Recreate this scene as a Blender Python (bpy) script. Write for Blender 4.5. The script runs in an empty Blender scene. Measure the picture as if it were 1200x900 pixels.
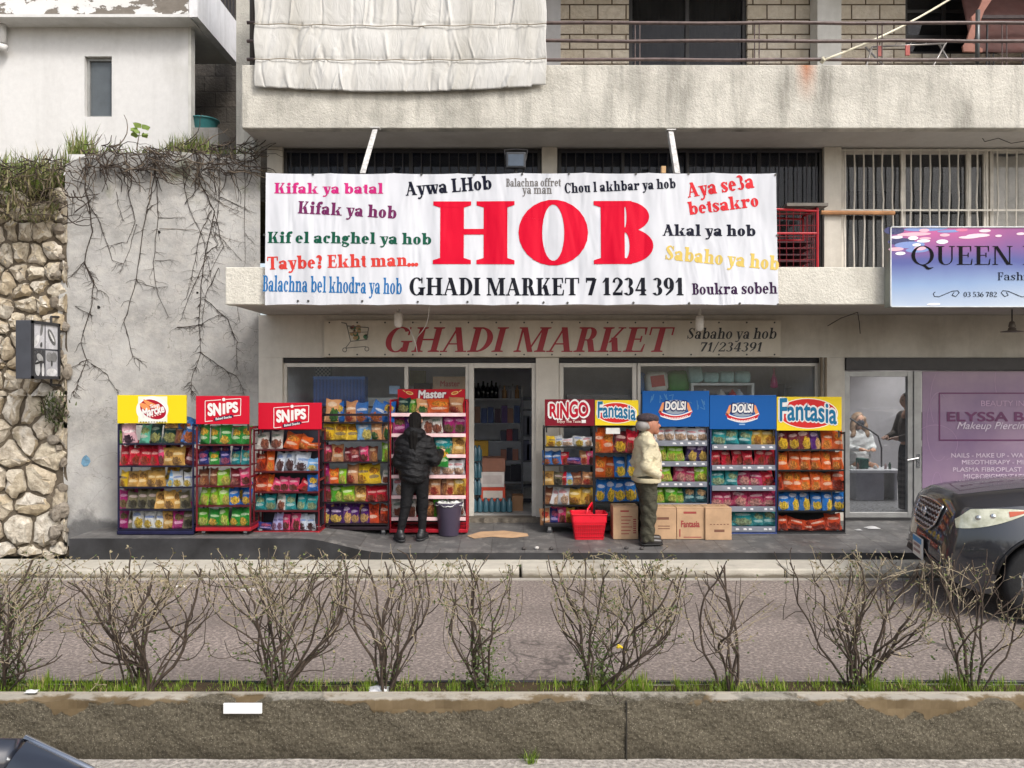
import bpy, bmesh, math, random
import numpy as np
from mathutils import Vector, Matrix, Euler
random.seed(7)
SC = bpy.context.scene
COL = SC.collection
R = math.radians
F, CX, CY, CAMZ = 901.0, 600.0, 450.0, 2.2

# ------------------------------------------------------------------ camera, sky, sun, exposure
cam = bpy.data.cameras.new("camera")
cam.sensor_width = 36.0
cam.lens = 36.0 * F / 1200.0
cam.clip_start, cam.clip_end = 0.05, 3000
camo = bpy.data.objects.new("camera", cam)
camo.location = (0, 0, CAMZ)
camo.rotation_euler = (R(90), 0, 0)
COL.objects.link(camo)
SC.camera = camo

SUN_DIR = Vector((0.50, -0.62, 0.78)).normalized()          # towards the sun: high, behind the camera and to its right
world = bpy.data.worlds.new("World")
SC.world = world
world.use_nodes = True
wn = world.node_tree
wn.nodes.clear()
sky = wn.nodes.new("ShaderNodeTexSky")
sky.sky_type = 'NISHITA'
sky.sun_disc = False
sky.sun_elevation = math.asin(SUN_DIR.z)
sky.sun_rotation = math.atan2(SUN_DIR.x, SUN_DIR.y)
sky.air_density, sky.dust_density, sky.ozone_density = 1.0, 4.0, 0.6
hs = wn.nodes.new("ShaderNodeHueSaturation")
hs.inputs['Saturation'].default_value = 0.6
bg = wn.nodes.new("ShaderNodeBackground")
bg.inputs['Strength'].default_value = 0.15
wo = wn.nodes.new("ShaderNodeOutputWorld")
wn.links.new(sky.outputs[0], hs.inputs['Color'])
wn.links.new(hs.outputs[0], bg.inputs['Color'])
wn.links.new(bg.outputs[0], wo.inputs['Surface'])

sun = bpy.data.lights.new("sun", 'SUN')
sun.energy = 1.15
sun.angle = R(12)
sun.color = (1.0, 0.985, 0.96)
suno = bpy.data.objects.new("sun", sun)
suno.rotation_euler = (-SUN_DIR).to_track_quat('-Z', 'Y').to_euler()
suno.location = (3, -4, 14)
COL.objects.link(suno)

SC.view_settings.view_transform = 'Standard'
SC.view_settings.look = 'None'
SC.view_settings.exposure = 0.66
SC.view_settings.gamma = 1.0
SC.view_settings.use_curve_mapping = False
SC.render.engine = 'CYCLES'
SC.cycles.use_denoising = True
SC.cycles.max_bounces = 7
SC.cycles.transparent_max_bounces = 16
SC.cycles.caustics_reflective = False
SC.cycles.caustics_refractive = False

# ------------------------------------------------------------------ helpers
def px(x, D): return (x - CX) * D / F
def pz(y, D): return CAMZ - (y - CY) * D / F
def lin(c):
	c = c / 255.0
	return c / 12.92 if c <= 0.04045 else ((c + 0.055) / 1.055) ** 2.4
def S(r, g, b): return (lin(r), lin(g), lin(b))

ORG = {}
def org(o): return ORG.get(o.name, Vector((0, 0, 0)))

def thing(name, label, cat, loc=(0, 0, 0), group=None):
	o = bpy.data.objects.new(name, None)
	o.empty_display_size = 0.1
	COL.objects.link(o)
	o.location = loc
	ORG[o.name] = Vector(loc)
	o['label'] = label
	o['category'] = cat
	if group: o['group'] = group
	return o
def tag(o, label, cat, group=None):
	o['label'] = label
	o['category'] = cat
	if group: o['group'] = group
	return o
def kind(o, k):
	o['kind'] = k
	return o

class MB:
	def __init__(self):
		self.v, self.f, self.m = [], [], []
	def add(self, vs, fs, m=0):
		n = len(self.v)
		self.v.extend([tuple(p) for p in vs])
		for f in fs:
			self.f.append([i + n for i in f])
			self.m.append(m)
		return self
	def box(self, x0, x1, y0, y1, z0, z1, m=0):
		vs = [(x0, y0, z0), (x1, y0, z0), (x1, y1, z0), (x0, y1, z0), (x0, y0, z1), (x1, y0, z1), (x1, y1, z1), (x0, y1, z1)]
		return self.add(vs, [(0, 3, 2, 1), (4, 5, 6, 7), (0, 1, 5, 4), (1, 2, 6, 5), (2, 3, 7, 6), (3, 0, 4, 7)], m)
	def obox(self, c, ax, ay, az, m=0):
		c, ax, ay, az = Vector(c), Vector(ax), Vector(ay), Vector(az)
		vs = [c + sx * ax + sy * ay + sz * az for sz in (-1, 1) for sx, sy in ((-1, -1), (1, -1), (1, 1), (-1, 1))]
		return self.add(vs, [(0, 3, 2, 1), (4, 5, 6, 7), (0, 1, 5, 4), (1, 2, 6, 5), (2, 3, 7, 6), (3, 0, 4, 7)], m)
	def quad(self, a, b, c, d, m=0):
		return self.add([a, b, c, d], [(0, 1, 2, 3)], m)
	def tube(self, pts, r, n=6, m=0, cap=True):
		P = [Vector(p) for p in pts]
		rs = r if isinstance(r, (list, tuple)) else [r] * len(P)
		vs, fs = [], []
		prev = None
		for i, p in enumerate(P):
			d = (P[min(i + 1, len(P) - 1)] - P[max(i - 1, 0)])
			if d.length < 1e-9: d = Vector((0, 0, 1))
			d.normalize()
			if prev is None:
				a = d.cross(Vector((0, 0, 1)) if abs(d.z) < 0.9 else Vector((1, 0, 0))).normalized()
			else:
				a = (prev - d * prev.dot(d))
				a = a.normalized() if a.length > 1e-6 else d.orthogonal().normalized()
			prev = a
			b = d.cross(a)
			for k in range(n):
				t = 2 * math.pi * k / n
				vs.append(p + (a * math.cos(t) + b * math.sin(t)) * rs[i])
		for i in range(len(P) - 1):
			for k in range(n):
				k2 = (k + 1) % n
				fs.append((i * n + k, i * n + k2, (i + 1) * n + k2, (i + 1) * n + k))
		if cap:
			fs.append(tuple(range(n))[::-1])
			fs.append(tuple((len(P) - 1) * n + k for k in range(n)))
		return self.add(vs, fs, m)
	def prism(self, pts, y0, y1, m=0):
		n = len(pts)
		vs = [(x, y0, z) for x, z in pts] + [(x, y1, z) for x, z in pts]
		fs = [tuple(range(n)), tuple(range(2 * n - 1, n - 1, -1))]
		fs += [(i, (i + 1) % n, n + (i + 1) % n, n + i) for i in range(n)]
		return self.add(vs, fs, m)
	def prism_z(self, pts, z0, z1, m=0):
		n = len(pts)
		vs = [(x, y, z0) for x, y in pts] + [(x, y, z1) for x, y in pts]
		fs = [tuple(range(n))[::-1], tuple(range(n, 2 * n))]
		fs += [(i, (i + 1) % n, n + (i + 1) % n, n + i) for i in range(n)]
		return self.add(vs, fs, m)
	def lathe(self, prof, c, n=16, m=0, close=True):
		cx, cy, cz = c
		vs, fs = [], []
		for r, z in prof:
			for k in range(n):
				t = 2 * math.pi * k / n
				vs.append((cx + r * math.cos(t), cy + r * math.sin(t), cz + z))
		for i in range(len(prof) - 1):
			for k in range(n):
				k2 = (k + 1) % n
				fs.append((i * n + k, i * n + k2, (i + 1) * n + k2, (i + 1) * n + k))
		if close:
			fs.append(tuple(range(n))[::-1])
			fs.append(tuple((len(prof) - 1) * n + k for k in range(n)))
		return self.add(vs, fs, m)
	def disc_y(self, c, r0, r1, y0, y1, n=24, m=0):
		"""ring or disc whose axis is Y"""
		vs, fs = [], []
		for (rr, yy) in ((r0, y0), (r1, y0), (r1, y1), (r0, y1)):
			for k in range(n):
				t = 2 * math.pi * k / n
				vs.append((c[0] + rr * math.cos(t), yy, c[2] + rr * math.sin(t)))
		for i in range(4):
			for k in range(n):
				k2 = (k + 1) % n
				j = (i + 1) % 4
				fs.append((i * n + k, i * n + k2, j * n + k2, j * n + k))
		return self.add(vs, fs, m)
	def ell(self, c, rx, ry, rz, nu=12, nv=8, m=0):
		vs, fs = [], []
		for j in range(1, nv):
			ph = math.pi * j / nv
			for i in range(nu):
				t = 2 * math.pi * i / nu
				vs.append((c[0] + rx * math.sin(ph) * math.cos(t), c[1] + ry * math.sin(ph) * math.sin(t), c[2] - rz * math.cos(ph)))
		b = len(vs)
		vs += [(c[0], c[1], c[2] - rz), (c[0], c[1], c[2] + rz)]
		for j in range(nv - 2):
			for i in range(nu):
				i2 = (i + 1) % nu
				fs.append((j * nu + i, j * nu + i2, (j + 1) * nu + i2, (j + 1) * nu + i))
		for i in range(nu):
			i2 = (i + 1) % nu
			fs.append((b, i2, i))
			fs.append((b + 1, (nv - 2) * nu + i, (nv - 2) * nu + i2))
		return self.add(vs, fs, m)
	def grid(self, fn, nu, nv, m=0):
		vs = [fn(i / nu, j / nv) for j in range(nv + 1) for i in range(nu + 1)]
		fs = [(j * (nu + 1) + i, j * (nu + 1) + i + 1, (j + 1) * (nu + 1) + i + 1, (j + 1) * (nu + 1) + i) for j in range(nv) for i in range(nu)]
		return self.add(vs, fs, m)
	def build(self, name, mats, parent=None, smooth=False, bevel=0.0, seg=2, fix=True, ang=35):
		me = bpy.data.meshes.new(name)
		if parent is not None:
			o0 = org(parent)
		else:
			a = np.array(self.v)
			lo, hi = a.min(0), a.max(0)
			o0 = Vector(((lo[0] + hi[0]) / 2, (lo[1] + hi[1]) / 2, lo[2]))
		me.from_pydata([(p[0] - o0[0], p[1] - o0[1], p[2] - o0[2]) for p in self.v], [], self.f)
		if not isinstance(mats, (list, tuple)): mats = [mats]
		for mm in mats: me.materials.append(mm)
		me.polygons.foreach_set('material_index', self.m)
		if fix:
			bm = bmesh.new(); bm.from_mesh(me)
			bmesh.ops.recalc_face_normals(bm, faces=bm.faces)
			bm.to_mesh(me); bm.free()
		if smooth:
			me.polygons.foreach_set('use_smooth', [True] * len(me.polygons))
		me.update()
		o = bpy.data.objects.new(name, me)
		COL.objects.link(o)
		if parent is not None:
			o.parent = parent
		else:
			o.location = o0
		ORG[o.name] = o0
		if bevel:
			b = o.modifiers.new("bevel", 'BEVEL')
			b.width, b.segments, b.limit_method, b.angle_limit = bevel, seg, 'ANGLE', R(ang)
		return o

def shade_auto(o, deg=40):
	"""smooth shading with sharp edges above an angle"""
	me = o.data
	bm = bmesh.new(); bm.from_mesh(me)
	for e in bm.edges:
		if len(e.link_faces) == 2 and e.calc_face_angle(0) > R(deg): e.smooth = False
	for f in bm.faces: f.smooth = True
	bm.to_mesh(me); bm.free()
	return o

# ------------------------------------------------------------------ materials
def newmat(name):
	m = bpy.data.materials.new(name)
	m.use_nodes = True
	nt = m.node_tree
	nt.nodes.clear()
	out = nt.nodes.new("ShaderNodeOutputMaterial")
	b = nt.nodes.new("ShaderNodeBsdfPrincipled")
	nt.links.new(b.outputs[0], out.inputs[0])
	return m, nt, b, out
def N(nt, t, **kw):
	n = nt.nodes.new(t)
	for k, v in kw.items():
		if k in n.inputs: n.inputs[k].default_value = v
		else: setattr(n, k, v)
	return n
def tc(nt, which='Object', scale=(1, 1, 1), loc=(0, 0, 0)):
	t = nt.nodes.new("ShaderNodeTexCoord")
	mp = nt.nodes.new("ShaderNodeMapping")
	mp.inputs['Scale'].default_value = scale
	mp.inputs['Location'].default_value = loc
	nt.links.new(t.outputs[which], mp.inputs[0])
	return mp.outputs[0]
def noise(nt, vec, scale, detail=4, rough=0.6, dist=0.0):
	n = N(nt, "ShaderNodeTexNoise", Scale=scale, Detail=detail, Roughness=rough, Distortion=dist)
	nt.links.new(vec, n.inputs['Vector'])
	return n.outputs['Fac']
def ramp(nt, fac, stops, interp='LINEAR'):
	r = nt.nodes.new("ShaderNodeValToRGB")
	r.color_ramp.interpolation = interp
	el = r.color_ramp.elements
	while len(el) < len(stops): el.new(0.5)
	for e, (p, c) in zip(el, stops):
		e.position = p
		e.color = (c, c, c, 1) if isinstance(c, (int, float)) else (c[0], c[1], c[2], 1)
	nt.links.new(fac, r.inputs[0])
	return r.outputs[0]
def mix(nt, fac, a, b, mode='MIX'):
	n = nt.nodes.new("ShaderNodeMix")
	n.data_type = 'RGBA'; n.blend_type = mode; n.clamp_factor = True
	for sock, val in ((n.inputs[0], fac), (n.inputs[6], a), (n.inputs[7], b)):
		if isinstance(val, (int, float)): sock.default_value = val
		elif isinstance(val, (tuple, list)): sock.default_value = (val[0], val[1], val[2], 1)
		else: nt.links.new(val, sock)
	return n.outputs[2]
def math_(nt, op, a, b=0.5, c=None):
	n = nt.nodes.new("ShaderNodeMath"); n.operation = op
	for i, val in enumerate((a, b, c)):
		if val is None: continue
		if isinstance(val, (int, float)): n.inputs[i].default_value = val
		else: nt.links.new(val, n.inputs[i])
	return n.outputs[0]
def bump(nt, b, h, strength=0.3, dist=0.02):
	n = N(nt, "ShaderNodeBump", Strength=strength, Distance=dist)
	nt.links.new(h, n.inputs['Height'])
	nt.links.new(n.outputs[0], b.inputs['Normal'])
def sepxyz(nt, vec):
	n = nt.nodes.new("ShaderNodeSeparateXYZ")
	nt.links.new(vec, n.inputs[0])
	return n.outputs

_MC = {}
def plain(col, rough=0.5, metal=0.0, var=0.12, scale=6.0, bmp=0.0, bscale=60.0, spec=0.5, name=None, coat=0.0):
	"""a paint, plastic or metal with a little unevenness"""
	key = (col, rough, metal, var, scale, bmp, bscale, spec, coat)
	if key in _MC: return _MC[key]
	m, nt, b, out = newmat(name or "paint")
	v = tc(nt)
	n = noise(nt, v, scale, 5)
	c2 = tuple(x * (1 - var * 1.6) for x in col); c1 = tuple(min(1, x * (1 + var)) for x in col)
	nt.links.new(ramp(nt, n, [(0.3, c2), (0.7, c1)]), b.inputs['Base Color'])
	b.inputs['Roughness'].default_value = rough
	nt.links.new(ramp(nt, noise(nt, v, scale * 3, 3), [(0.3, max(0.02, rough - 0.08)), (0.7, min(1, rough + 0.08))]), b.inputs['Roughness'])
	b.inputs['Metallic'].default_value = metal
	b.inputs['Specular IOR Level'].default_value = spec
	b.inputs['Coat Weight'].default_value = coat
	b.inputs['Coat Roughness'].default_value = 0.05
	if bmp: bump(nt, b, noise(nt, v, bscale, 6), bmp, 0.01)
	_MC[key] = m
	return m

def stucco(name, base, dirt, dscale=1.2, streak=0.6, bscale=70, bmp=0.5, rust=None, lo=0.42, hi=0.72, spots=None, rough=0.9):
	m, nt, b, out = newmat(name)
	v = tc(nt)
	n1 = noise(nt, v, dscale, 8, 0.62)
	vs = tc(nt, scale=(1.6, 1.6, 0.22))
	n2 = noise(nt, vs, 2.2, 7, 0.65)
	n3 = noise(nt, v, 9, 6, 0.7)
	c = mix(nt, ramp(nt, n3, [(0.35, 0.0), (0.75, 0.5)]), base, tuple(x * 0.78 for x in base))
	c = mix(nt, ramp(nt, n1, [(lo, 0.0), (hi, 0.85)]), c, dirt)
	c = mix(nt, math_(nt, 'MULTIPLY', ramp(nt, n2, [(0.48, 0.0), (0.75, 1.0)]), streak), c, tuple(x * 0.75 for x in dirt))
	if rust:
		xyz = sepxyz(nt, tc(nt))
		rx, rz0, rz1, rw = rust
		dx = math_(nt, 'DIVIDE', math_(nt, 'ABSOLUTE', math_(nt, 'SUBTRACT', math_(nt, 'ADD', xyz[0], math_(nt, 'MULTIPLY', noise(nt, vs, 9, 4), 0.06)), rx + 0.03)), rw)
		mx = ramp(nt, dx, [(0.0, 1.0), (1.0, 0.0)])
		dz = math_(nt, 'DIVIDE', math_(nt, 'SUBTRACT', xyz[2], rz0), rz1 - rz0)
		mz = ramp(nt, dz, [(0.0, 0.0), (0.45, 0.35), (1.0, 1.0)])
		c = mix(nt, math_(nt, 'MULTIPLY', math_(nt, 'MULTIPLY', mx, mz), 0.9), c, S(176, 96, 38))
	nt.links.new(c, b.inputs['Base Color'])
	b.inputs['Roughness'].default_value = rough
	b.inputs['Specular IOR Level'].default_value = 0.25
	h = math_(nt, 'ADD', noise(nt, v, bscale, 5, 0.7), math_(nt, 'MULTIPLY', n3, 0.6))
	bump(nt, b, h, bmp, 0.02)
	return m

def glassy(name, tint=(0.9, 0.93, 0.95), refl=0.08, rough=0.01):
	m = bpy.data.materials.new(name); m.use_nodes = True
	nt = m.node_tree; nt.nodes.clear()
	out = nt.nodes.new("ShaderNodeOutputMaterial")
	tr = nt.nodes.new("ShaderNodeBsdfTransparent"); tr.inputs[0].default_value = (*tint, 1)
	gl = nt.nodes.new("ShaderNodeBsdfGlossy"); gl.inputs[0].default_value = (1, 1, 1, 1); gl.inputs['Roughness'].default_value = rough
	fr = nt.nodes.new("ShaderNodeLayerWeight"); fr.inputs[0].default_value = 0.35
	f = math_(nt, 'ADD', math_(nt, 'MULTIPLY', fr.outputs['Fresnel'], 6 * refl), refl * .5)
	# dust on the pane
	v = tc(nt)
	ms = nt.nodes.new("ShaderNodeMixShader")
	nt.links.new(f, ms.inputs[0]); nt.links.new(tr.outputs[0], ms.inputs[1]); nt.links.new(gl.outputs[0], ms.inputs[2])
	df = nt.nodes.new("ShaderNodeBsdfDiffuse"); df.inputs[0].default_value = (0.5, 0.5, 0.48, 1)
	m2 = nt.nodes.new("ShaderNodeMixShader")
	nt.links.new(ramp(nt, noise(nt, v, 3, 6, 0.7), [(0.3, 0.01), (0.8, 0.06)]), m2.inputs[0])
	nt.links.new(ms.outputs[0], m2.inputs[1]); nt.links.new(df.outputs[0], m2.inputs[2])
	nt.links.new(m2.outputs[0], out.inputs[0])
	return m

# ------------------------------------------------------------------ lettering
def ellp(cx, cy, rx, ry, rot=0, n=28, a0=0, a1=360):
	c, s = math.cos(R(rot)), math.sin(R(rot))
	out = []
	k = n if abs(a1 - a0) >= 360 else n + 1
	for i in range(k):
		t = R(a0 + (a1 - a0) * i / n)
		x, y = rx * math.cos(t), ry * math.sin(t)
		out.append((cx + x * c - y * s, cy + x * s + y * c))
	return out

def serif_glyph(ch, w, t):
	P = []
	so, sh, X = 0.09, t * 1.05, 0.68
	def rect(x0, y0, x1, y1): P.append([(x0, y0), (x1, y0), (x1, y1), (x0, y1)])
	def stem(x, y0, y1, top='f', bot='f', ww=None):
		ww = ww or w
		rect(x, y0 + (sh if bot else 0), x + ww, y1 - (sh if top else 0))
		if bot: P.append([(x - so, y0), (x + ww + so, y0), (x + ww + so, y0 + sh * .8), (x + ww, y0 + sh * 1.25), (x, y0 + sh * 1.25), (x - so, y0 + sh * .8)])
		if top == 'f': P.append([(x - so, y1), (x - so, y1 - sh * .8), (x, y1 - sh * 1.25), (x + ww, y1 - sh * 1.25), (x + ww + so, y1 - sh * .8), (x + ww + so, y1)])
		if top == 'l': P.append([(x - so, y1), (x - so, y1 - sh * .8), (x, y1 - sh * 2), (x + ww, y1 - sh * 2), (x + ww, y1)])
	def ring(cx, cy, rx, ry, a0=0, a1=360, wd=None, th=None, n=26):
		wd = w if wd is None else wd; th = t if th is None else th
		for i in range(n):
			q = []
			for (a, k) in ((i, 0), (i + 1, 0), (i + 1, 1), (i, 1)):
				an = R(a0 + (a1 - a0) * a / n)
				q.append((cx + (rx - k * wd) * math.cos(an), cy + (ry - k * th) * math.sin(an)))
			P.append(q)
	def bowl(x0, x1, y0, y1, wd=None):
		ry = (y1 - y0) / 2
		rx = min(x1 - x0, max(ry * 0.95, (wd or w) * 1.25))
		xm = x1 - rx
		if xm > x0 + 1e-4:
			rect(x0, y1 - t, xm, y1); rect(x0, y0, xm, y0 + t)
		ring(xm, (y0 + y1) / 2, rx, ry, -90, 90, wd=wd)
	def diag(xb, xt, y0, y1, ww): P.append([(xb, y0), (xb + ww, y0), (xt + ww, y1), (xt, y1)])
	def stroke(pts, ws):
		n = 24
		k = len(pts) - 1
		def cr(i, u):
			p0, p1, p2, p3 = pts[max(i - 1, 0)], pts[i], pts[i + 1], pts[min(i + 2, k)]
			return tuple(0.5 * (2 * p1[j] + (p2[j] - p0[j]) * u + (2 * p0[j] - 5 * p1[j] + 4 * p2[j] - p3[j]) * u * u + (3 * p1[j] - p0[j] - 3 * p2[j] + p3[j]) * u ** 3) for j in (0, 1))
		pp, ww = [], []
		for q in range(n + 1):
			s = q / n * k; i = min(int(s), k - 1); u = s - i
			pp.append(cr(i, u)); ww.append(ws[i] * (1 - u) + ws[i + 1] * u)
		L, Rr = [], []
		for q in range(n + 1):
			a, b = pp[max(q - 1, 0)], pp[min(q + 1, n)]
			d = math.hypot(b[0] - a[0], b[1] - a[1]) or 1
			nx, ny = -(b[1] - a[1]) / d, (b[0] - a[0]) / d
			L.append((pp[q][0] + nx * ww[q] / 2, pp[q][1] + ny * ww[q] / 2)); Rr.append((pp[q][0] - nx * ww[q] / 2, pp[q][1] - ny * ww[q] / 2))
		for q in range(n): P.append([L[q], L[q + 1], Rr[q + 1], Rr[q]])
	def foot(x0, x1, y): rect(x0, y, x1, y + sh * .85)
	def dot(cx, cy, r): P.append(ellp(cx, cy, r, r, n=14))
	adv = 0.6
	if ch == ' ': adv = 0.26
	elif ch in 'Il' or ch == 'i':
		h = {'I': 1, 'l': 1.02, 'i': X}[ch]
		stem(so, 0, h, 'f' if ch == 'I' else 'l'); adv = w + 2 * so
		if ch == 'i': dot(so + w / 2, .88, w * .58)
	elif ch == 'H':
		stem(so, 0, 1); stem(.55 + so, 0, 1); rect(so + w, .47, .55 + so, .47 + t * 1.2); adv = .55 + w + 2 * so
	elif ch == 'A':
		W = .62 + w
		diag(.07, W / 2 - .06, sh * .5, 1, t * 1.25); diag(W - w - .05, W / 2 - w * .62, sh * .5, 1, w)
		rect(.2, .3, W - w - .02, .3 + t); foot(-.02, .22, 0); foot(W - w - .13, W + .04, 0); adv = W + .02
	elif ch == 'B':
		stem(so, 0, 1, ww=w); bowl(so + w, so + w + .31, .5, 1, w * .95); bowl(so + w, so + w + .36, 0, .5 + t, w); adv = so + w + .37
		rect(0, 0, so, sh * .8); rect(0, 1 - sh * .8, so, 1)
	elif ch == 'D':
		stem(so, 0, 1); bowl(so + w, so + w + .47, 0, 1); adv = so + w + .48
	elif ch in 'CG':
		ring(.43, .5, .42, .52, 42, 318); rect(.7, .68, .7 + t * 1.1, 1.0)
		if ch == 'G':
			stem(.62, .0, .45, 'f', None); adv = .62 + w + so
		else: adv = .8
	elif ch in 'EFL':
		stem(so, 0, 1); e = so + w + .34
		if ch != 'L':
			rect(so + w, 1 - t, e, 1); P.append([(e - t * .7, .70), (e, .70), (e, 1), (e - t * 1.6, 1)])
			rect(so + w, .49, e - .1, .49 + t); P.append([(e - .1 - t, .4), (e - .1, .4), (e - .1, .65), (e - .1 - t, .65)])
		if ch != 'F':
			rect(so + w, 0, e + .03, t); P.append([(e + .03 - t * 1.6, 0), (e + .03, 0), (e + .05, .32), (e + .05 - t * .7, .32)])
		adv = e + .06
	elif ch == 'K' or ch == 'k':
		h = 1 if ch == 'K' else 1.02
		hh = 1 if ch == 'K' else X
		stem(so, 0, h, 'f' if ch == 'K' else 'l'); x = so + w
		diag(x, x + .34, hh * .38, hh - sh * .4, t * 1.5); diag(x + .2, x + .06, sh * .5, hh * .58, w * 1.02)
		foot(x + .12, x + .2 + w + .12, 0); foot(x + .22, x + .48, hh - sh * .85); adv = x + .32 + w
	elif ch == 'M':
		stem(so, 0, 1, ww=t * 1.3); stem(.78, 0, 1); diag(.46, so, 0, 1, w * .9); diag(.46, .78, .05, 1, t * 1.2); adv = .78 + w + so
	elif ch == 'N':
		stem(so, 0, 1, ww=t * 1.3); stem(.66, 0, 1, ww=t * 1.3); diag(.66 - w + t * 1.3, so - .02, 0, 1, w); adv = .66 + t * 1.3 + so
	elif ch in 'OQ':
		ring(.44, .5, .44, .52); adv = .9
		if ch == 'Q': stroke([(.36, 0), (.52, -.06), (.66, -.2), (.86, -.14)], [t, w * .8, w * .9, t * .5])
	elif ch in 'RP':
		stem(so, 0, 1); bowl(so + w, so + w + .34, .46, 1, w * .95); adv = so + w + .36
		if ch == 'R': diag(so + w + .22, so + w + .06, 0, .5, w); foot(so + w + .2, so + w + .3 + w, 0); adv = so + w + .26 + w
	elif ch == 'S' or ch == 's':
		h, b = (1, .66) if ch == 'S' else (X, .52)
		stroke([(b * .9, h * .78), (b * .55, h * .975), (b * .2, h * .78), (b * .5, h * .52), (b * .82, h * .26), (b * .45, h * .03), (b * .06, h * .24)], [t, t, w * .85, w * 1.05, w * .85, t, t])
		rect(b * .84, h * .68, b * .84 + t, h * .99); rect(b * .04, h * .0, b * .04 + t, h * .33); adv = b + .03
	elif ch == 'T':
		stem(.3, 0, 1, None); rect(0, 1 - t, .6 + w, 1)
		for q in (0, .6 + w - t): rect(q, .68, q + t, 1)
		adv = .62 + w
	elif ch == 'U':
		stem(so, .3, 1, 'f', None); stem(.6, .3, 1, 'f', None, t * 1.3); ring((so + .6 + t * 1.3) / 2, .32, (.6 + t * 1.3 - so) / 2, .33, 180, 270, n=12)
		ring((so + .6 + t * 1.3) / 2, .32, (.6 + t * 1.3 - so) / 2, .33, 270, 360, wd=t * 1.3, n=12); adv = .6 + t * 1.3 + so
	elif ch == 'a':
		k_ = .38; ring(.25, .2, .25, .21, wd=w * .95); rect(k_, .03, k_ + w * .95, .45); ring(k_ + w * .95 - .27, .44, .27, .25, 0, 150, wd=w * .95); dot(.12, .53, w * .42)
		rect(k_ + .02, 0, k_ + w * .95 + .07, sh); adv = k_ + w * .95 + .09
	elif ch in 'bp':
		stem(so, 0 if ch == 'b' else -.3, 1.02 if ch == 'b' else X, 'l', None if ch == 'b' else 'f'); ring(so + w * .6 + .23, X / 2, .3, X / 2 + .01, -150, 150); adv = so + w * .6 + .55
	elif ch in 'dq':
		ring(.3, X / 2, .3, X / 2 + .01, 30, 330); stem(.42, 0, 1.02, 'l', None); rect(.42, 0, .42 + w + .07, sh); adv = .42 + w + .08
	elif ch == 'c':
		ring(.29, X / 2, .29, X / 2 + .01, 50, 315); dot(.44, X * .8, w * .52); adv = .56
	elif ch == 'e':
		ring(.3, X / 2, .3, X / 2 + .01, 0, 318); rect(.1, X * .5 - t * .2, .59, X * .5 + t * .8); adv = .63
	elif ch == 'f':
		stem(so, 0, .76, None); ring(so + .24, .76, .24, .27, 60, 180, n=12); dot(so + .34, .93, w * .5); rect(0, X - t * 1.2, .44, X); adv = .44
	elif ch == 'g':
		ring(.27, .44, .26, .25); stroke([(.12, .2), (.06, .1), (.3, .03), (.52, -.1), (.3, -.28), (.04, -.17), (.16, -.02)], [t, w * .5, w * .75, w * .7, t, w * .4, t])
		rect(.46, .58, .64, .58 + t * 1.6); adv = .64
	elif ch in 'hnmu' or ch == 'r':
		if ch == 'u':
			stem(so, .2, X, 'l', None); stem(.46, 0, X, 'l', None); ring((so + .46 + w) / 2, .22, (.46 + w - so) / 2, .23, 180, 290, n=14); rect(.46, 0, .46 + w + .06, sh); adv = .46 + w + .08
		else:
			stem(so, 0, 1.02 if ch == 'h' else X, 'l')
			if ch == 'r':
				ring(so + w + .16, X - .2, .2, .2, 55, 180, wd=t * 1.5); dot(so + w + .23, X - .12, w * .55); adv = so + w + .36
			else:
				k = 2 if ch == 'm' else 1
				for j in range(k):
					x0 = so + (.36 + w * .15) * j; x1 = x0 + .36 + w * .15
					rect(x1, sh, x1 + w, X - .2); rect(x1 - so * .8, 0, x1 + w + so, sh * .9)
					ring(x1 + w - .24, X - .21, .24, .22, 0, 150, n=14)
				adv = x1 + w + so
	elif ch == 'o':
		ring(.31, X / 2, .31, X / 2 + .01); adv = .64
	elif ch == 't':
		stem(so * .8, .14, .86, None, None); rect(-.02, X - t * 1.2, .36, X); ring(so * .8 + .24, .18, .24, .19, 180, 300, n=10); adv = .4
	elif ch in 'vyw':
		n = 2 if ch == 'w' else 1
		for j in range(n):
			o = j * .40
			diag(.26 + o, .04 + o, 0, X, w); diag(.26 + o + w * .4, .5 + o + w * .2, 0, X, t * 1.3); foot(-.03 + o, .04 + w + .09 + o, X - sh * .85)
		foot(.42 + (n - 1) * .4, .66 + (n - 1) * .4, X - sh * .85); adv = .64 + (n - 1) * .4
		if ch == 'y': stroke([(.37, .04), (.3, -.16), (.14, -.26), (.04, -.2)], [t * 1.5, t * 1.4, t * 1.4, w * .6])
	elif ch == 'x':
		diag(.34, .04, 0, X, w); diag(.06, .42, 0, X, t * 1.3); foot(0, .2, 0); foot(.3, .6, 0); foot(0, .3, X - sh * .85); foot(.34, .6, X - sh * .85); adv = .6
	elif ch == '1':
		stem(.16, 0, 1, None); diag(.0, .2, .72, 1, t * 1.6); adv = .3 + w
	elif ch == '2':
		stroke([(.1, .72), (.14, .9), (.34, .97), (.52, .74), (.34, .42), (.06, .08)], [w * .7, w * .5, t, w, w * .6, t]); rect(.04, 0, .58, w * .72); rect(.54, 0, .54 + t, .27); adv = .64
	elif ch == '3':
		ring(.26, .74, .27, .26, -80, 150); ring(.26, .26, .31, .27, -150, 88); adv = .6
	elif ch == '4':
		stem(.36, 0, 1, None); diag(.02, .36, .26, 1, t * 1.4); rect(.02, .24, .66, .24 + t * 1.5); adv = .68
	elif ch == '5':
		rect(.1, .55, .1 + t * 1.2, 1); rect(.1, 1 - w * .7, .52, 1); ring(.26, .31, .31, .32, -150, 120); adv = .6
	elif ch in '69':
		cy = .31 if ch == '6' else .69; sg = 1 if ch == '6' else -1
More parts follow.
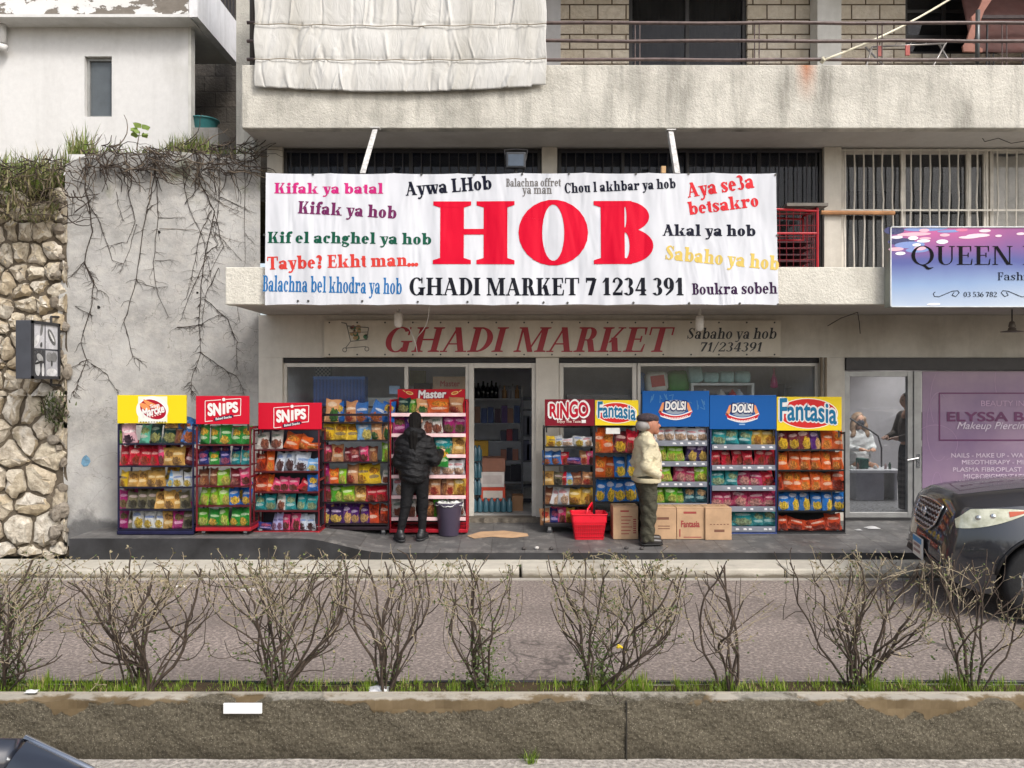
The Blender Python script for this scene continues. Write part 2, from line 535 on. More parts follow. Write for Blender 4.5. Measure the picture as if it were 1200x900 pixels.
		ring(.3, cy, .3, .32); stroke([(.3 - sg * .2, cy), (.3 - sg * .17, cy + sg * .34), (.3 + sg * .16, .5 + sg * .49)], [w, w * .8, t * 1.2]); adv = .64
	elif ch == '7':
		diag(.14, .42, 0, 1 - t, w); rect(.02, 1 - w * .75, .56, 1); rect(.02, .72, .02 + t, 1); adv = .62
	elif ch == '8':
		ring(.3, .75, .26, .26, wd=w * .85); ring(.3, .27, .3, .28, wd=w * .95); adv = .64
	elif ch == '0':
		ring(.31, .5, .3, .51); adv = .65
	elif ch == '?':
		ring(.23, .74, .24, .27, -70, 165); rect(.17, .3, .17 + w * .8, .5); dot(.26, .1, w * .62); adv = .54
	elif ch == '.':
		dot(.09, .09, w * .6); adv = .24
	elif ch == '/':
		diag(0, .3, -.1, 1.05, w * .5); adv = .42
	return P, adv

def serif_words(text, w=0.21, t=0.06, sp=0.05):
	words_, out, x = [], [], 0.0
	for ch in text:
		if ch == ' ' and out: words_.append(out); out = []
		P, adv = serif_glyph(ch, w, t)
		out += [[(a + x, b) for a, b in q] for q in P]
		x += adv + sp
	return words_ + [out]
def serif_polys(text, w=0.21, t=0.06, sp=0.05): return [q for k in serif_words(text, w, t, sp) for q in k]

_SM = {}
def sans_polys(text, off=0.0):
	key = (text, off)
	if key in _SM: return _SM[key]
	cu = bpy.data.curves.new("lettering_outline", 'FONT')
	cu.body = text
	cu.resolution_u = 4
	ob = bpy.data.objects.new("lettering_outline", cu)
	COL.objects.link(ob)
	dg = bpy.context.evaluated_depsgraph_get()
	me = bpy.data.meshes.new_from_object(ob.evaluated_get(dg))
	polys = [[(me.vertices[i].co.x, me.vertices[i].co.y) for i in p.vertices] for p in me.polygons]
	bpy.data.meshes.remove(me)
	bpy.data.objects.remove(ob)
	bpy.data.curves.remove(cu)
	if off:                                   # heavier weight: the outline laid down round itself
		ring8 = [(0, 0)] + [(math.cos(k * math.pi / 4) * off * 1.25, math.sin(k * math.pi / 4) * off * 1.25) for k in range(8)]
		polys = [[(x + dx, y + dy) for x, y in q] for q in polys for dx, dy in ring8]
	_SM[key] = polys
	return polys

def place(polys, x0, x1, y0, y1, shear=0.0, rot=0.0, warp=None, ref=None):
	"""fit polygons (y up) into a box given as photo coordinates of their own plane: x0..x1, top y0 .. bottom y1 (y down)"""
	ref = ref or polys
	ax = [p[0] + shear * p[1] for q in ref for p in q]; ay = [p[1] for q in ref for p in q]
	lx, hx, ly, hy = min(ax), max(ax), min(ay), max(ay)
	cx, cy = (x0 + x1) / 2, (y0 + y1) / 2
	c, s = math.cos(R(rot)), math.sin(R(rot))
	out = []
	for q in polys:
		o = []
		for (a, b) in q:
			u = (a + shear * b - lx) / (hx - lx); v = (b - ly) / (hy - ly)
			X, Y = x0 + u * (x1 - x0), y1 - v * (y1 - y0)
			if warp: X, Y = warp(u, v, X, Y)
			dx, dy = X - cx, Y - cy
			o.append((cx + dx * c + dy * s, cy - dx * s + dy * c))
		out.append(o)
	return out

def prints(parent, name, polys, D, m, layer=1, surf=None, step=0.0015):
	"""flat printing lying on the board plane y = D (or on surf(x, z))"""
	b = MB()
	for k, q in enumerate(polys):
		dy = step * layer + 0.00012 * (k % 9)
		w = [(px(X, D), pz(Y, D)) for X, Y in q]
		n = m_ = 1
		if surf and len(w) == 4:                 # follow the sheet's waves: cut long strokes into short pieces
			e = [math.hypot(w[i][0] - w[(i + 1) % 4][0], w[i][1] - w[(i + 1) % 4][1]) for i in range(4)]
			n, m_ = max(1, math.ceil(max(e[0], e[2]) / .07)), max(1, math.ceil(max(e[1], e[3]) / .07))
		if n * m_ > 1:
			def bl(u, v):
				x, z = [(w[0][i] * (1 - u) + w[1][i] * u) * (1 - v) + (w[3][i] * (1 - u) + w[2][i] * u) * v for i in (0, 1)]
				return (x, surf(x, z) - dy, z)
			b.grid(bl, n, m_)
			continue
		b.add([(x, (surf(x, z) if surf else D) - dy, z) for x, z in w], [tuple(range(len(w)))])
	return b.build(name, m, parent, fix=False)
# ================================================================== SETTING: ground, roads, kerb, pavement
FD = 10.7          # shop front
CDF = 9.2          # front of the canopy
CREAM = S(196, 190, 178)

def asphalt(name, c1, c2, patch=0.5):
	m, nt, b, out = newmat(name)
	v = tc(nt)
	vs = tc(nt, scale=(0.25, 1, 1))
	c = mix(nt, ramp(nt, noise(nt, v, 120, 3, 0.8), [(0.36, 0.0), (0.66, 1.0)]), c1, c2)
	c = mix(nt, ramp(nt, noise(nt, v, 42, 2, 0.5), [(0.42, 0.0), (0.6, 0.75)]), c, tuple(x * .55 for x in c1))
	c = mix(nt, ramp(nt, noise(nt, tc(nt, loc=(9, 3, 1)), 30, 2, 0.5), [(0.5, 0.0), (0.66, 0.7)]), c, tuple(min(1, x * 1.35) for x in c2))
	c = mix(nt, ramp(nt, noise(nt, vs, 1.1, 7, 0.6), [(0.35, 0.0), (0.7, patch)]), c, tuple(x * 0.62 for x in c1))
	vo = N(nt, "ShaderNodeTexVoronoi", Scale=46.0)
	nt.links.new(v, vo.inputs['Vector'])
	c = mix(nt, ramp(nt, vo.outputs['Distance'], [(0.04, 0.8), (0.2, 0.0)]), c, tuple(min(1, x * 1.7) for x in c2))
	wv = nt.nodes.new("ShaderNodeVectorMath"); wv.operation = 'ADD'
	nn = N(nt, "ShaderNodeTexNoise", Scale=1.2, Detail=6.0); nt.links.new(v, nn.inputs['Vector'])
	nt.links.new(v, wv.inputs[0]); nt.links.new(nn.outputs['Color'], wv.inputs[1])
	ve = N(nt, "ShaderNodeTexVoronoi", Scale=.42); ve.feature = 'DISTANCE_TO_EDGE'; nt.links.new(wv.outputs[0], ve.inputs['Vector'])
	c = mix(nt, math_(nt, 'MULTIPLY', ramp(nt, ve.outputs['Distance'], [(.0, .8), (.008, 0.)]), ramp(nt, noise(nt, v, .5, 3), [(.45, 0.), (.6, 1.)])), c, S(62, 56, 52))
	yy = sepxyz(nt, v)[1]
	tr = ramp(nt, math_(nt, 'ABSOLUTE', math_(nt, 'SINE', math_(nt, 'ADD', math_(nt, 'MULTIPLY', yy, 1.9), math_(nt, 'MULTIPLY', noise(nt, vs, .8, 4), .9)))), [(.55, 0.), (1., .3)])
	c = mix(nt, tr, c, tuple(x * .6 for x in c1))
	nt.links.new(c, b.inputs['Base Color'])
	b.inputs['Roughness'].default_value = 0.85
	bump(nt, b, noise(nt, v, 140, 4, 0.8), 0.5, 0.01)
	return m
M_ROAD = asphalt("asphalt", S(122, 111, 104), S(164, 151, 142), 0.55)
M_EARTH = stucco("earth", S(120, 108, 92), S(80, 72, 60), 0.6, 0)

b = MB(); b.add([(-400, -400, -0.06), (400, -400, -0.06), (400, 900, -0.06), (-400, 900, -0.06)], [(0, 1, 2, 3)])
kind(b.build("ground", M_EARTH), 'structure')
b = MB(); b.grid(lambda u, v: (-40 + 80 * u, 4.75 + (8.75 - 4.75) * v, 0), 40, 4)
kind(b.build("road", M_ROAD), 'structure')
b = MB(); b.grid(lambda u, v: (-40 + 80 * u, -1.2 + (4.62 + 1.2) * v, 0.004), 40, 4)
kind(b.build("near_road", asphalt("asphalt_worn", S(160, 154, 146), S(190, 184, 176), 0.2)), 'structure')
b = MB(); b.box(-40, 40, -6, -0.9, -0.05, 0.14)
kind(b.build("near_pavement", stucco("near_concrete", S(150, 146, 138), S(100, 96, 88), 0.8, 0)), 'structure')

def kerb_mat(*a, **k):
	m = stucco(*a, **k)
	nt = m.node_tree; b = [n for n in nt.nodes if n.type == 'BSDF_PRINCIPLED'][0]
	src = b.inputs['Base Color'].links[0].from_socket
	v = tc(nt); z = sepxyz(nt, v)[2]
	g = ramp(nt, math_(nt, 'ADD', z, math_(nt, 'MULTIPLY', noise(nt, tc(nt, scale=(.6, 1, 2)), 6, 6, .7), .09)), [(.115, .9), (.15, 0.)])
	nt.links.new(mix(nt, g, src, S(98, 90, 76)), b.inputs['Base Color'])
	return m
M_KERB = kerb_mat("kerb_concrete", S(196, 190, 176), S(120, 114, 102), 1.7, 0.3, 90, 0.4, lo=0.48, hi=0.85)
b = MB()
x = .096 - 21.0
random.seed(3)
while x < 20:
	L = 1.485
	b.box(x + 0.012, x + L, 8.69 + random.uniform(-.006, .006), 9.0, -0.04, 0.106 + random.uniform(-.004, .004)); x += 1.5
kb = kind(b.build("kerb", M_KERB, bevel=0.018), 'structure')
b = MB(); b.box(-20, 20, 8.60, 8.688, -0.03, 0.008)
kind(b.build("gutter", stucco("gutter_cement", S(176, 170, 160), S(130, 124, 114), 2.5, 0.2)), 'structure')
b = MB(); b.box(-20, 20, 9.003, 9.24, -0.04, 0.098)
kind(b.build("footpath_edge", M_KERB), 'structure')

def pave_h(X, D):
	t = min(1, max(0, (-X - 1.5) / 1.05)); t = t * t * (3 - 2 * t)
	return (0.18 + 0.08 * (D - 9.2)) * (1 - t) + 0.352 * t

def tile_mat():
	m, nt, b, out = newmat("pavement_tiles")
	v = tc(nt)
	br = N(nt, "ShaderNodeTexBrick", Scale=1.0)
	br.offset = 0.0
	for k, val in (('Mortar Size', 0.006), ('Brick Width', 0.4), ('Row Height', 0.4)): br.inputs[k].default_value = val
	br.inputs['Color1'].default_value = (*S(92, 91, 90), 1); br.inputs['Color2'].default_value = (*S(106, 104, 102), 1); br.inputs['Mortar'].default_value = (*S(76, 74, 72), 1)
	nt.links.new(v, br.inputs['Vector'])
	c = mix(nt, ramp(nt, noise(nt, tc(nt, scale=(.5, 2.2, 1)), 2.2, 8, 0.7), [(0.38, 0.0), (0.7, 0.75)]), br.outputs[0], S(66, 65, 64))
	c = mix(nt, ramp(nt, noise(nt, v, 5, 6, 0.75), [(0.52, 0.0), (0.72, 0.6)]), c, S(158, 154, 148))
	nt.links.new(c, b.inputs['Base Color'])
	nt.links.new(ramp(nt, noise(nt, v, 3, 5), [(0.3, 0.35), (0.7, 0.75)]), b.inputs['Roughness'])
	bump(nt, b, noise(nt, v, 60, 4), 0.2, 0.01)
	return m
b = MB()
XL = -5.30
b.grid(lambda u, v: (XL + (20 - XL) * u, 9.2 + 1.9 * v, pave_h(XL + (20 - XL) * u, 9.2 + 1.9 * v)), 240, 10, 0)
n = 240
M_RISER = plain(S(44, 44, 46), 0.45, var=0.5, scale=2.5, name="black_riser_paint", bmp=0.2)
b.grid(lambda u, v: (XL + (20 - XL) * u, 9.2, 0.05 + (pave_h(XL + (20 - XL) * u, 9.2) - 0.05) * v), 240, 1, 1)
b.grid(lambda u, v: (XL, 9.2 + 1.9 * u, 0.05 + 0.302 * v), 1, 1, 1)
kind(b.build("pavement", [tile_mat(), M_RISER]), 'structure')

# ------------------------------------------------------------------ median planter wall
def median_mat():
	m, nt, b, out = newmat("median_concrete")
	v = tc(nt)
	xyz = sepxyz(nt, v)
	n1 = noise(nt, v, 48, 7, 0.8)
	c = mix(nt, ramp(nt, n1, [(0.34, 0.0), (0.66, 1.0)]), S(66, 61, 51), S(117, 110, 94))  # face toned dark in colour to stand in for its shade
	vo = N(nt, "ShaderNodeTexVoronoi", Scale=75.0); nt.links.new(v, vo.inputs['Vector'])
	c = mix(nt, ramp(nt, vo.outputs['Distance'], [(0.08, 0.95), (0.3, 0.0)]), c, S(150, 142, 126))
	vo2 = N(nt, "ShaderNodeTexVoronoi", Scale=40.0); nt.links.new(v, vo2.inputs['Vector'])
	c = mix(nt, ramp(nt, vo2.outputs['Distance'], [(0.02, 0.8), (0.13, 0.0)]), c, S(40, 36, 30))
	# smooth render left on the upper band, its lower edge broken away
	edge = math_(nt, 'ADD', xyz[2], math_(nt, 'MULTIPLY', noise(nt, tc(nt, scale=(1, 1, 0.5)), 2.1, 7, 0.55), -0.62))
	smooth_ = ramp(nt, edge, [(0.02, 0.0), (0.028, 1.0)])
	c = mix(nt, smooth_, c, mix(nt, ramp(nt, noise(nt, v, 5, 5), [(.3, 0.), (.7, 1.)]), S(92, 78, 56), S(118, 103, 80)))
	top = ramp(nt, math_(nt, 'ADD', xyz[2], math_(nt, 'MULTIPLY', noise(nt, v, 9, 6, 0.7), 0.06)), [(0.378, 0.0), (0.39, 1.0)])
	c = mix(nt, math_(nt, 'MULTIPLY', top, 0.8), c, S(176, 171, 160))
	damp = ramp(nt, math_(nt, 'ADD', xyz[2], math_(nt, 'MULTIPLY', noise(nt, v, 3, 4), 0.12)), [(0.06, 1.0), (0.17, 0.0)])
	c = mix(nt, math_(nt, 'MULTIPLY', damp, 0.55), c, S(46, 42, 34))
	nt.links.new(c, b.inputs['Base Color'])
	b.inputs['Roughness'].default_value = 0.92
	b.inputs['Specular IOR Level'].default_value = 0.2
	h = math_(nt, 'ADD', n1, math_(nt, 'MULTIPLY', vo2.outputs['Distance'], 0.6))
	mh = nt.nodes.new("ShaderNodeMix"); mh.data_type = 'FLOAT'
	nt.links.new(smooth_, mh.inputs[0]); nt.links.new(h, mh.inputs[2]); mh.inputs[3].default_value = 0.9
	bump(nt, b, mh.outputs[0], 0.8, 0.02)
	return m
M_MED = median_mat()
mw = thing("planter_wall", "low rough concrete planter wall running along the middle of the road", "planter wall", (0, 4.6, 0))
b = MB()
random.seed(5)
def chip(X): return .004 * math.sin(X * 5.3) + .004 * math.sin(X * 17.1 + 1) - .03 * max(0, math.sin(X * 2.3 + 1.2 * math.sin(X * 5.1))) ** 4 - .014 * max(0, math.sin(X * 11.7 + 2 * math.sin(X * 3.9))) ** 3
def med_front(u, v):
	X = -20 + 40 * u
	j = 0.006 * math.sin(X * 9.1 + v * 7) + 0.005 * math.sin(X * 23.7 + v * 13)
	return (X, 4.5 + j, -0.02 + 0.38 * v + (chip(X) if v > .99 else 0))
b.grid(med_front, 800, 6)
b.grid(lambda u, v: ((-20 + 40 * u), 4.5 + 0.07 * v + (0.006 * math.sin((-20 + 40 * u) * 9.1 + 7) + 0.005 * math.sin((-20 + 40 * u) * 23.7 + 13)) * (1 - v), 0.36 + chip(-20 + 40 * u) * (1 - .7 * v)), 800, 1)
b.quad((-20, 4.57, 0.2), (20, 4.57, 0.2), (20, 4.57, 0.372), (-20, 4.57, 0.372))
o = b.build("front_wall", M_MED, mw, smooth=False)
b = MB()
for xx in (-4.6, .67, 5.4): b.box(xx - .003, xx + .003, 4.489, 4.51, 0.0, 0.34)
b.build("joint", plain(S(52, 48, 42), 0.9, name="dark_joint"), mw)
b = MB(); b.box(-20, 20, 4.86, 4.96, -0.03, 0.285)
b.build("rear_kerb", M_KERB, mw, bevel=0.01)
b = MB(); b.grid(lambda u, v: (-20 + 40 * u, 4.57 + 0.29 * v, 0.335 + 0.012 * math.sin((-20 + 40 * u) * 3.1 + v * 2) - 0.03 * v), 200, 3)
kind(b.build("soil", stucco("planter_soil", S(86, 72, 52), S(52, 44, 32), 4, 0, 60, 0.9)), 'structure')
b = MB()
pts = [(-20 + i * 0.4, 4.89 + 0.008 * math.sin(i * 1.7), 0.303 + 0.004 * math.sin(i * 0.9)) for i in range(101)]
b.tube(pts, 0.011, 8)
tag(b.build("irrigation_pipe", plain(S(22, 22, 24), 0.4, name="black_pipe"), smooth=True), "thin black irrigation pipe lying along the back of the planter", "pipe")
b = MB(); b.box(px(262, 4.47), px(307, 4.47), 4.462, 4.478, pz(836, 4.47), pz(824, 4.47))
tag(b.build("marker_plate", plain(S(235, 236, 234), 0.4, var=.03, name="white_plate"), bevel=0.003), "small blank white plate fixed to the planter wall", "plate")

# ================================================================== BUILDING
bd = thing("apartment_building", "cream rendered building with shops below and a long balcony above", "building", (2, 11, 0))
XB0, XB1 = px(303, FD), 9.6
M_FAC = stucco("shop_render", S(208, 202, 190), S(160, 152, 138), 0.9, 0.35, 60, 0.15, lo=0.5, hi=0.8)
M_PAR = stucco("parapet_stucco", S(212, 208, 197), S(122, 119, 110), 1.1, 0.75, 34, 0.9, rust=(px(945, 10.1) - 2.0, pz(122, 10.1), pz(74, 10.1), 0.16), lo=0.45, hi=0.82)
M_CAN = stucco("canopy_stucco", S(216, 212, 200), S(150, 146, 135), 1.6, 0.3, 30, 0.9, lo=0.5, hi=0.85)
M_SOF = stucco("soffit_plaster", S(196, 192, 186), S(164, 158, 150), 0.8, 0.0, 60, 0.15)
M_WHT = stucco("white_column_paint", S(220, 219, 214), S(180, 178, 170), 1.2, 0.25, 60, 0.15)

def part_box(name, m, x0, x1, y0, y1, z0, z1, parent=bd, bevel=0.0):
	b = MB(); b.box(x0, x1, y0, y1, z0, z1)
	return b.build(name, m, parent, bevel=bevel)
ZL = pz(419, FD)
part_box("facade_wall", M_FAC, XB0, XB1, FD, FD + .22, ZL, 3.16)
for (a, c) in ((303, 331), (628, 655), (961, 990)):
	part_box("pilaster", M_FAC, px(a, FD), px(c, FD), FD + .001, FD + .22, 0.1, ZL - .002)
# canopy: front parapet, slab
part_box("canopy", M_CAN, px(264, CDF), XB1, CDF, CDF + .16, 3.15, 3.60, bevel=0.012)
part_box("canopy_slab", M_SOF, px(264, CDF) + .01, XB1, CDF + .161, 11.2, 3.163, 3.33)
# mezzanine columns, beam strip
for (a, c) in ((313, 331), (635, 653), (966, 986)):
	part_box("column", M_FAC, px(a, 10.9), px(c, 10.9), 10.9, 11.15, 3.33, 5.56)
part_box("side_wall", M_FAC, px(303, 10.7), px(303, 10.7) + .2, 11.16, 16, 0.1, 9)
# big balcony
XP0 = px(283, 10.1)
part_box("balcony_parapet", M_PAR, XP0, XB1, 10.1, 10.26, 5.56, 6.395, bevel=0.015)
part_box("balcony_slab", M_SOF, XP0 + .01, XB1, 10.262, 16, 5.566, 5.74)
part_box("balcony_ceiling", M_SOF, XP0, XB1, 10.3, 16, 8.72, 8.95)

def stone_clad():
	m, nt, b, out = newmat("stone_cladding")
	t = nt.nodes.new("ShaderNodeTexCoord")
	s = sepxyz(nt, t.outputs['Object'])
	cb = nt.nodes.new("ShaderNodeCombineXYZ"); nt.links.new(s[0], cb.inputs[0]); nt.links.new(s[2], cb.inputs[1])
	br = N(nt, "ShaderNodeTexBrick", Scale=1.0)
	br.offset = 0.5
	for k, val in (('Mortar Size', 0.011), ('Brick Width', 0.44), ('Row Height', 0.232), ('Mortar Smooth', 0.15)): br.inputs[k].default_value = val
	br.inputs['Color1'].default_value = (*S(222, 213, 198), 1); br.inputs['Color2'].default_value = (*S(206, 195, 176), 1); br.inputs['Mortar'].default_value = (*S(78, 62, 46), 1)
	nt.links.new(cb.outputs[0], br.inputs['Vector'])
	v = t.outputs['Object']
	c = mix(nt, ramp(nt, noise(nt, v, 7, 6, .7), [(.4, 0.), (.75, .5)]), br.outputs[0], S(164, 148, 122))
	nt.links.new(c, b.inputs['Base Color'])
	b.inputs['Roughness'].default_value = 0.9
	h = math_(nt, 'SUBTRACT', math_(nt, 'MULTIPLY', noise(nt, v, 9, 5, .6), 1.2), math_(nt, 'MULTIPLY', br.outputs['Fac'], 1.2))
	bump(nt, b, h, 0.9, 0.05)
	return m
M_CLAD = stone_clad()
DU = 12.0
# upper wall split around its two openings
OP1, OP2 = (px(737, DU), px(876, DU)), (px(1061, DU), px(1172, DU))
ZS = pz(63, DU)
part_box("stone_wall_panel", M_CLAD, XP0 + .3, OP1[0], DU, DU + .25, 5.745, 8.715)
part_box("stone_wall_panel", M_CLAD, OP1[1], OP2[0], DU, DU + .25, 5.745, 8.715)
part_box("stone_wall_panel", M_CLAD, OP2[1], XB1, DU, DU + .25, 5.745, 8.715)
part_box("stone_wall_panel", M_CLAD, OP2[0] + .002, OP2[1] - .002, DU, DU + .25, 5.745, ZS)
part_box("stone_wall_panel", M_CLAD, OP1[0] + .002, OP1[1] - .002, DU, DU + .25, 8.46, 8.71)
part_box("stone_wall_panel", M_CLAD, OP2[0] + .002, OP2[1] - .002, DU, DU + .25, 8.46, 8.71)
part_box("column", M_WHT, px(958, 11.7), px(986, 11.7), 11.7, 11.99, 5.745, 8.715)
part_box("column", stucco("grey_column_paint", S(196, 196, 198), S(160, 160, 160), 1, .2, 60, .1), px(633, 11.7), px(657, 11.7), 11.7, 11.99, 5.745, 8.715)

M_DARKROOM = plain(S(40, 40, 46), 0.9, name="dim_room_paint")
M_GL_DARK = glassy("dark_glass", (0.3, 0.33, 0.42), 0.02)
M_GL = glassy("shop_glass", (0.95, 0.97, 0.98), 0.03)
M_GL_SAL = glassy("salon_glass", (0.8, 0.82, 0.85), 0.04)
M_ALU_DK = plain(S(52, 50, 50), 0.45, 0.3, name="dark_aluminium")
M_ALU = plain(S(205, 200, 190), 0.4, 0.0, var=.08, name="cream_aluminium")
M_ALU_G = plain(S(160, 160, 158), 0.4, 0.3, name="grey_aluminium")
M_BAR_DK = plain(S(46, 45, 50), 0.6, name="dark_bar_paint")
M_BAR_WH = plain(S(206, 200, 188), 0.5, name="cream_bar_paint")

def frame_mb(x0, x1, z0, z1, y0, y1, w, bottom=True):
	b = MB()
	b.box(x0, x0 + w, y0, y1, z0, z1); b.box(x1 - w, x1, y0, y1, z0, z1)
	b.box(x0 + w, x1 - w, y0 + .001, y1 - .001, z1 - w, z1 - .001)
	if bottom: b.box(x0 + w, x1 - w, y0 + .001, y1 - .001, z0 + .001, z0 + w)
	return b
def window(parent, name, x0, x1, z0, z1, y, fm, gm, w=0.05, mull=(), dep=0.07, pane=True, bottom=True):
	b = frame_mb(x0, x1, z0, z1, y, y + dep, w, bottom)
	for q in mull: b.box(q - w / 2, q + w / 2, y + .002, y + dep - .002, z0 + (w if bottom else 0), z1 - w)
	fr = b.build(name, fm, parent, bevel=0.004)
	if pane:
		b = MB(); b.box(x0 + w - .002, x1 - w + .002, y + dep * .5, y + dep * .5 + .006, z0 + .002, z1 - w + .002)
		b.build("pane", gm, fr)
	return fr
def grille(fr, x0, x1, z0, z1, y, n, r, m, rails=(), bent=0.0, seed=1):
	rr = random.Random(seed)
	b = MB()
	for i in range(n):
		xx = x0 + (x1 - x0) * (i + .5) / n
		pts = [(xx, y, z0)]
		for q in range(1, 6):
			pts.append((xx + rr.uniform(-1, 1) * bent, y + rr.uniform(-1, 1) * bent, z0 + (z1 - z0) * q / 6))
		pts.append((xx, y, z1))
		b.tube(pts, r, 6)
	for z in rails: b.box(x0, x1, y - r * .8, y + r * .8, z - r * 1.1, z + r * 1.1)
	return b.build("security_grille", m, fr, smooth=False)

# upper floor openings with curtains behind the panes
fr = window(bd, "balcony_door", OP1[0] + .004, OP1[1] - .004, 5.745, 8.455, DU + .06, M_ALU_DK, M_GL_DARK, 0.06, mull=((OP1[0] + OP1[1]) / 2,))
def curtain_mat(a, c):
	m, nt, b, out = newmat("patterned_curtain")
	v = tc(nt)
	vo = N(nt, "ShaderNodeTexVoronoi", Scale=14.0); nt.links.new(v, vo.inputs['Vector'])
	z = sepxyz(nt, v)[2]
	band = ramp(nt, z, [(0.0, 0.), (.001, 0.)])
	nt.links.new(mix(nt, ramp(nt, vo.outputs['Distance'], [(.2, 1.), (.4, 0.)]), a, c), b.inputs['Base Color'])
	b.inputs['Roughness'].default_value = 0.95
	return m
b = MB(); b.grid(lambda u, v: (OP1[0] + .06 + (OP1[1] - OP1[0] - .12) * u, DU + .3 + .035 * math.sin(u * 70) + .02 * math.sin(u * 31 + 1), 5.78 + 2.62 * v), 160, 2)
b.build("curtain", curtain_mat(S(46, 34, 34), S(74, 50, 52)), fr, smooth=True)
fr = window(bd, "balcony_window", OP2[0] + .004, OP2[1] - .004, ZS + .002, 8.455, DU + .06, M_ALU_DK, M_GL_DARK, 0.06, mull=((OP2[0] + OP2[1]) / 2 - .1,))
b = MB()
for q in range(2): b.box(OP2[0] + .07, OP2[1] - .07, DU + .085, DU + .11, ZS + .28 + .4 * q, ZS + .33 + .4 * q)
b.build("glazing_bar", M_ALU_DK, fr)
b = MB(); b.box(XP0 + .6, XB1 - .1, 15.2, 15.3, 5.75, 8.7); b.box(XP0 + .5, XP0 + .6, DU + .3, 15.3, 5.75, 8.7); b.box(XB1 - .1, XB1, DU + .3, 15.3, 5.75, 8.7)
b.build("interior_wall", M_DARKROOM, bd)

# mezzanine windows
M_MEZ = plain(S(34, 42, 72), 0.8, name="mezzanine_dim_wall")  # room walls coloured dark navy to stand in for the unlit interior
def mezz(x0, x1, n, sub):
	fr = window(bd, "mezzanine_window", px(x0, 10.95), px(x1, 10.95), 3.34, 5.555, 10.97, M_ALU_DK, M_GL_DARK, 0.05, mull=[px(s, 10.95) for s in sub])
	grille(fr, px(x0, 10.95) + .05, px(x1, 10.95) - .05, 3.36, 5.52, 10.93, n, 0.009, M_BAR_DK, rails=(5.50,))
mezz(332, 634, 27, (404, 481, 560))
mezz(654, 965, 28, (730, 806, 890))
fr = window(bd, "mezzanine_window", px(987, 10.95), px(1160, 10.95), 3.34, 5.555, 10.98, M_BAR_WH, glassy("dusty_glass", (.55, .55, .56), .03), 0.07, mull=[px(1060, 10.95), px(1137, 10.95)])
grille(fr, px(985, 10.9), px(1163, 10.9), 3.36, 5.54, 10.92, 16, 0.011, M_BAR_WH, rails=(pz(246, 10.9), 5.52), bent=0.012, seed=4)
fr = window(bd, "mezzanine_window", px(1162, 10.95), px(1420, 10.95), 3.34, 5.555, 10.98, M_BAR_WH, glassy("dusty_glass_pale", (.9, .9, .9), .02), 0.05, mull=[px(1290, 10.95)])
grille(fr, px(1164, 10.9), px(1416, 10.9), 3.36, 5.54, 10.92, 22, 0.011, M_BAR_WH, rails=(pz(246, 10.9), 5.52), bent=0.012, seed=8)
b = MB(); b.grid(lambda u, v: (px(1140, 11.12) + 2.4 * u, 11.12 + .05 * math.sin(u * 25 + v * 3) + .02 * math.sin(u * 61), 3.35 + 2.15 * v), 60, 6)
b.build("net_curtain", plain(S(214, 210, 202), 0.9, name="net_curtain"), bd, smooth=True)
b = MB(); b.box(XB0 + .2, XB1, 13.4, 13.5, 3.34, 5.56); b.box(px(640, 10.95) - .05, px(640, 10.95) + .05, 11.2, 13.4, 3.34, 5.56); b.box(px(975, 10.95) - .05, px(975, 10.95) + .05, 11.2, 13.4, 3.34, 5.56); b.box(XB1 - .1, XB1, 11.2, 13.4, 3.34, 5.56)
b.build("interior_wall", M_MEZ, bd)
b = MB(); b.box(px(1000, 11.6), px(1045, 11.6), 11.6, 11.9, 3.34, 4.35)
b.build("interior_board", plain(S(90, 90, 92), .8, name="grey_board"), bd)

# ------------------------------------------------------------------ shop front
M_DKGAP = plain(S(40, 38, 38), 0.7, name="dark_gap")
ZF = 0.352
SY = FD + .06
b = MB(); b.box(px(330, SY) + .004, px(960, SY), SY - .02, SY + .12, ZL - .07, ZL - .004)
b.build("shutter_rail", M_DKGAP, bd)
ZT = ZL - .075
w1 = window(bd, "shop_window", px(331, SY) + .005, px(550, SY), ZF, ZT, SY, M_ALU, M_GL, 0.055, mull=(px(476, SY),))
ZFR = pz(418.5, SY)
# doorway
b = MB()
xa, xb = px(547, SY), px(629, SY)
b.box(xa + .03, xa + .10, SY - .02, SY + .09, ZF, ZT); b.box(xb - .07, xb, SY - .02, SY + .09, ZF, ZT); b.box(xa + .10, xb - .07, SY - .015, SY + .085, ZT - .07, ZT)
b.build("door_frame", M_ALU, bd, bevel=0.005)
w2 = window(bd, "shop_window", px(655, SY) + .004, px(746, SY), ZF, ZT, SY, M_ALU, M_GL, 0.06)
w3 = window(bd, "shop_window", px(747, SY), px(959, SY), ZF, ZT, SY, M_ALU, M_GL, 0.045)
b = MB()
for q in (962.5, 967.5): b.tube([(px(q, 10.66), 10.66, ZF), (px(q, 10.66), 10.66, ZL)], .018, 8)
b.build("drain_pipe", plain(S(132, 118, 100), .6, name="brown_pipe"), bd, smooth=True)
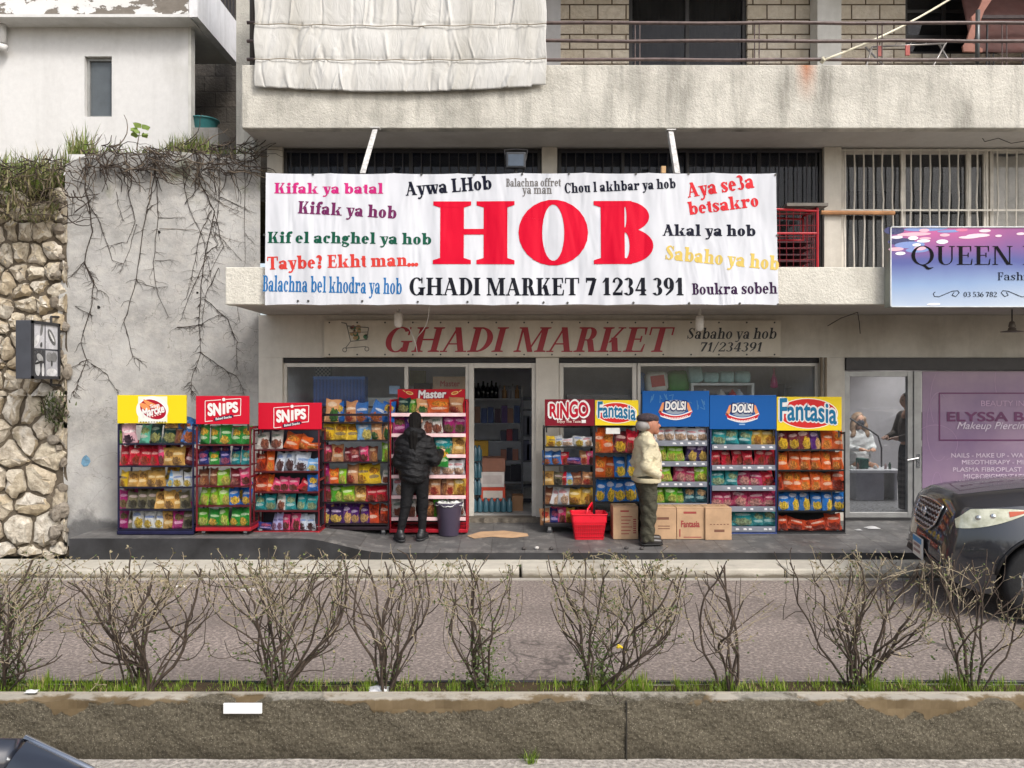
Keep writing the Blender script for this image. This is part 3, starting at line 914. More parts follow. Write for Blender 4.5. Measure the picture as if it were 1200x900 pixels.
# threshold stone
M_STEP = stucco("worn_stone", S(128, 120, 108), S(70, 66, 60), 3, 0, 40, .9)
b = MB()
b.grid(lambda u, v: (px(500, 10.6) + (px(662, 10.6) - px(500, 10.6)) * u, 10.58 + .012 * math.sin(u * 40) + .01 * math.sin(u * 91 + v * 5), .1 + (ZF - .1) * v), 60, 5)
b.grid(lambda u, v: (px(500, 10.6) + (px(662, 10.6) - px(500, 10.6)) * u, 10.58 + (.012 * math.sin(u * 40) + .01 * math.sin(u * 91 + 5)) * (1 - v) + .4 * v, ZF - .003), 60, 2)
b.build("threshold", M_STEP, bd)
for (a, c) in ((331, 500), (662, 962)):
	part_box("window_plinth", M_STEP, px(a, SY), px(c, SY), SY - .02, SY + .2, .1, ZF - .004)

# shop room
M_WALLIN = plain(S(228, 230, 236), 0.8, var=.06, name="pale_interior_paint")
M_FLOORIN = plain(S(176, 174, 170), 0.5, name="shop_floor_tile")
def room(x0, x1, y0, y1, z0, z1, mw_, mf, mc):
	b = MB()
	b.box(x0 - .1, x0, y0, y1, z0, z1, 0); b.box(x1, x1 + .1, y0, y1, z0, z1, 0); b.box(x0, x1, y1, y1 + .1, z0, z1, 0)
	b.build("interior_wall", mw_, bd)
	b = MB(); b.box(x0, x1, y0, y1, z0 - .05, z0); b.build("interior_floor", mf, bd)
	b = MB(); b.box(x0, x1, y0, y1, z1 + .002, z1 + .05); b.build("interior_ceiling", mc, bd)
room(px(331, 10.8), px(965, 10.8), 10.83, 14.6, ZF - .002, 3.08, M_WALLIN, M_FLOORIN, M_WALLIN)

# ------------------------------------------------------------------ salon front
SX0 = px(990, FD) + .004
part_box("shutter_box", M_ALU_DK, SX0, XB1, FD - .03, FD + .2, pz(434, FD - .03), ZL - .002, bevel=.008)
ZT2 = pz(435, FD)
ZB2 = pz(607, FD)
sd = window(bd, "salon_door", SX0, px(1071, FD), ZB2, ZT2, FD + .02, M_ALU_G, M_GL_SAL, 0.075)
b = MB(); b.tube([(px(1062, FD), FD - .03, pz(539, FD)), (px(1075, FD), FD - .03, pz(536.5, FD))], .012, 8); b.box(px(1074, FD), px(1077.5, FD), FD - .012, FD + .02, pz(548, FD), pz(532, FD))
b.build("handle", plain(S(200, 200, 200), .25, .9, name="steel"), sd)
b = MB(); b.box(px(1071, FD) + .002, px(1080, FD), FD, FD + .1, ZB2, ZT2)
b.build("door_post", M_ALU_G, bd, bevel=.004)
part_box("salon_plinth", plain(S(48, 47, 48), .5, name="dark_plinth"), SX0 - .02, XB1, FD - .0, FD + .24, .1, ZB2 - .002)
part_box("window_post", M_ALU_G, px(1300, FD), px(1312, FD), FD, FD + .1, ZB2, ZT2)
M_TILE = plain(S(176, 174, 176), 0.35, var=.05, name="salon_wall_tile")
room(px(985, 10.9), XB1 - .2, 10.95, 14.2, ZB2 - .002, 3.06, M_TILE, plain(S(150, 150, 150), .3, name="salon_floor"), M_WALLIN)
# ================================================================== RETAINING WALLS ON THE LEFT
WA, WB = Vector((px(62, 9.66), 9.66)), Vector((px(304, 10.72), 10.72))
WD = (WB - WA).normalized(); WN = Vector((WD.y, -WD.x))      # faces the road
def onwall(X, Y, off=0.0):
	"""the point of the rendered wall's face seen at photo coordinates X, Y"""
	dx = (X - CX) / F
	t = (WA.x * WN.x + WA.y * WN.y + off) / (dx * WN.x + WN.y)
	return Vector((dx * t, t, CAMZ - (Y - CY) * t / F))
def conc_mat():
	m, nt, b, out = newmat("grey_render")
	v = tc(nt)
	z = sepxyz(nt, v)[2]
	n1 = noise(nt, v, 1.1, 9, .62)
	c = mix(nt, ramp(nt, n1, [(.38, 0.), (.66, .9)]), S(172, 171, 168), S(130, 129, 126))
	c = mix(nt, ramp(nt, noise(nt, v, 6, 8, .75), [(.45, 0.), (.75, .7)]), c, S(182, 178, 171))
	st = noise(nt, tc(nt, scale=(1.8, 1.8, .3)), 1.9, 8, .65)
	up = ramp(nt, math_(nt, 'ADD', math_(nt, 'MULTIPLY', z, 0.2), math_(nt, 'MULTIPLY', st, 0.55)), [(1.03, 0.), (1.36, 1.)])
	c = mix(nt, math_(nt, 'MULTIPLY', up, .8), c, S(70, 66, 60))
	lowz = ramp(nt, math_(nt, 'ADD', z, math_(nt, 'MULTIPLY', noise(nt, v, 2.2, 6), -.9)), [(-.06, 1.), (.18, 0.)])
	c = mix(nt, math_(nt, 'MULTIPLY', lowz, .8), c, S(72, 72, 74))
	mo = math_(nt, 'MULTIPLY', ramp(nt, noise(nt, v, 1.7, 6), [(.56, 0.), (.7, 1.)]), ramp(nt, math_(nt, 'MULTIPLY', z, .2), [(.78, 0.), (.95, 1.)]))
	c = mix(nt, math_(nt, 'MULTIPLY', mo, .7), c, S(88, 92, 52))
	vo = N(nt, "ShaderNodeTexVoronoi", Scale=1.15); vo.feature = 'DISTANCE_TO_EDGE'
	wv = nt.nodes.new("ShaderNodeVectorMath"); wv.operation = 'ADD'
	nn = N(nt, "ShaderNodeTexNoise", Scale=3.0, Detail=5.0); nt.links.new(v, nn.inputs['Vector'])
	nt.links.new(v, wv.inputs[0]); nt.links.new(nn.outputs['Color'], wv.inputs[1]); nt.links.new(wv.outputs[0], vo.inputs['Vector'])
	c = mix(nt, ramp(nt, vo.outputs['Distance'], [(.0, .55), (.006, 0.)]), c, S(80, 75, 68))
	nt.links.new(c, b.inputs['Base Color'])
	b.inputs['Roughness'].default_value = .93
	b.inputs['Specular IOR Level'].default_value = .2
	bump(nt, b, math_(nt, 'ADD', noise(nt, v, 18, 7, .7), math_(nt, 'MULTIPLY', n1, 1.5)), .45, .03)
	return m
random.seed(12)
outline = [(62, 640), (76, 640)]
left_edge = [(75, 640), (76, 590), (74, 548), (78, 505), (79, 470), (74, 436), (72, 405), (68, 372), (69, 340), (78, 310), (77, 280), (80, 250), (76, 222), (77, 192)]
top_edge = [(95, 184), (125, 178), (160, 180), (205, 177), (240, 181), (275, 186), (305, 188)]
poly = left_edge + top_edge + [(305, 640)]
P3 = [onwall(X, Y) for X, Y in poly]
back = [p + Vector((-WN.x * .45, -WN.y * .45, 0)) for p in P3]
b = MB()
n = len(P3)
b.add(P3 + back, [tuple(range(n)), tuple(range(2 * n - 1, n - 1, -1))] + [(i, (i + 1) % n, n + (i + 1) % n, n + i) for i in range(n)])
rw = b.build("retaining_wall", conc_mat())
tag(rw, "cracked grey rendered retaining wall with dry creepers hanging down it", "wall")
# drain holes and a blue paint mark
for (X, Y, r) in ((115, 360, .022), (186, 272, .02), (231, 343, .016), (250, 590, .02)):
	p = onwall(X, Y, .004)
	b = MB(); b.disc_y((p.x, 0, p.z), 0.001, r, p.y - .001, p.y + .03, 10)
	b.build("drain_hole", plain(S(24, 22, 22), .9, name="hole_dark"), rw)
bp = [onwall(X, Y, .006) for X, Y in ((98, 535), (101, 533), (105, 537), (106, 541), (103, 546), (98, 547), (95, 543), (96, 538))]
b = MB(); b.add(bp, [tuple(range(8))])
b.build("paint_mark", plain(S(96, 134, 158), .8, var=.3, scale=20, name="blue_paint_smear"), rw, fix=False)

# rubble stone wall
def voronoi_cells(w, h, step, jit, seed):
	rr = random.Random(seed)
	sites = []
	rows = int(h / step) + 3
	for j in range(-1, rows):
		zz = j * step
		st = step * rr.uniform(.9, 1.15)
		xx = -step + rr.uniform(0, step)
		while xx < w + step:
			sites.append((xx + rr.uniform(-jit, jit) * step, zz + rr.uniform(-jit, jit) * step))
			xx += st * rr.choice((.75, 1.0, 1.0, 1.35))
	cells = []
	for i, (sx, sy) in enumerate(sites):
		if not (-.1 < sx < w + .1 and -.1 < sy < h + .1): continue
		poly = [(sx - 1, sy - 1), (sx + 1, sy - 1), (sx + 1, sy + 1), (sx - 1, sy + 1)]
		for k, (tx, ty) in enumerate(sites):
			if k == i or abs(tx - sx) > 1.4 or abs(ty - sy) > 1.4: continue
			mx, my, nx, ny = (sx + tx) / 2, (sy + ty) / 2, tx - sx, ty - sy
			out = []
			for q in range(len(poly)):
				a, c = poly[q], poly[(q + 1) % len(poly)]
				da = (a[0] - mx) * nx + (a[1] - my) * ny; dc = (c[0] - mx) * nx + (c[1] - my) * ny
				if da <= 0: out.append(a)
				if da * dc < 0:
					t = da / (da - dc); out.append((a[0] + (c[0] - a[0]) * t, a[1] + (c[1] - a[1]) * t))
			poly = out
			if len(poly) < 3: break
		if len(poly) >= 3: cells.append(poly)
	return cells
def rand_island(name, cols, rough=.9, bs=30, bmp=.7, dirt=None):
	m, nt, b, out = newmat(name)
	g = nt.nodes.new("ShaderNodeNewGeometry")
	v = tc(nt)
	c = ramp(nt, g.outputs['Random Per Island'], [(i / max(1, len(cols) - 1), q) for i, q in enumerate(cols)])
	c = mix(nt, ramp(nt, noise(nt, v, 12, 8, .75), [(.4, 0.), (.68, .8)]), c, dirt or tuple(x * .5 for x in cols[0]))
	nt.links.new(c, b.inputs['Base Color'])
	b.inputs['Roughness'].default_value = rough
	b.inputs['Specular IOR Level'].default_value = .25
	bump(nt, b, noise(nt, v, bs, 7, .7), bmp, .03)
	return m
SW0, SW1, SY0 = -9.6, px(78, 9.7), 9.72
sw = thing("stone_wall", "rubble stone retaining wall of pale rounded stones in dark mortar", "wall", ((SW0 + SW1) / 2, SY0, 0))
b = MB()
b.grid(lambda u, v: (SW0 + (SW1 - SW0) * u, SY0 + .015 * math.sin(u * 40 + v * 33) + .012 * math.sin(u * 91 - v * 71), .02 + 4.5 * v), 50, 100)
b.box(SW0, SW1 - .02, SY0 + .05, SY0 + .5, .02, 4.5)
b.build("mortar", stucco("dark_mortar", S(112, 102, 88), S(66, 58, 48), 3, 0, 50, .9), sw)
b = MB()
rr = random.Random(21)
for step, z0, z1, sd_ in ((.31, .04, 2.0, 5), (.23, 2.03, 4.5, 6)):
	for cell in voronoi_cells(SW1 - SW0, z1 - z0, step, .3, sd_):
		cx = sum(p[0] for p in cell) / len(cell); cy = sum(p[1] for p in cell) / len(cell)
		sub = []
		for q in range(len(cell)):                       # cut the corners
			a, c = cell[q], cell[(q + 1) % len(cell)]
			for t in (.13, .5, .87): sub.append((a[0] + (c[0] - a[0]) * t, a[1] + (c[1] - a[1]) * t))
		size = max(math.hypot(p[0] - cx, p[1] - cy) for p in sub)
		if size < .05 or size > .6: continue
		out_ = rr.uniform(.05, .10)
		rings = []
		for sc, d in ((-.018, 0.0), (-.03, .55), (-.055, .9), (-.1, 1.05)):
			ring = []
			for p in sub:
				L = math.hypot(p[0] - cx, p[1] - cy)
				k = max(.12, (L + sc * 1.0) / L)
				jx = rr.uniform(-.014, .014)
				xx = min(SW1 - SW0 - .005, max(0, cx + (p[0] - cx) * k + jx)); zz = max(.02, cy + (p[1] - cy) * k + rr.uniform(-.014, .014))
				ring.append((SW0 + xx, SY0 + .02 - out_ * d - rr.uniform(0, .03), z0 + zz))
			rings.append(ring)
		cx = min(SW1 - SW0 - .02, max(.02, cx)); nn = len(sub)
		vs = [p for r_ in rings for p in r_] + [(SW0 + cx, SY0 + .02 - out_ * 1.12, z0 + cy)]
		fs = [(i * nn + k, i * nn + (k + 1) % nn, (i + 1) * nn + (k + 1) % nn, (i + 1) * nn + k) for i in range(3) for k in range(nn)]
		fs += [(3 * nn + k, 3 * nn + (k + 1) % nn, 4 * nn) for k in range(nn)]
		b.add(vs, fs)
o = b.build("stones", rand_island("rubble_stone", [S(214, 206, 190), S(196, 184, 160), S(222, 216, 204), S(184, 168, 140), S(212, 204, 190)], bs=22, bmp=.9, dirt=S(128, 114, 94)), sw)
shade_auto(o, 34)
o.name = "stone_facing"; ORG[o.name] = org(sw)
# rubble heap of small grey stones where the two walls meet
rr = random.Random(2)
b = MB()
for i in range(46):
	Y = rr.uniform(225, 640); X = rr.uniform(60, 78) if Y > 350 else rr.uniform(62, 76)
	p = onwall(X, Y, .02)
	s = rr.uniform(.035, .085)
	b.ell((p.x, p.y, p.z), s, s * .7, s * rr.uniform(.7, 1.3), 7, 5)
for i, q in enumerate(b.v): b.v[i] = (q[0] + rr.uniform(-.01, .01), q[1] + rr.uniform(-.01, .01), q[2] + rr.uniform(-.01, .01))
o = b.build("edge_stone_facing", rand_island("grey_rubble", [S(150, 142, 130), S(128, 118, 104), S(166, 158, 146)], dirt=S(92, 84, 74)), sw)

# ------------------------------------------------------------------ dry creepers
M_VINE = plain(S(58, 48, 40), .9, var=.3, scale=20, name="dry_creeper")
M_VINE2 = plain(S(104, 92, 78), .9, var=.3, scale=20, name="grey_creeper")
rr = random.Random(33)
def wiggle(pts, amp, n):
	out = []
	for i in range(len(pts) - 1):
		a, c = pts[i], pts[i + 1]
		for k in range(n):
			t = k / n
			out.append((a[0] + (c[0] - a[0]) * t + rr.uniform(-amp, amp), a[1] + (c[1] - a[1]) * t + rr.uniform(-amp, amp)))
	out.append(pts[-1])
	return out
def creeper(label, strands, r0, twigs, m=M_VINE, group="dry creepers hanging down the grey wall"):
	root = strands[0][0]
	r0 *= .72; twigs *= 1.5
	b = MB()
	for si, s in enumerate(strands):
		w = wiggle(s, .9, 4)
		r = r0 * (1 if si == 0 else .65)
		pts = [onwall(X, Y, .012 + .01 * math.sin(i * 1.3 + si)) for i, (X, Y) in enumerate(w)]
		b.tube(pts, [r * (1 - .65 * i / len(pts)) for i in range(len(pts))], 5)
		for q in range(int(twigs * len(w) / 10)):
			X, Y = rr.choice(w)
			an = rr.uniform(0, 2 * math.pi); L = rr.uniform(4, 17)
			tw = [(X, Y)]
			for k in range(4):
				an += rr.uniform(-.6, .6)
				tw.append((tw[-1][0] + math.cos(an) * L / 4, tw[-1][1] + abs(math.sin(an)) * L / 4))
			pp = [onwall(x_, y_, .012) for x_, y_ in tw]
			b.tube(pp, [r * .4, r * .35, r * .3, r * .25, r * .15], 4)
	o = b.build("creeper", m, smooth=True)
	return tag(o, label, "creeper", group)
def vc(*pts): return [(x * .2667, 220 + y * .2667) for x, y in pts]
creeper("long forked dry creeper running down beside the stone wall", [vc((375, -130), (372, 0), (392, 75), (405, 190), (370, 325), (415, 410), (400, 540), (355, 680), (380, 755), (345, 850), (322, 910)), vc((392, 75), (440, 150), (490, 320), (540, 332)), vc((370, 325), (330, 370), (292, 405)), vc((370, 330), (420, 440), (470, 470)), vc((380, 755), (310, 792)), vc((400, 770), (470, 820), (520, 905)), vc((405, 560), (330, 520))], .011, 9)
creeper("short dry creeper hanging in a hook shape above the middle of the wall", [vc((555, -160), (560, 0), (595, 150), (560, 240), (470, 255)), vc((600, 160), (560, 300), (525, 380)), vc((510, 20), (520, 90), (548, 150))], .008, 7)
creeper("long single dry creeper down the middle of the grey wall", [vc((690, -170), (670, 0), (630, 180), (600, 400), (545, 590), (580, 740), (622, 766)), vc((640, 100), (700, 60))], .010, 9)
creeper("thin dry creeper with a sideways branch near the middle of the wall", [vc((680, -150), (690, 0), (695, 130), (675, 330), (685, 440), (740, 567)), vc((600, 410), (680, 440), (738, 435)), vc((680, 320), (760, 318)), vc((695, 130), (810, 130))], .008, 7)
creeper("dense dry creeper bundle beside the market building", [vc((860, -160), (880, -20), (940, 100), (905, 280), (880, 480), (875, 600), (880, 720), (840, 850), (840, 905)), vc((968, -150), (965, 0), (950, 200), (1062, 320)), vc((800, -100), (820, 60), (900, 240), (930, 420)), vc((910, 300), (830, 480), (800, 572)), vc((960, 350), (900, 480), (890, 600)), vc((880, 720), (960, 780), (1040, 830), (1070, 900)), vc((900, 490), (1000, 580), (1040, 680), (1040, 782)), vc((930, 100), (880, 200), (850, 360), (820, 480)), vc((965, 40), (1075, 90)), vc((905, 290), (960, 250), (900, 90)), vc((940, 110), (980, 260), (910, 400)), vc((780, 615), (880, 600), (960, 560))], .011, 16)
creeper("thin dry creeper straggling behind the banner edge", [vc((1075, -150), (1075, 0), (1078, 320)), vc((1078, 200), (1110, 240)), vc((1040, 500), (1055, 590))], .007, 9)
creeper("pale bare creeper stem slanting across the wall top", [[(190, 190), (215, 205), (240, 222), (262, 240), (285, 250)], vc((860, 0), (960, 60), (1060, 132)), vc((700, 180), (850, 185), (1060, 240))], .008, 2, M_VINE2)

# tangle of dead stems along the wall top (nobody could count it)
b = MB()
for i in range(430):
	X = rr.uniform(-30, 300)
	base = 178 if X > 90 else 188
	Y = base + (rr.uniform(-9, 26) if X > 90 else rr.uniform(-6, 92) * rr.random() ** .6)
	if 90 < X: Y = min(Y, 205 if rr.random() < .93 else 240)
	off = rr.uniform(.02, .22) if X > 78 else rr.uniform(.1, .3)
	an = rr.uniform(-.5, .5) + (0 if rr.random() < .6 else 1.2)
	L = rr.uniform(14, 46)
	pts = [(X, Y)]
	for k in range(6):
		an += rr.uniform(-.55, .55)
		pts.append((pts[-1][0] + math.cos(an) * L / 6, pts[-1][1] + math.sin(an) * L / 6))
	r = rr.uniform(.004, .011)
	b.tube([onwall(x_, y_, off + .02 * math.sin(k)) for k, (x_, y_) in enumerate(pts)], [r * (1 - .1 * k) for k in range(7)], 4, m=0 if rr.random() < .65 else 1)
o = kind(b.build("dead_undergrowth", [M_VINE, M_VINE2], smooth=True), 'stuff')
o['label'] = "tangle of dead creeper stems along the top of both retaining walls"

# terrace above the wall
M_TERR = stucco("terrace_soil", S(92, 84, 60), S(52, 50, 36), 2, 0, 40, .9)
def terr(u, v):
	X = -14 + 10.3 * u
	y0 = (WA.y + (X - WA.x) * WD.y / WD.x + .4) if X > WA.x else 10.06
	return (X, y0 + (15.3 - y0) * v, 4.92 + .06 * math.sin(u * 30 + v * 9) + .2 * v)
b = MB(); b.grid(terr, 60, 20)
b.box(-14, -5.95, 10.23, 10.5, .02, 4.98)
kind(b.build("terrace_ground", M_TERR), 'structure')

def leafmat(name, cols, tr=.25):
	m, nt, b, out = newmat(name)
	g = nt.nodes.new("ShaderNodeNewGeometry")
	nt.links.new(ramp(nt, g.outputs['Random Per Island'], [(i / (len(cols) - 1), q) for i, q in enumerate(cols)]), b.inputs['Base Color'])
	b.inputs['Roughness'].default_value = .6
	t = nt.nodes.new("ShaderNodeBsdfTranslucent")
	nt.links.new(ramp(nt, g.outputs['Random Per Island'], [(i / (len(cols) - 1), q) for i, q in enumerate(cols)]), t.inputs[0])
	ms = nt.nodes.new("ShaderNodeMixShader"); ms.inputs[0].default_value = tr
	nt.links.new(b.outputs[0], ms.inputs[1]); nt.links.new(t.outputs[0], ms.inputs[2]); nt.links.new(ms.outputs[0], out.inputs[0])
	return m
M_GRASS = leafmat("grass_blades", [S(96, 118, 44), S(128, 146, 62), S(78, 100, 40), S(158, 164, 88)])
M_WEED = leafmat("weed_leaves", [S(88, 104, 56), S(128, 130, 84), S(164, 154, 116), S(110, 100, 74)])
def blade(b, base, h, w, lean, seed_an, m=0):
	dx, dy = math.cos(seed_an), math.sin(seed_an)
	bx, by, bz = base
	px_, py_ = -dy * w / 2, dx * w / 2
	mid = (bx + dx * lean * .4, by + dy * lean * .4, bz + h * .62)
	tip = (bx + dx * lean, by + dy * lean, bz + h)
	b.add([(bx - px_, by - py_, bz), (bx + px_, by + py_, bz), (mid[0] + px_ * .7, mid[1] + py_ * .7, mid[2]), (mid[0] - px_ * .7, mid[1] - py_ * .7, mid[2]), tip], [(0, 1, 2, 3), (3, 2, 4)], m)
b = MB()
for i in range(2300):
	X = rr.choice((rr.gauss(30, 34), rr.gauss(70, 26), rr.gauss(222, 20), rr.gauss(226, 12), rr.uniform(-30, 300), rr.gauss(20, 30)))
	X = max(-60, min(302, X))
	p = onwall(X, 178 if X > 80 else 196, -rr.uniform(.02, .6))
	hh = rr.uniform(.04, .34) * rr.uniform(.4, 1.1) * (1.25 if X < 110 else 1.0 if 195 < X < 245 else .5)
	blade(b, (p.x, p.y, p.z - .03 - (.28 * rr.random() if X < 75 else 0)), hh, rr.uniform(.008, .02), rr.uniform(.03, .2), rr.uniform(0, 6.28), 0 if rr.random() < .5 else 1)
for i in range(500):     # hanging over the stone wall
	X = rr.uniform(-40, 72); p = onwall(X, rr.uniform(200, 262), rr.uniform(.1, .26))
	blade(b, tuple(p), rr.uniform(-.05, .2), rr.uniform(.012, .025), rr.uniform(.05, .2), rr.uniform(0, 6.28), 1)
o = kind(b.build("weeds", [M_GRASS, M_WEED], fix=False), 'stuff')
o['label'] = "rough grass and weeds growing along the top of the retaining walls"
# fig seedling with broad leaves
sp = onwall(160, 176, -.1)
fg = thing("seedling", "young broad-leaved seedling standing above the wall top", "plant", sp)
b = MB(); b.tube([sp, sp + Vector((.02, 0, .12)), sp + Vector((.05, -.02, .24))], [.008, .006, .004], 6); b.build("stem", M_VINE2, fg)
b = MB()
for i in range(10):
	an = i * 2.4; c = sp + Vector((.05 + .08 * math.cos(an), -.03 + .06 * math.sin(an), .2 + .05 * (i % 3)))
	q = []
	for k in range(9):
		t = 2 * math.pi * k / 9; r = .05 * (1 if k % 2 else .7)
		q.append(c + Vector((r * math.cos(t + i), .035 * math.sin(t + i * 2), r * (.5 + .4 * math.sin(i)) * math.sin(t + i))))
	b.add(q, [tuple(range(9))])
b.build("leaf_cluster", leafmat("fig_leaf", [S(116, 140, 60), S(140, 160, 80)]), fg, fix=False)
# bush of dark weeds growing out of the joint between the walls
wp = onwall(66, 480, .06)
b = MB()
for i in range(240):
	q = wp + Vector((rr.gauss(0, .09), rr.uniform(-.12, 0), rr.gauss(0, .11)))
	blade(b, tuple(q), rr.uniform(-.02, .09), .02, rr.uniform(.03, .08), rr.uniform(0, 6.28))
tag(b.build("wall_weed", leafmat("dark_weed", [S(58, 66, 34), S(82, 92, 48)]), fix=False), "dark green weed growing out of the joint beside the stone wall", "plant")

# ------------------------------------------------------------------ projecting light box
bx0, bx1 = px(18, 9.0), px(36, 9.0)
lb = thing("lightbox_sign", "dark projecting lightbox with four grey photographs on the stone wall", "sign", ((bx0 + bx1) / 2, 9.3, pz(445, 9.0)))
z0, z1 = pz(444, 9.0), pz(375, 9.0)
b = MB(); b.box(bx0, bx1, 9.0, 9.56, z0, z1)
b.build("case", plain(S(64, 66, 72), .4, name="dark_grey_box_paint"), lb, bevel=.008)
b = MB()
for (ya, yb, za, zb) in ((9.0, 9.56, z0, z0 + .035), (9.0, 9.56, z1 - .035, z1), (9.0, 9.035, z0, z1), (9.525, 9.56, z0, z1)): b.box(bx1 + .001, bx1 + .02, ya, yb, za, zb)
b.build("frame", plain(S(40, 40, 44), .35, name="black_frame"), lb)
def photo(y0, y1, za, zb, base, blobs):
	b = MB(); X = bx1 + .004
	b.quad((X, y0, za), (X, y1, za), (X, y1, zb), (X, y0, zb), 0)
	mats = [plain(S(base, base, base + 4), .25, var=.2, scale=4, name="grey_photo")]
	for k, (u, v, ru, rv, rot, g) in enumerate(blobs):
		pts = ellp(0, 0, ru, rv, rot, 20)
		b.add([(X + .0006 * (k + 1), y0 + (y1 - y0) * min(1, max(0, u + p)), za + (zb - za) * min(1, max(0, v + q))) for p, q in pts], [tuple(range(20))], k + 1)
		mats.append(plain(S(g, g, g), .3, var=.2, scale=8, name="grey_photo"))
	b.build("photo_panel", mats, lb, fix=False)
ym, zm = 9.27, (z0 + z1) / 2 + .01
photo(9.035, ym - .01, zm + .01, z1 - .035, 200, [(.3, .3, .34, .16, 40, 222), (.75, .8, .3, .12, 70, 120), (.7, .15, .12, .1, 60, 70)])
photo(ym + .01, 9.525, zm + .01, z1 - .035, 206, [(.5, .5, .44, .2, -45, 110), (.5, .53, .3, .06, -45, 226), (.42, .4, .3, .05, -45, 84)])
photo(9.035, ym - .01, z0 + .035, zm - .01, 60, [(.4, .3, .22, .3, 10, 190), (.6, .7, .3, .14, -20, 160), (.5, .52, .36, .05, 10, 30), (.85, .2, .12, .3, 0, 210)])
photo(ym + .01, 9.525, z0 + .035, zm - .01, 176, [(.3, .75, .26, .2, 0, 128), (.7, .75, .26, .2, 0, 120), (.5, .5, .08, .12, 0, 50), (.5, .15, .45, .16, 0, 214)])
b = MB(); b.tube([(bx1 - .06, 9.5, z1), (bx1 - .06, 9.5, z1 + .08), (bx1 - .06, 9.75, z1 + .1)], .015, 6); b.tube([(bx1 - .06, 9.5, z0), (bx1 - .06, 9.5, z0 - .07), (bx1 - .06, 9.75, z0 - .08)], .015, 6)
b.build("bracket", M_ALU_DK, lb)

# ================================================================== WHITE HOUSE ABOVE
HY = 13.0
M_HOUSE = stucco("white_house_render", S(218, 217, 215), S(186, 184, 178), .7, .25, 60, .1, lo=.52, hi=.85)
def peel_mat():
	m, nt, b, out = newmat("peeling_white_paint")
	v = tc(nt, scale=(1, 1, 1.8))
	n1 = noise(nt, v, 1.6, 9, .62)
	f = ramp(nt, n1, [(.49, 0.), (.505, 1.)])
	c = mix(nt, f, S(218, 217, 214), mix(nt, noise(nt, v, 8, 6), S(96, 90, 82), S(140, 132, 122)))
	nt.links.new(c, b.inputs['Base Color']); b.inputs['Roughness'].default_value = .9
	bump(nt, b, math_(nt, 'SUBTRACT', 1.0, f), .5, .02)
	return m
hs_ = thing("white_house", "white rendered house with peeling parapet above the retaining wall", "house", (-8, 14, 4.8))
hx1 = px(221, HY)
wx0, wx1, wz0, wz1 = px(99, HY), px(131, HY), pz(137, HY), pz(66, HY)
HT = pz(29, HY)
b = MB()
b.box(-16, wx0, HY, HY + .25, 4.6, HT); b.box(wx1, hx1 - .001, HY, HY + .25, 4.6, HT); b.box(wx0, wx1, HY, HY + .25, 4.6, wz0); b.box(wx0, wx1, HY, HY + .25, wz1, HT)
b.build("front_wall", M_HOUSE, hs_)
b = MB(); b.box(hx1, hx1 + .05, HY - .02, HY + .14, 4.6, HT)
b.build("corner_post", M_WHT, hs_)
b = MB(); b.box(wx0 + .002, wx1 - .002, HY + .12, HY + .17, wz0 + .002, wz1 - .002)
wf = b.build("window", plain(S(88, 94, 98), .4, var=.1, name="grey_shutter"), hs_)
b = frame_mb(wx0 + .003, wx1 - .003, wz0 + .003, wz1 - .003, HY + .08, HY + .119, .04)
b.build("frame", M_ALU_G, wf)
# floor slab edge with peeling paint: nearer at its right-hand end
b = MB()
b.add([(-16, HY + .3, HT), (hx1 + .14, HY - .35, HT + .02), (hx1 + .14, HY + .4, HT + .02), (-16, HY + .4, HT), (-16, HY + .3, HT + .75), (hx1 + .14, HY - .35, HT + .77), (hx1 + .14, HY + .4, HT + .77), (-16, HY + .4, HT + .75)],
	  [(0, 3, 2, 1), (4, 5, 6, 7), (0, 1, 5, 4), (1, 2, 6, 5), (2, 3, 7, 6), (3, 0, 4, 7)])
b.build("parapet", peel_mat(), hs_)
b = MB(); b.box(-16, hx1 + .17, HY - .38, HY + .42, HT - .05, HT - .002); b.build("drip_edge", M_HOUSE, hs_)
# side balcony running back
sx = hx1 + .16
b = MB(); b.box(sx - .01, sx + .13, HY - .34, HY + 1.62, HT - .03, HT + .74); b.build("side_fascia", stucco("side_paint", S(224, 224, 226), S(120, 116, 110), 1.0, .3, 60, .2, lo=.6, hi=.8), hs_)
b = MB(); b.box(hx1 - 2.2, sx + .05, HY + .3, HY + 1.6, HT, HT + .12); b.build("side_slab", M_HOUSE, hs_)
b = MB()
for i in range(9): b.box(sx + .05, sx + .08, HY + .1 + i * .17, HY + .13 + i * .17, HT + .74, HT + 1.6)
b.build("railing_lattice", M_ALU_DK, hs_)
b = MB(); b.box(hx1 - 2.2, hx1 - 2.1, HY + .3, HY + 3, 4.6, HT); b.build("inner_wall", M_HOUSE, hs_)
b = MB(); b.tube([(px(3, HY - .1), HY - .1, HT - .35), (px(3, HY - .1), HY - .1, HT - .02)], .06, 10); b.tube([(px(-30, HY - .1), HY - .14, HT - .3), (px(9, HY - .1), HY - .14, HT - .46)], .06, 10)
b.build("gutter_pipe", M_HOUSE, hs_, smooth=True)

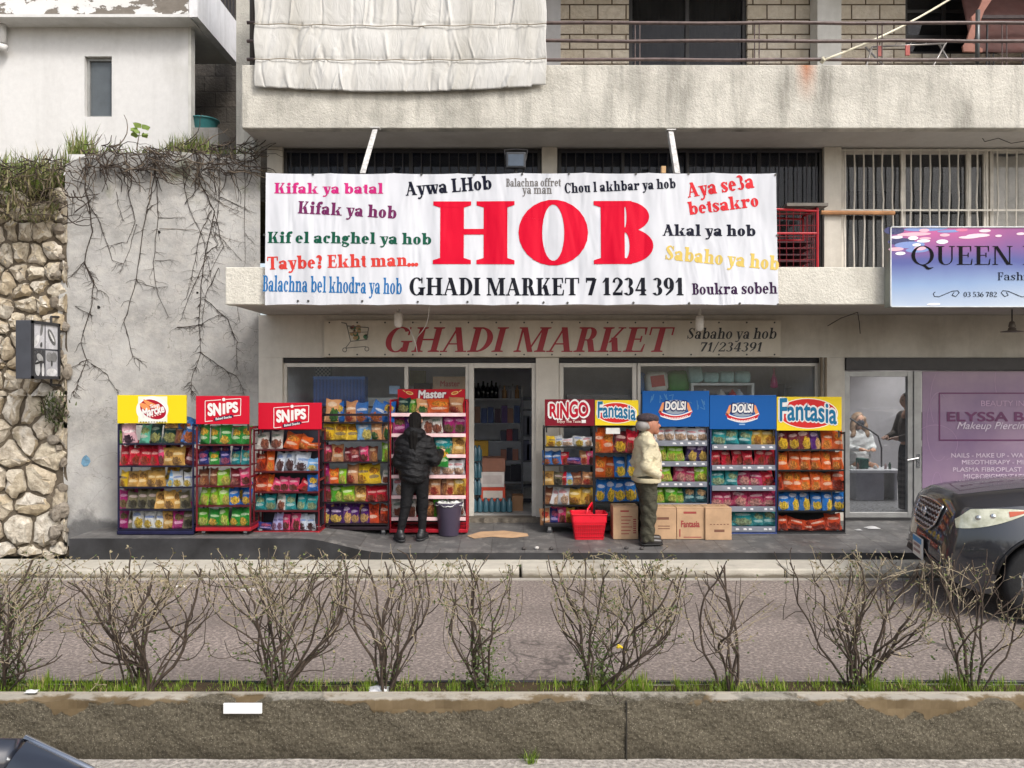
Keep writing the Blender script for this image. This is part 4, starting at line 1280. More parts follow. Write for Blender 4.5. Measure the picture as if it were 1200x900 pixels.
def block_mat():
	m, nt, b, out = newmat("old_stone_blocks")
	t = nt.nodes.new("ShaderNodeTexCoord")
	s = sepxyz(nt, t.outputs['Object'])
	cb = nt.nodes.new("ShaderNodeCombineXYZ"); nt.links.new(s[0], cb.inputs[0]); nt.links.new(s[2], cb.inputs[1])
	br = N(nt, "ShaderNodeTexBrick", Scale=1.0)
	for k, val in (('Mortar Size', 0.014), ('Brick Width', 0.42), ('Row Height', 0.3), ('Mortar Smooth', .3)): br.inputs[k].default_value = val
	br.inputs['Color1'].default_value = (*S(88, 82, 74), 1); br.inputs['Color2'].default_value = (*S(62, 58, 52), 1); br.inputs['Mortar'].default_value = (*S(64, 58, 52), 1)  # stones darkened in colour to carry the deep shade of the recess
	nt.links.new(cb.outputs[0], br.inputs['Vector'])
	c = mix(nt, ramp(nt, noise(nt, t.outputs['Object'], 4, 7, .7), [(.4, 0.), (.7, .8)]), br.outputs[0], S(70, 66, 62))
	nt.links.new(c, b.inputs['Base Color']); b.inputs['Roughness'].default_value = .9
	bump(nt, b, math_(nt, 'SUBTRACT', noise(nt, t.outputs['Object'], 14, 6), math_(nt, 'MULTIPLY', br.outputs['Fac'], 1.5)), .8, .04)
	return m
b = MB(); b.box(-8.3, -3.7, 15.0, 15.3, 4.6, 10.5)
tag(b.build("stone_block_wall", block_mat()), "old stone block wall, coloured dark for shade, in the gap behind the white house", "wall")
b = MB(); b.box(px(282, 12.5), px(303, 12.5), 12.3, 12.6, 5.6, 9.5)
tag(b.build("concrete_pier", M_PAR), "narrow stained concrete pier between the two houses", "pier")
# teal basin standing on a ledge
tbx = thing("basin", "teal plastic basin standing on a ledge under the house balcony", "basin", (px(239, 13.3), 13.3, pz(156, 13.3)))
zb0, zb1 = pz(155, 13.3), pz(141, 13.3)
b = MB()
b.lathe([(.16, zb0), (.19, zb0 + .01), (.235, zb1 - .02), (.26, zb1 - .02), (.26, zb1), (.225, zb1), (.18, zb0 + .03), (.001, zb0 + .03)], (px(239, 13.3), 13.3, 0), 20)
b.build("tub", plain(S(58, 122, 124), .4, name="teal_plastic"), tbx, smooth=True, bevel=.004)
b = MB(); b.box(px(218, 13.3), px(262, 13.3), 13.05, 13.6, 4.7, zb0 - .002)
tag(b.build("ledge", stucco("ledge_concrete", S(170, 168, 164), S(110, 106, 98), 2, .3)), "low concrete ledge carrying the teal basin", "ledge")
b = MB(); b.box(px(224, 13.5), px(247, 13.5), 13.48, 13.53, zb1 + .0, zb1 + .07)
tag(b.build("board", M_WHT), "short white board leaning behind the teal basin", "board")
# ================================================================== BALCONY THINGS
RD = 10.17
rl = thing("balcony_railing", "brown pipe railing of three horizontal rails along the upper balcony", "railing", (2.5, RD, 6.395))
M_RAIL = plain(S(96, 80, 76), .45, var=.3, scale=9, name="brown_railing_paint")
for Y in (27, 48, 70):
	b = MB(); b.tube([(XP0 + .05 + i * .5, RD + .004 * math.sin(i * 2.1), pz(Y, RD) + .005 * math.sin(i * 1.3 + Y)) for i in range(27)], .024, 8)
	b.build("rail", M_RAIL, rl, smooth=True)
for X in (747, 887, 1031, 1177, 600, 450):
	b = MB()
	for d in (-2.7, 2.7): b.tube([(px(X + d, RD), RD, 6.39), (px(X + d, RD), RD, pz(26, RD))], .008, 6)
	b.build("post", M_RAIL, rl)
b = MB(); b.tube([(XP0 + .12, 10.2, 6.39), (XP0 + .12, 10.2, 9)], .045, 10)
tag(b.build("drain_pipe", plain(S(70, 66, 64), .5, name="dark_pipe"), smooth=True), "dark vertical pipe at the end of the upper balcony", "pipe")

# canvas tarpaulin over the railing
rr = random.Random(9)
TX0, TX1, TZ1 = px(299, 10.05), px(640, 10.05), 9.0
creases = []
for k in range(120):
	pn = rr.randrange(3)
	creases.append((rr.random(), rr.uniform(.06, .5) * (1 if rr.random() < .8 else -.6), rr.uniform(.004, .014), rr.uniform(.006, .028) * rr.choice((1, 1, -1)), pn, rr.choice((0, 1)), rr.uniform(.5, 1.1)))
ZS = (pz(70, 10.05), pz(29, 10.05))
def tarp(u, v):
	X = TX0 + (TX1 - TX0) * u
	zb = pz(102 + 6 * math.sin(math.pi * min(1, u * 1.05)) - 2 * (u > .95), 10.05)
	z = zb + (TZ1 - zb) * v
	y = 10.03
	if z < ZS[0]: pn, t = 0, (z - zb) / (ZS[0] - zb)
	elif z < ZS[1]: pn, t = 1, (z - ZS[0]) / (ZS[1] - ZS[0])
	else: pn, t = 2, (z - ZS[1]) / (TZ1 - ZS[1])
	for (u0, sl, w, am, p, fr_, ln) in creases:
		if p != pn: continue
		q = t if fr_ == 0 else 1 - t
		d = (u - u0 - sl * .12 * (t - .5) * (1 if pn < 2 else 2)) / (w * (.5 + q))
		if abs(d) < 3: y -= am * math.exp(-d * d) * max(0, 1 - q / ln) ** .7
	y -= .006 * math.sin(u * 31 + z * 4) + .014 * math.sin(math.pi * min(1, t))
	for s in ZS: y += .010 * math.exp(-((z - s) / .02) ** 2)
	for c in (.335, .665): y += .012 * math.exp(-((u - c - .004 * math.sin(z * 9)) / .006) ** 2)
	return (X + .006 * math.sin(z * 11), y, z)
M_TARP = None
def tarp_mat():
	m, nt, b, out = newmat("canvas")
	v = tc(nt)
	z = sepxyz(nt, v)[2]
	c = mix(nt, ramp(nt, noise(nt, tc(nt, scale=(1.5, 1, .5)), 1.3, 7, .6), [(.4, 0.), (.75, .8)]), S(204, 203, 199), S(174, 171, 162))
	nt.links.new(c, b.inputs['Base Color']); b.inputs['Roughness'].default_value = .85; b.inputs['Specular IOR Level'].default_value = .2
	w = noise(nt, tc(nt, scale=(3.2, 1, 1.1)), 2.4, 4, .5, 1.5)
	bump(nt, b, w, .35, .06)
	return m
tp = thing("canvas_sheet", "wrinkled off-white canvas sheet hung over the balcony railing", "canvas sheet", ((TX0 + TX1) / 2, 10.05, 6.1))
b = MB(); b.grid(tarp, 420, 130)
o = b.build("canvas", tarp_mat(), tp, smooth=True, fix=False)
o.modifiers.new("thickness", 'SOLIDIFY').thickness = .004
for Y in (29, 70):
	b = MB()
	b.tube([(TX0 + (TX1 - TX0) * i / 60, 10.0 + .0 * i, pz(Y + .6 * math.sin(i * .8) + (2.5 * math.sin(i / 60 * 3.14) if Y < 50 else 1.5 * math.sin(i / 60 * 3.14)), 10.03)) for i in range(61)], .007, 5)
	b.build("cord", plain(S(150, 140, 124), .8, name="cord"), tp)

# white rope
b = MB(); pa, pb = Vector((px(965, 10.12), 10.12, pz(70.5, 10.12))), Vector((px(1128, 11.0), 11.0, pz(-10, 11.0)))
b.tube([pa.lerp(pb, i / 12) + Vector((0, 0, -.07 * math.sin(math.pi * i / 12))) for i in range(13)] , .016, 6)
b.tube([pa + Vector((-.03 + .02 * (i % 3), -.03 * math.cos(i), .03 * math.sin(i * 1.2))) for i in range(9)], .014, 6)
tag(b.build("rope", plain(S(226, 220, 196), .8, name="white_rope"), smooth=True), "white rope tied to the balcony railing and running up behind it", "rope")
# clothes drying rack
dr = thing("drying_rack", "low folding metal clothes rack standing on the balcony", "drying rack", (px(1060, 10.9), 10.9, 5.75))
M_STEEL = plain(S(150, 146, 142), .35, .7, name="dull_steel")
def W(X, Y, D): return (px(X, D), D, pz(Y, D))
b = MB()
b.tube([W(1022, 55, 10.7), W(1108, 51, 10.7)], .012, 6); b.tube([W(1030, 46, 11.2), W(1110, 48, 11.2), W(1108, 52, 10.9)], .012, 6)
for k in range(5): b.tube([W(1030 + 18 * k, 54.5 - k * .8, 10.7), W(1037 + 17 * k, 46.5, 11.2)], .006, 5)
b.build("top_frame", M_STEEL, dr, smooth=True)
for (a, c) in (((1022, 55), (1008, 100)), ((1108, 51), (1080, 102))):
	b = MB(); b.tube([W(*a, 10.7), W(*c, 10.7)], .014, 6); b.build("leg", M_STEEL, dr, smooth=True)
	b = MB(); b.tube([W(a[0] - 8, a[1], 11.1), W(c[0] + 50, c[1], 11.1)], .014, 6); b.build("leg", M_STEEL, dr, smooth=True)
for (X, Y, cc) in ((1030, 56, (150, 62, 52)), (1063, 55, (160, 60, 50))):
	b = MB(); b.box(px(X - 2, 10.68), px(X + 3, 10.68), 10.672, 10.69, pz(Y + 10, 10.68), pz(Y - 2, 10.68))
	b.build("peg", plain(S(*cc), .5, name="red_plastic_peg"), dr)
# rolled-down maroon awning
aw = thing("awning", "faded maroon fabric awning with scalloped edge over the balcony window", "awning", (px(1190, 11.2), 11.2, pz(60, 11.2)))
M_AWN = plain(S(84, 52, 47), .85, var=.18, scale=3, bmp=.3, bscale=200, name="maroon_canvas")
b = MB()
def awn(u, v):
	X = px(1128 + 18 * v + u * 300, 11.2)
	return (X, 10.95 + .75 * v + .02 * math.sin(u * 26 + v * 2), pz(61, 10.95) + 1.5 * v + .012 * math.sin(u * 30))
b.grid(awn, 80, 14)
o = b.build("fabric", M_AWN, aw, smooth=True, fix=False); o.modifiers.new("thickness", 'SOLIDIFY').thickness = .01
b = MB()
edge = [(1128, 61), (1127, 55), (1132, 48), (1134, 40), (1138, 28), (1137, 21), (1143, 15), (1147, 8), (1150, 0), (1154, -8), (1160, -20), (1172, -20), (1160, 2), (1152, 14), (1146, 30), (1140, 46), (1138, 52), (1150, 58), (1150, 62)]
b.prism([(px(X, 10.93), pz(Y, 10.93)) for X, Y in edge], 10.90, 10.935)
b.build("scalloped_edge", plain(S(160, 112, 98), .85, name="pink_faded_edge"), aw)
b = MB(); b.box(px(1150, 10.92), 9.4, 10.905, 10.945, pz(22, 10.92), pz(18, 10.92)); b.build("seam_band", plain(S(60, 48, 48), .8, name="dark_band"), aw)
b = MB(); b.tube([W(1145, 78, 10.7), W(1146, 12, 10.7)], .03, 8); b.build("support_pole", plain(S(96, 98, 98), .4, .5, name="grey_steel"), aw, smooth=True)
b = MB(); b.tube([W(1156, 78, 10.8), W(1157, 26, 10.8)], .014, 8); b.build("crank_rod", M_ALU_DK, aw)
for X in (1159, 1164, 1198):
	b = MB(); b.tube([W(X, 63, 10.9), W(X + .5, 78, 10.9)], .008, 6); b.build("rod", M_ALU_DK, aw)

# ================================================================== BANNER
BX0, BX1 = px(309, 9.1), px(913, 9.1)
BZ0, BZ1 = pz(357.5, 9.1), pz(200, 9.1)
def ban_y(x, z):
	u = (x - BX0) / (BX1 - BX0); v = (z - BZ0) / (BZ1 - BZ0)
	return 9.12 + .07 * v - .012 * math.sin(u * 9 + v * 2) - .007 * math.sin(u * 21 - v * 5 + 1) - .010 * math.sin(u * 3.1 + v * 4)
def banner(u, v):
	x = BX0 + (BX1 - BX0) * u + .012 * (1 - v) * (u < .02)
	z = BZ0 + (BZ1 - BZ0) * v
	z0 = z
	if v > .93: z -= .012 * abs(math.sin(u * math.pi * 8)) ** .6 * 1.0 * (v - .93) / .07
	if v < .06: z += .010 * abs(math.sin(u * math.pi * 9)) * (1 - v / .06)
	z += .012 * (u - .5) * 0
	return (x, ban_y(x, z0), z)
def vinyl(name, col, b1=.14):
	m, nt, b, out = newmat(name)
	g = nt.nodes.new("ShaderNodeNewGeometry")
	mp = nt.nodes.new("ShaderNodeMapping"); nt.links.new(g.outputs['Position'], mp.inputs[0])
	mp.inputs['Rotation'].default_value = (0, R(28), 0); mp.inputs['Scale'].default_value = (1.9, 1, .45)
	w1 = noise(nt, mp.outputs[0], 1.7, 2, .4, .8)
	mp2 = nt.nodes.new("ShaderNodeMapping"); nt.links.new(g.outputs['Position'], mp2.inputs[0])
	mp2.inputs['Rotation'].default_value = (0, R(-50), 0); mp2.inputs['Scale'].default_value = (2.4, 1, .5)
	w2 = noise(nt, mp2.outputs[0], 1.5, 2, .4, .5)
	bump(nt, b, math_(nt, 'ADD', w1, w2), b1, .12)
	c2 = tuple(x * .93 for x in col)
	nt.links.new(mix(nt, ramp(nt, noise(nt, g.outputs['Position'], 1.4, 6), [(.35, 0.), (.7, 1.)]), col, c2), b.inputs['Base Color'])
	b.inputs['Roughness'].default_value = .55
	b.inputs['Specular IOR Level'].default_value = .12
	return m
bn = thing("banner", "large white vinyl banner with big red and small coloured lettering above the market", "banner", ((BX0 + BX1) / 2, 9.12, BZ0))
b = MB(); b.grid(banner, 200, 40)
o = b.build("vinyl_sheet", vinyl("white_vinyl", S(202, 204, 209), .5), bn, smooth=True, fix=False)
def bprint(text, x0, x1, y0, y1, col, rot=0, w=.255, t=.085, layer=5, **kw):
	ws = serif_words(text, w, t); ref = [q for k in ws for q in k]
	ink = vinyl("vinyl_ink", tuple(x * .74 for x in col), .4)
	for k in ws: prints(bn, "lettering", place(k, x0, x1, y0, y1, rot=rot, ref=ref), 9.12, ink, layer - 3, surf=lambda x, z: ban_y(x, z))
NAVY = S(22, 24, 44)
# the lettering boxes are given at the banner's own plane (about 9.14 m away)
bprint("Kifak ya batal", 320, 448, 212, 229.5, S(214, 44, 130))
bprint("Kifak ya hob", 348, 464, 236.5, 257, S(120, 42, 96), rot=-3)
bprint("Kif el achghel ya hob", 313, 505, 271, 289.5, S(22, 92, 70), rot=-.4)
bprint("Taybe? Ekht man...", 313, 490, 298, 318.5, S(228, 70, 62), rot=1.6)
bprint("Balachna bel khodra ya hob", 308, 471, 324, 349, S(40, 120, 186), rot=-1.2, w=.21, t=.07)
bprint("Aywa LHob", 474, 576, 207, 229, NAVY, rot=4.5)
bprint("Balachna offret", 593, 658, 207, 217, S(128, 124, 122), w=.2)
bprint("ya man", 612, 647, 218.5, 229, S(128, 124, 122), w=.2)
bprint("Chou l akhbar ya hob", 662, 793, 210, 226, NAVY, rot=2.6)
bprint("Aya se3a", 806, 886, 207, 230, S(232, 52, 60), rot=9)
bprint("betsakro", 807, 891, 230, 246, S(232, 52, 60), rot=7.5)
bprint("HOB", 507, 766, 233, 310.5, S(232, 2, 50), w=.30, t=.075, layer=6)
bprint("GHADI MARKET 7 1234 391", 480, 801, 325, 346.5, S(20, 22, 34), w=.23, t=.065)
bprint("Akal ya hob", 777, 887, 262, 280, NAVY)
bprint("Sabaho ya hob", 780, 914, 293, 315.5, S(236, 206, 110), rot=-5.5)
bprint("Boukra sobeh", 811, 911, 331, 345, S(56, 24, 66), rot=.8, w=.22)
for (X, Y) in [(365, 202.5), (493, 202.5), (555, 202.5), (612, 202.5), (667, 202.5), (746, 202.5), (808, 202.5), (911, 203), (350, 353), (362, 353), (425, 353), (490, 354), (548, 354), (607, 354.5), (637, 354.5), (665, 355), (742, 355), (807, 355.5), (866, 356), (911, 357), (309.6, 275), (912, 275)]:
	x, z = px(X, 9.13), pz(Y, 9.13)
	b = MB(); b.disc_y((x, 0, z), .004, .013, ban_y(x, z) - .012, ban_y(x, z) + .004, 10)
	b.build("eyelet", plain(S(90, 88, 84), .3, .8, name="eyelet_metal"), bn)
# struts that hold the banner's top to the slab above
M_STRUT = plain(S(206, 204, 200), .5, .2, var=.3, scale=14, name="rusty_white_steel")
def strut(label, a, c):
	pa, pb = Vector(W(*a)), Vector(W(*c))
	b = MB()
	d = (pb - pa).normalized(); s = d.cross(Vector((0, 1, 0))).normalized()
	b.obox((pa + pb) / 2, s * .032, s.cross(d) * .006, d * ((pb - pa).length / 2)); b.obox((pa + pb) / 2 + s * .026 + s.cross(d) * .03, s * .006, s.cross(d) * .03, d * ((pb - pa).length / 2))
	b.obox(pb, (.06, 0, 0), (0, .05, 0), (0, 0, .006))
	tag(b.build("strut", M_STRUT), label, "strut", "metal struts between banner and balcony")
strut("white angle-iron strut leaning towards the canvas sheet above the banner", (425, 203, 9.25), (440, 150.5, 10.06))
strut("white angle-iron strut nearly upright below the stone-clad wall", (794, 203, 9.25), (786, 153, 10.06))
# floodlight on top of the banner
fl = thing("floodlight", "small black square floodlight above the middle of the banner", "floodlight", W(604, 199, 9.35))
b = MB(); b.box(px(593, 9.3), px(616, 9.3), 9.28, 9.36, pz(197, 9.3), pz(178.5, 9.3)); b.build("housing", plain(S(44, 46, 50), .4, name="black_aluminium"), fl, bevel=.01)
b = MB(); b.box(px(595.5, 9.28), px(613.5, 9.28), 9.272, 9.279, pz(194.5, 9.28), pz(181, 9.28)); b.build("lens", plain(S(70, 80, 92), .15, name="lamp_glass"), fl)
b = MB(); b.tube([W(593, 188, 9.32), W(591, 176, 9.34), W(604, 175, 9.36), W(618, 176, 9.34), W(616, 188, 9.32)], .008, 6); b.tube([W(604, 197, 9.35), W(604, 204, 9.35)], .02, 8); b.build("bracket", M_ALU_DK, fl)
b = MB(); b.box(px(775, 9.4), px(780, 9.4), 9.38, 9.44, pz(203, 9.4), pz(195, 9.4))
tag(b.build("wooden_block", plain(S(196, 160, 116), .8, name="raw_wood")), "short end of raw timber showing above the banner", "timber")

# ================================================================== MARKET SIGN
SGD = 10.64
ms = thing("market_sign", "long beige sign panel with slanted maroon lettering and a trolley emblem above the shopfront", "sign", (px(647, SGD), SGD, pz(419, SGD)))
b = MB(); b.box(px(380, SGD), px(915, SGD), SGD, FD - .002, pz(418, SGD), pz(375.5, SGD))
M_SGN = stucco("sign_panel", S(214, 206, 190), S(178, 168, 150), 1.2, .4, 60, .05, lo=.5, hi=.85, rough=.5)
b.build("panel", M_SGN, ms)
def sprint(text, x0, x1, y0, y1, col, w=.2, t=.055, shear=.22, layer=2):
	ws = serif_words(text, w, t); ref = [q for k in ws for q in k]
	for k in ws: prints(ms, "lettering", place(k, x0, x1, y0, y1, shear=shear, ref=ref), SGD, plain(col, .5, var=.06, name="sign_paint"), layer)
sprint("GHADI MARKET", 452, 791, 383, 413, S(164, 44, 56))
sprint("Sabaho ya hob", 805, 910, 384, 401, S(34, 34, 38), .19, .06, .2)
sprint("71/234391", 821, 893, 400.5, 413, S(34, 34, 38), .18, .06, .2)
for i in range(17):
	for Y in (378, 415.5):
		b = MB(); b.disc_y((px(386 + 32.6 * i, SGD), 0, pz(Y, SGD)), .002, .012, SGD - .006, SGD + .002, 8); b.build("screw", M_ALU_DK, ms)
# trolley emblem
b = MB()
def line(pts, wd=1.1):
	q = []
	for i in range(len(pts) - 1):
		(x0, y0), (x1, y1) = pts[i], pts[i + 1]
		L = math.hypot(x1 - x0, y1 - y0); nx, ny = -(y1 - y0) / L * wd / 2, (x1 - x0) / L * wd / 2
		q.append([(x0 + nx, y0 + ny), (x1 + nx, y1 + ny), (x1 - nx, y1 - ny), (x0 - nx, y0 - ny)])
	return q
gl = line([(400, 378), (406, 379), (411, 400), (430, 398), (432, 384), (407, 382)]) + line([(409, 390), (431, 389)], .7) + line([(411, 400), (405, 408), (429, 406)], .9)
gl += line(ellp(404, 410, 2.4, 2.4, 0, 12) + ellp(404, 410, 2.4, 2.4, 0, 1)[:1], .9) + line(ellp(430, 409, 2.4, 2.4, 0, 12) + ellp(430, 409, 2.4, 2.4, 0, 1)[:1], .9)
prints(ms, "trolley_emblem", gl, SGD, plain(S(112, 108, 102), .5, name="grey_ink"), 3)
rr = random.Random(4)
for cc, n in (((64, 112, 78), 5), ((168, 140, 100), 6), ((150, 74, 64), 3), ((200, 190, 170), 4)):
	prints(ms, "emblem_colour", [ellp(rr.uniform(411, 430), rr.uniform(382.5, 397), rr.uniform(1.5, 3.4), rr.uniform(1.5, 3.5), rr.uniform(0, 90), 9) for _ in range(n)], SGD, plain(S(*cc), .5, name="emblem_ink"), 1)

# lamps and wires below the canopy
M_BULB = plain(S(226, 222, 214), .3, var=.03, name="opal_glass")
def bulb(label, X, Y, D=9.9):
	c = Vector(W(X, Y, D)); t = thing("lamp", label, "lamp", c, "lamps below the canopy")
	b = MB(); b.lathe([(.02, .0), (.05, .02), (.055, .06), (.055, .16), (.045, .19), (.03, .2)], c, 14); b.build("glass_shade", M_BULB, t, smooth=True)
	b = MB(); b.tube([c + Vector((0, 0, .2)), (c.x, c.y, 3.163)], .018, 8); b.build("holder", plain(S(200, 196, 188), .5, name="lamp_holder"), t)
bulb("white glass lamp hanging in front of the first letter of the sign", 467, 384)
bulb("white glass lamp hanging in front of the small black lettering of the sign", 820, 388)
c = Vector(W(1186, 389, 9.9)); t = thing("fan_lamp", "small metal lamp with a flat shade below the canopy beside the salon", "lamp", c)
b = MB(); b.lathe([(.13, 0), (.135, .006), (.05, .02), (.045, .05), (.03, .055), (.045, .07), (.03, .13), (.012, .14)], c, 16); b.build("shade", plain(S(120, 112, 104), .5, .3, name="rusty_lamp"), t, smooth=True)
b = MB(); b.tube([c + Vector((0, 0, .13)), (c.x, c.y, 3.163)], .008, 6); b.build("cord", M_DKGAP, t)
def wire(label, pts, r=.006, m=None):
	b = MB(); b.tube([W(*p) for p in pts], r, 5); tag(b.build("wire", m or plain(S(214, 212, 206), .5, name="white_cable"), smooth=True), label, "wire", None)
wire("white cable dangling from the canopy over the sign lettering", [(503, 357, 9.3), (502, 372, 9.5), (499, 382, 9.7), (495, 388, 9.8), (488, 396, 9.9)])
wire("short white cable end hanging across the sign lettering", [(479, 383, 9.9), (483, 392, 9.92), (487, 402, 9.95), (489, 413, 10)], .007)
wire("thin dark wire dangling below the canopy beside the blue sign", [(970, 382, 10.2), (985, 373, 10), (1005, 366, 9.6), (1007, 378, 9.6), (1008, 391, 9.6)], .005, M_DKGAP)
wire("loose dark wire stapled under the balcony slab", [(1150, 160, 10.5), (1154, 166, 10.6), (1170, 162, 10.5), (1185, 168, 10.6), (1215, 163, 10.5)], .005, M_DKGAP)
# red wire cage and wooden batten on the mezzanine
cg = thing("wire_cage", "red metal wire cage standing behind the end of the banner", "cage", W(935, 313, 10.3))
M_RED = plain(S(176, 30, 40), .4, name="red_enamel")
b = MB()
x0, x1, zt, zb_ = px(880, 10.4), px(951, 10.4), pz(248, 10.4), 3.62
for y in (10.2, 10.7):
	for z in (zt, zb_, pz(277, 10.4)): b.tube([(x0, y, z), (x1, y, z - (.0 if z != zt else .04))], .016, 6)
	for x in (x0, x1): b.tube([(x, y, zb_), (x, y, zt)], .018, 6)
for x in (x0, x1):
	for z in (zt, zb_): b.tube([(x, 10.2, z), (x, 10.7, z)], .016, 6)
b.build("frame", M_RED, cg)
b = MB()
for k in range(9): b.tube([(x0 + (x1 - x0) * (k + .5) / 9, 10.2, zb_), (x0 + (x1 - x0) * (k + .5) / 9, 10.2, zt)], .005, 4)
for k in range(6): b.tube([(x0, 10.2, zb_ + (zt - zb_) * (k + .5) / 6), (x1, 10.2, zb_ + (zt - zb_) * (k + .5) / 6)], .005, 4)
for k in range(7): b.tube([(x1, 10.2 + .5 * (k + .5) / 7, zb_), (x1, 10.2 + .5 * (k + .5) / 7, zt)], .005, 4)
b.build("wire_mesh", plain(S(120, 26, 36), .5, name="dark_red_wire"), cg)
b = MB()
for k in range(6): b.box(x0 + .02, x1 - .05, 10.25, 10.65, zb_ + .04 + k * .085, zb_ + .06 + k * .085)
b.build("shelf_slat", plain(S(70, 24, 34), .6, name="dark_red"), cg)
b = MB(); b.box(px(913, 10.45), px(960, 10.45), 10.15, 10.72, zt + .02, zt + .06)
tag(b.build("grey_board", plain(S(112, 106, 98), .8, name="weathered_board")), "weathered grey board lying on the red wire cage", "board")
b = MB(); b.tube([W(962, 249, 10.85), W(1048, 249.5, 10.85)], .03, 8)
tag(b.build("wooden_batten", plain(S(184, 134, 92), .8, var=.2, name="pine_batten")), "pine batten tied across the barred mezzanine window", "timber")

# ================================================================== BLUE SHOP SIGN
QD = 9.06
qx0, qx1, qz0, qz1 = px(1043, QD), px(1400, QD), pz(360, QD), pz(265.5, QD)
qs = thing("fashion_sign", "blue and violet printed shop sign with black serif lettering and white petals", "sign", ((qx0 + qx1) / 2, QD, qz0))
b = MB(); b.box(qx0, qx1, QD + .002, CDF - .002, qz0, qz1); b.build("case", plain(S(150, 152, 140), .4, name="sign_case"), qs, bevel=.004)
def grad_mat():
	m, nt, b, out = newmat("printed_gradient")
	v = tc(nt); s = sepxyz(nt, v)
	h = math_(nt, 'DIVIDE', s[2], qz1 - qz0)
	h = math_(nt, 'ADD', h, math_(nt, 'MULTIPLY', noise(nt, v, 1.6, 3), .12))
	c = ramp(nt, h, [(.08, S(172, 186, 204)), (.35, S(128, 154, 192)), (.62, S(70, 80, 146)), (.8, S(76, 70, 134)), (1.0, S(52, 56, 116))])
	xr = ramp(nt, math_(nt, 'ADD', math_(nt, 'MULTIPLY', s[0], .6), 1.25), [(.05, 0.), (.35, 1.), (.8, .8), (1., .5)])
	top = ramp(nt, h, [(.66, 0.), (1.0, 1.)])
	c = mix(nt, math_(nt, 'MULTIPLY', xr, top), c, S(190, 84, 146))
	gr = ramp(nt, math_(nt, 'ADD', math_(nt, 'MULTIPLY', s[0], .5), .75), [(.3, 0.), (1., .6)])
	lowf = ramp(nt, h, [(.0, 1.), (.55, 0.)])
	c = mix(nt, math_(nt, 'MULTIPLY', gr, lowf), c, S(206, 212, 212))
	nt.links.new(c, b.inputs['Base Color']); b.inputs['Roughness'].default_value = .3
	return m
b = MB(); b.quad((qx0 + .012, QD, qz0 + .01), (qx1 - .012, QD, qz0 + .01), (qx1 - .012, QD, qz1 - .01), (qx0 + .012, QD, qz1 - .01)); b.build("printed_face", grad_mat(), qs, fix=False)
b = MB()
for (a, c_, d, e) in ((qx0, qx1, qz0, qz0 + .012), (qx0, qx1, qz1 - .012, qz1), (qx0, qx0 + .012, qz0, qz1), (qx1 - .012, qx1, qz0, qz1)): b.box(a, c_, QD - .012, QD + .01, d, e)
b.build("frame", plain(S(200, 204, 206), .4, .3, name="pale_frame"), qs)
petals = {(236, 236, 244): [(1051, 278, 7, 1.8), (1070, 279, 6, 2.4), (1082, 282.5, 8, 1.8), (1104, 283.3, 7, 2.6), (1055, 297, 6, 2), (1074, 287, 5, 1.8), (1094, 356.5, 8, 1.4)],
		  (226, 176, 192): [(1071, 274.5, 20, 2.2), (1083, 270, 6, 2), (1050, 292, 9, 2.2), (1078, 291, 7, 2.4), (1107, 275.5, 6, 1.8), (1084, 279.5, 7, 1.5)],
		  (232, 204, 214): [(1135, 278, 12, 1.7), (1146, 276, 14, 2.2), (1154, 270.5, 7, 1.9), (1170, 276.4, 4, 1.4), (1196, 274, 5, 1.6), (1215, 279, 9, 1.8), (1240, 272, 10, 2)],
		  (214, 110, 150): [(1127, 269.5, 7, 1.9), (1262, 276, 9, 2), (1300, 270, 12, 2)],
		  (118, 140, 196): [(1085, 268, 26, 3), (1066, 287, 18, 4), (1112, 271, 14, 1.6), (1075, 293, 14, 3)], (40, 44, 96): [(1048, 270, 12, 5), (1056, 283, 16, 4)]}
for k, (cc, L) in enumerate(petals.items()):
	lay = {0: 2.0, 1: 1.5, 2: 2.0, 3: 1.5, 4: 1.0, 5: .5}[k]
	prints(qs, "petal_pattern", [ellp(a, c_, w_, h_, -2, 16) for a, c_, w_, h_ in L], QD, plain(S(*cc), .3, var=.04, name="petal_ink"), lay)
M_BLK = plain(S(10, 10, 16), .6, spec=.1, name="black_ink")
aw_ = serif_words("QUEEN I", .14, .035, .07); allq = aw_[0] + aw_[1]
for k in aw_: prints(qs, "lettering", place(k, 1068, 1208, 288, 316, ref=allq), QD, M_BLK, 2.6)
prints(qs, "lettering", place(serif_polys("Fashi", .12, .05), 1169, 1203, 319, 328.5), QD, M_BLK, 2.6)
aw_ = serif_words("03 536 782", .15, .06)
for k in aw_: prints(qs, "lettering", place(k, 1129, 1168, 342, 348, ref=[q for j in aw_ for q in j]), QD, M_BLK, 2.6)
fl_l = [(1096, 342), (1093.5, 344), (1095, 347.5), (1100, 347.8), (1108, 344.5), (1116, 341.2), (1122, 340.6), (1124, 343), (1120, 347.5), (1115.5, 346), (1118, 342.5)]
prints(qs, "flourish_pattern", line(fl_l, .7) + line([(2297 - a, c_) for a, c_ in fl_l], .7), QD, M_BLK, 2.6)

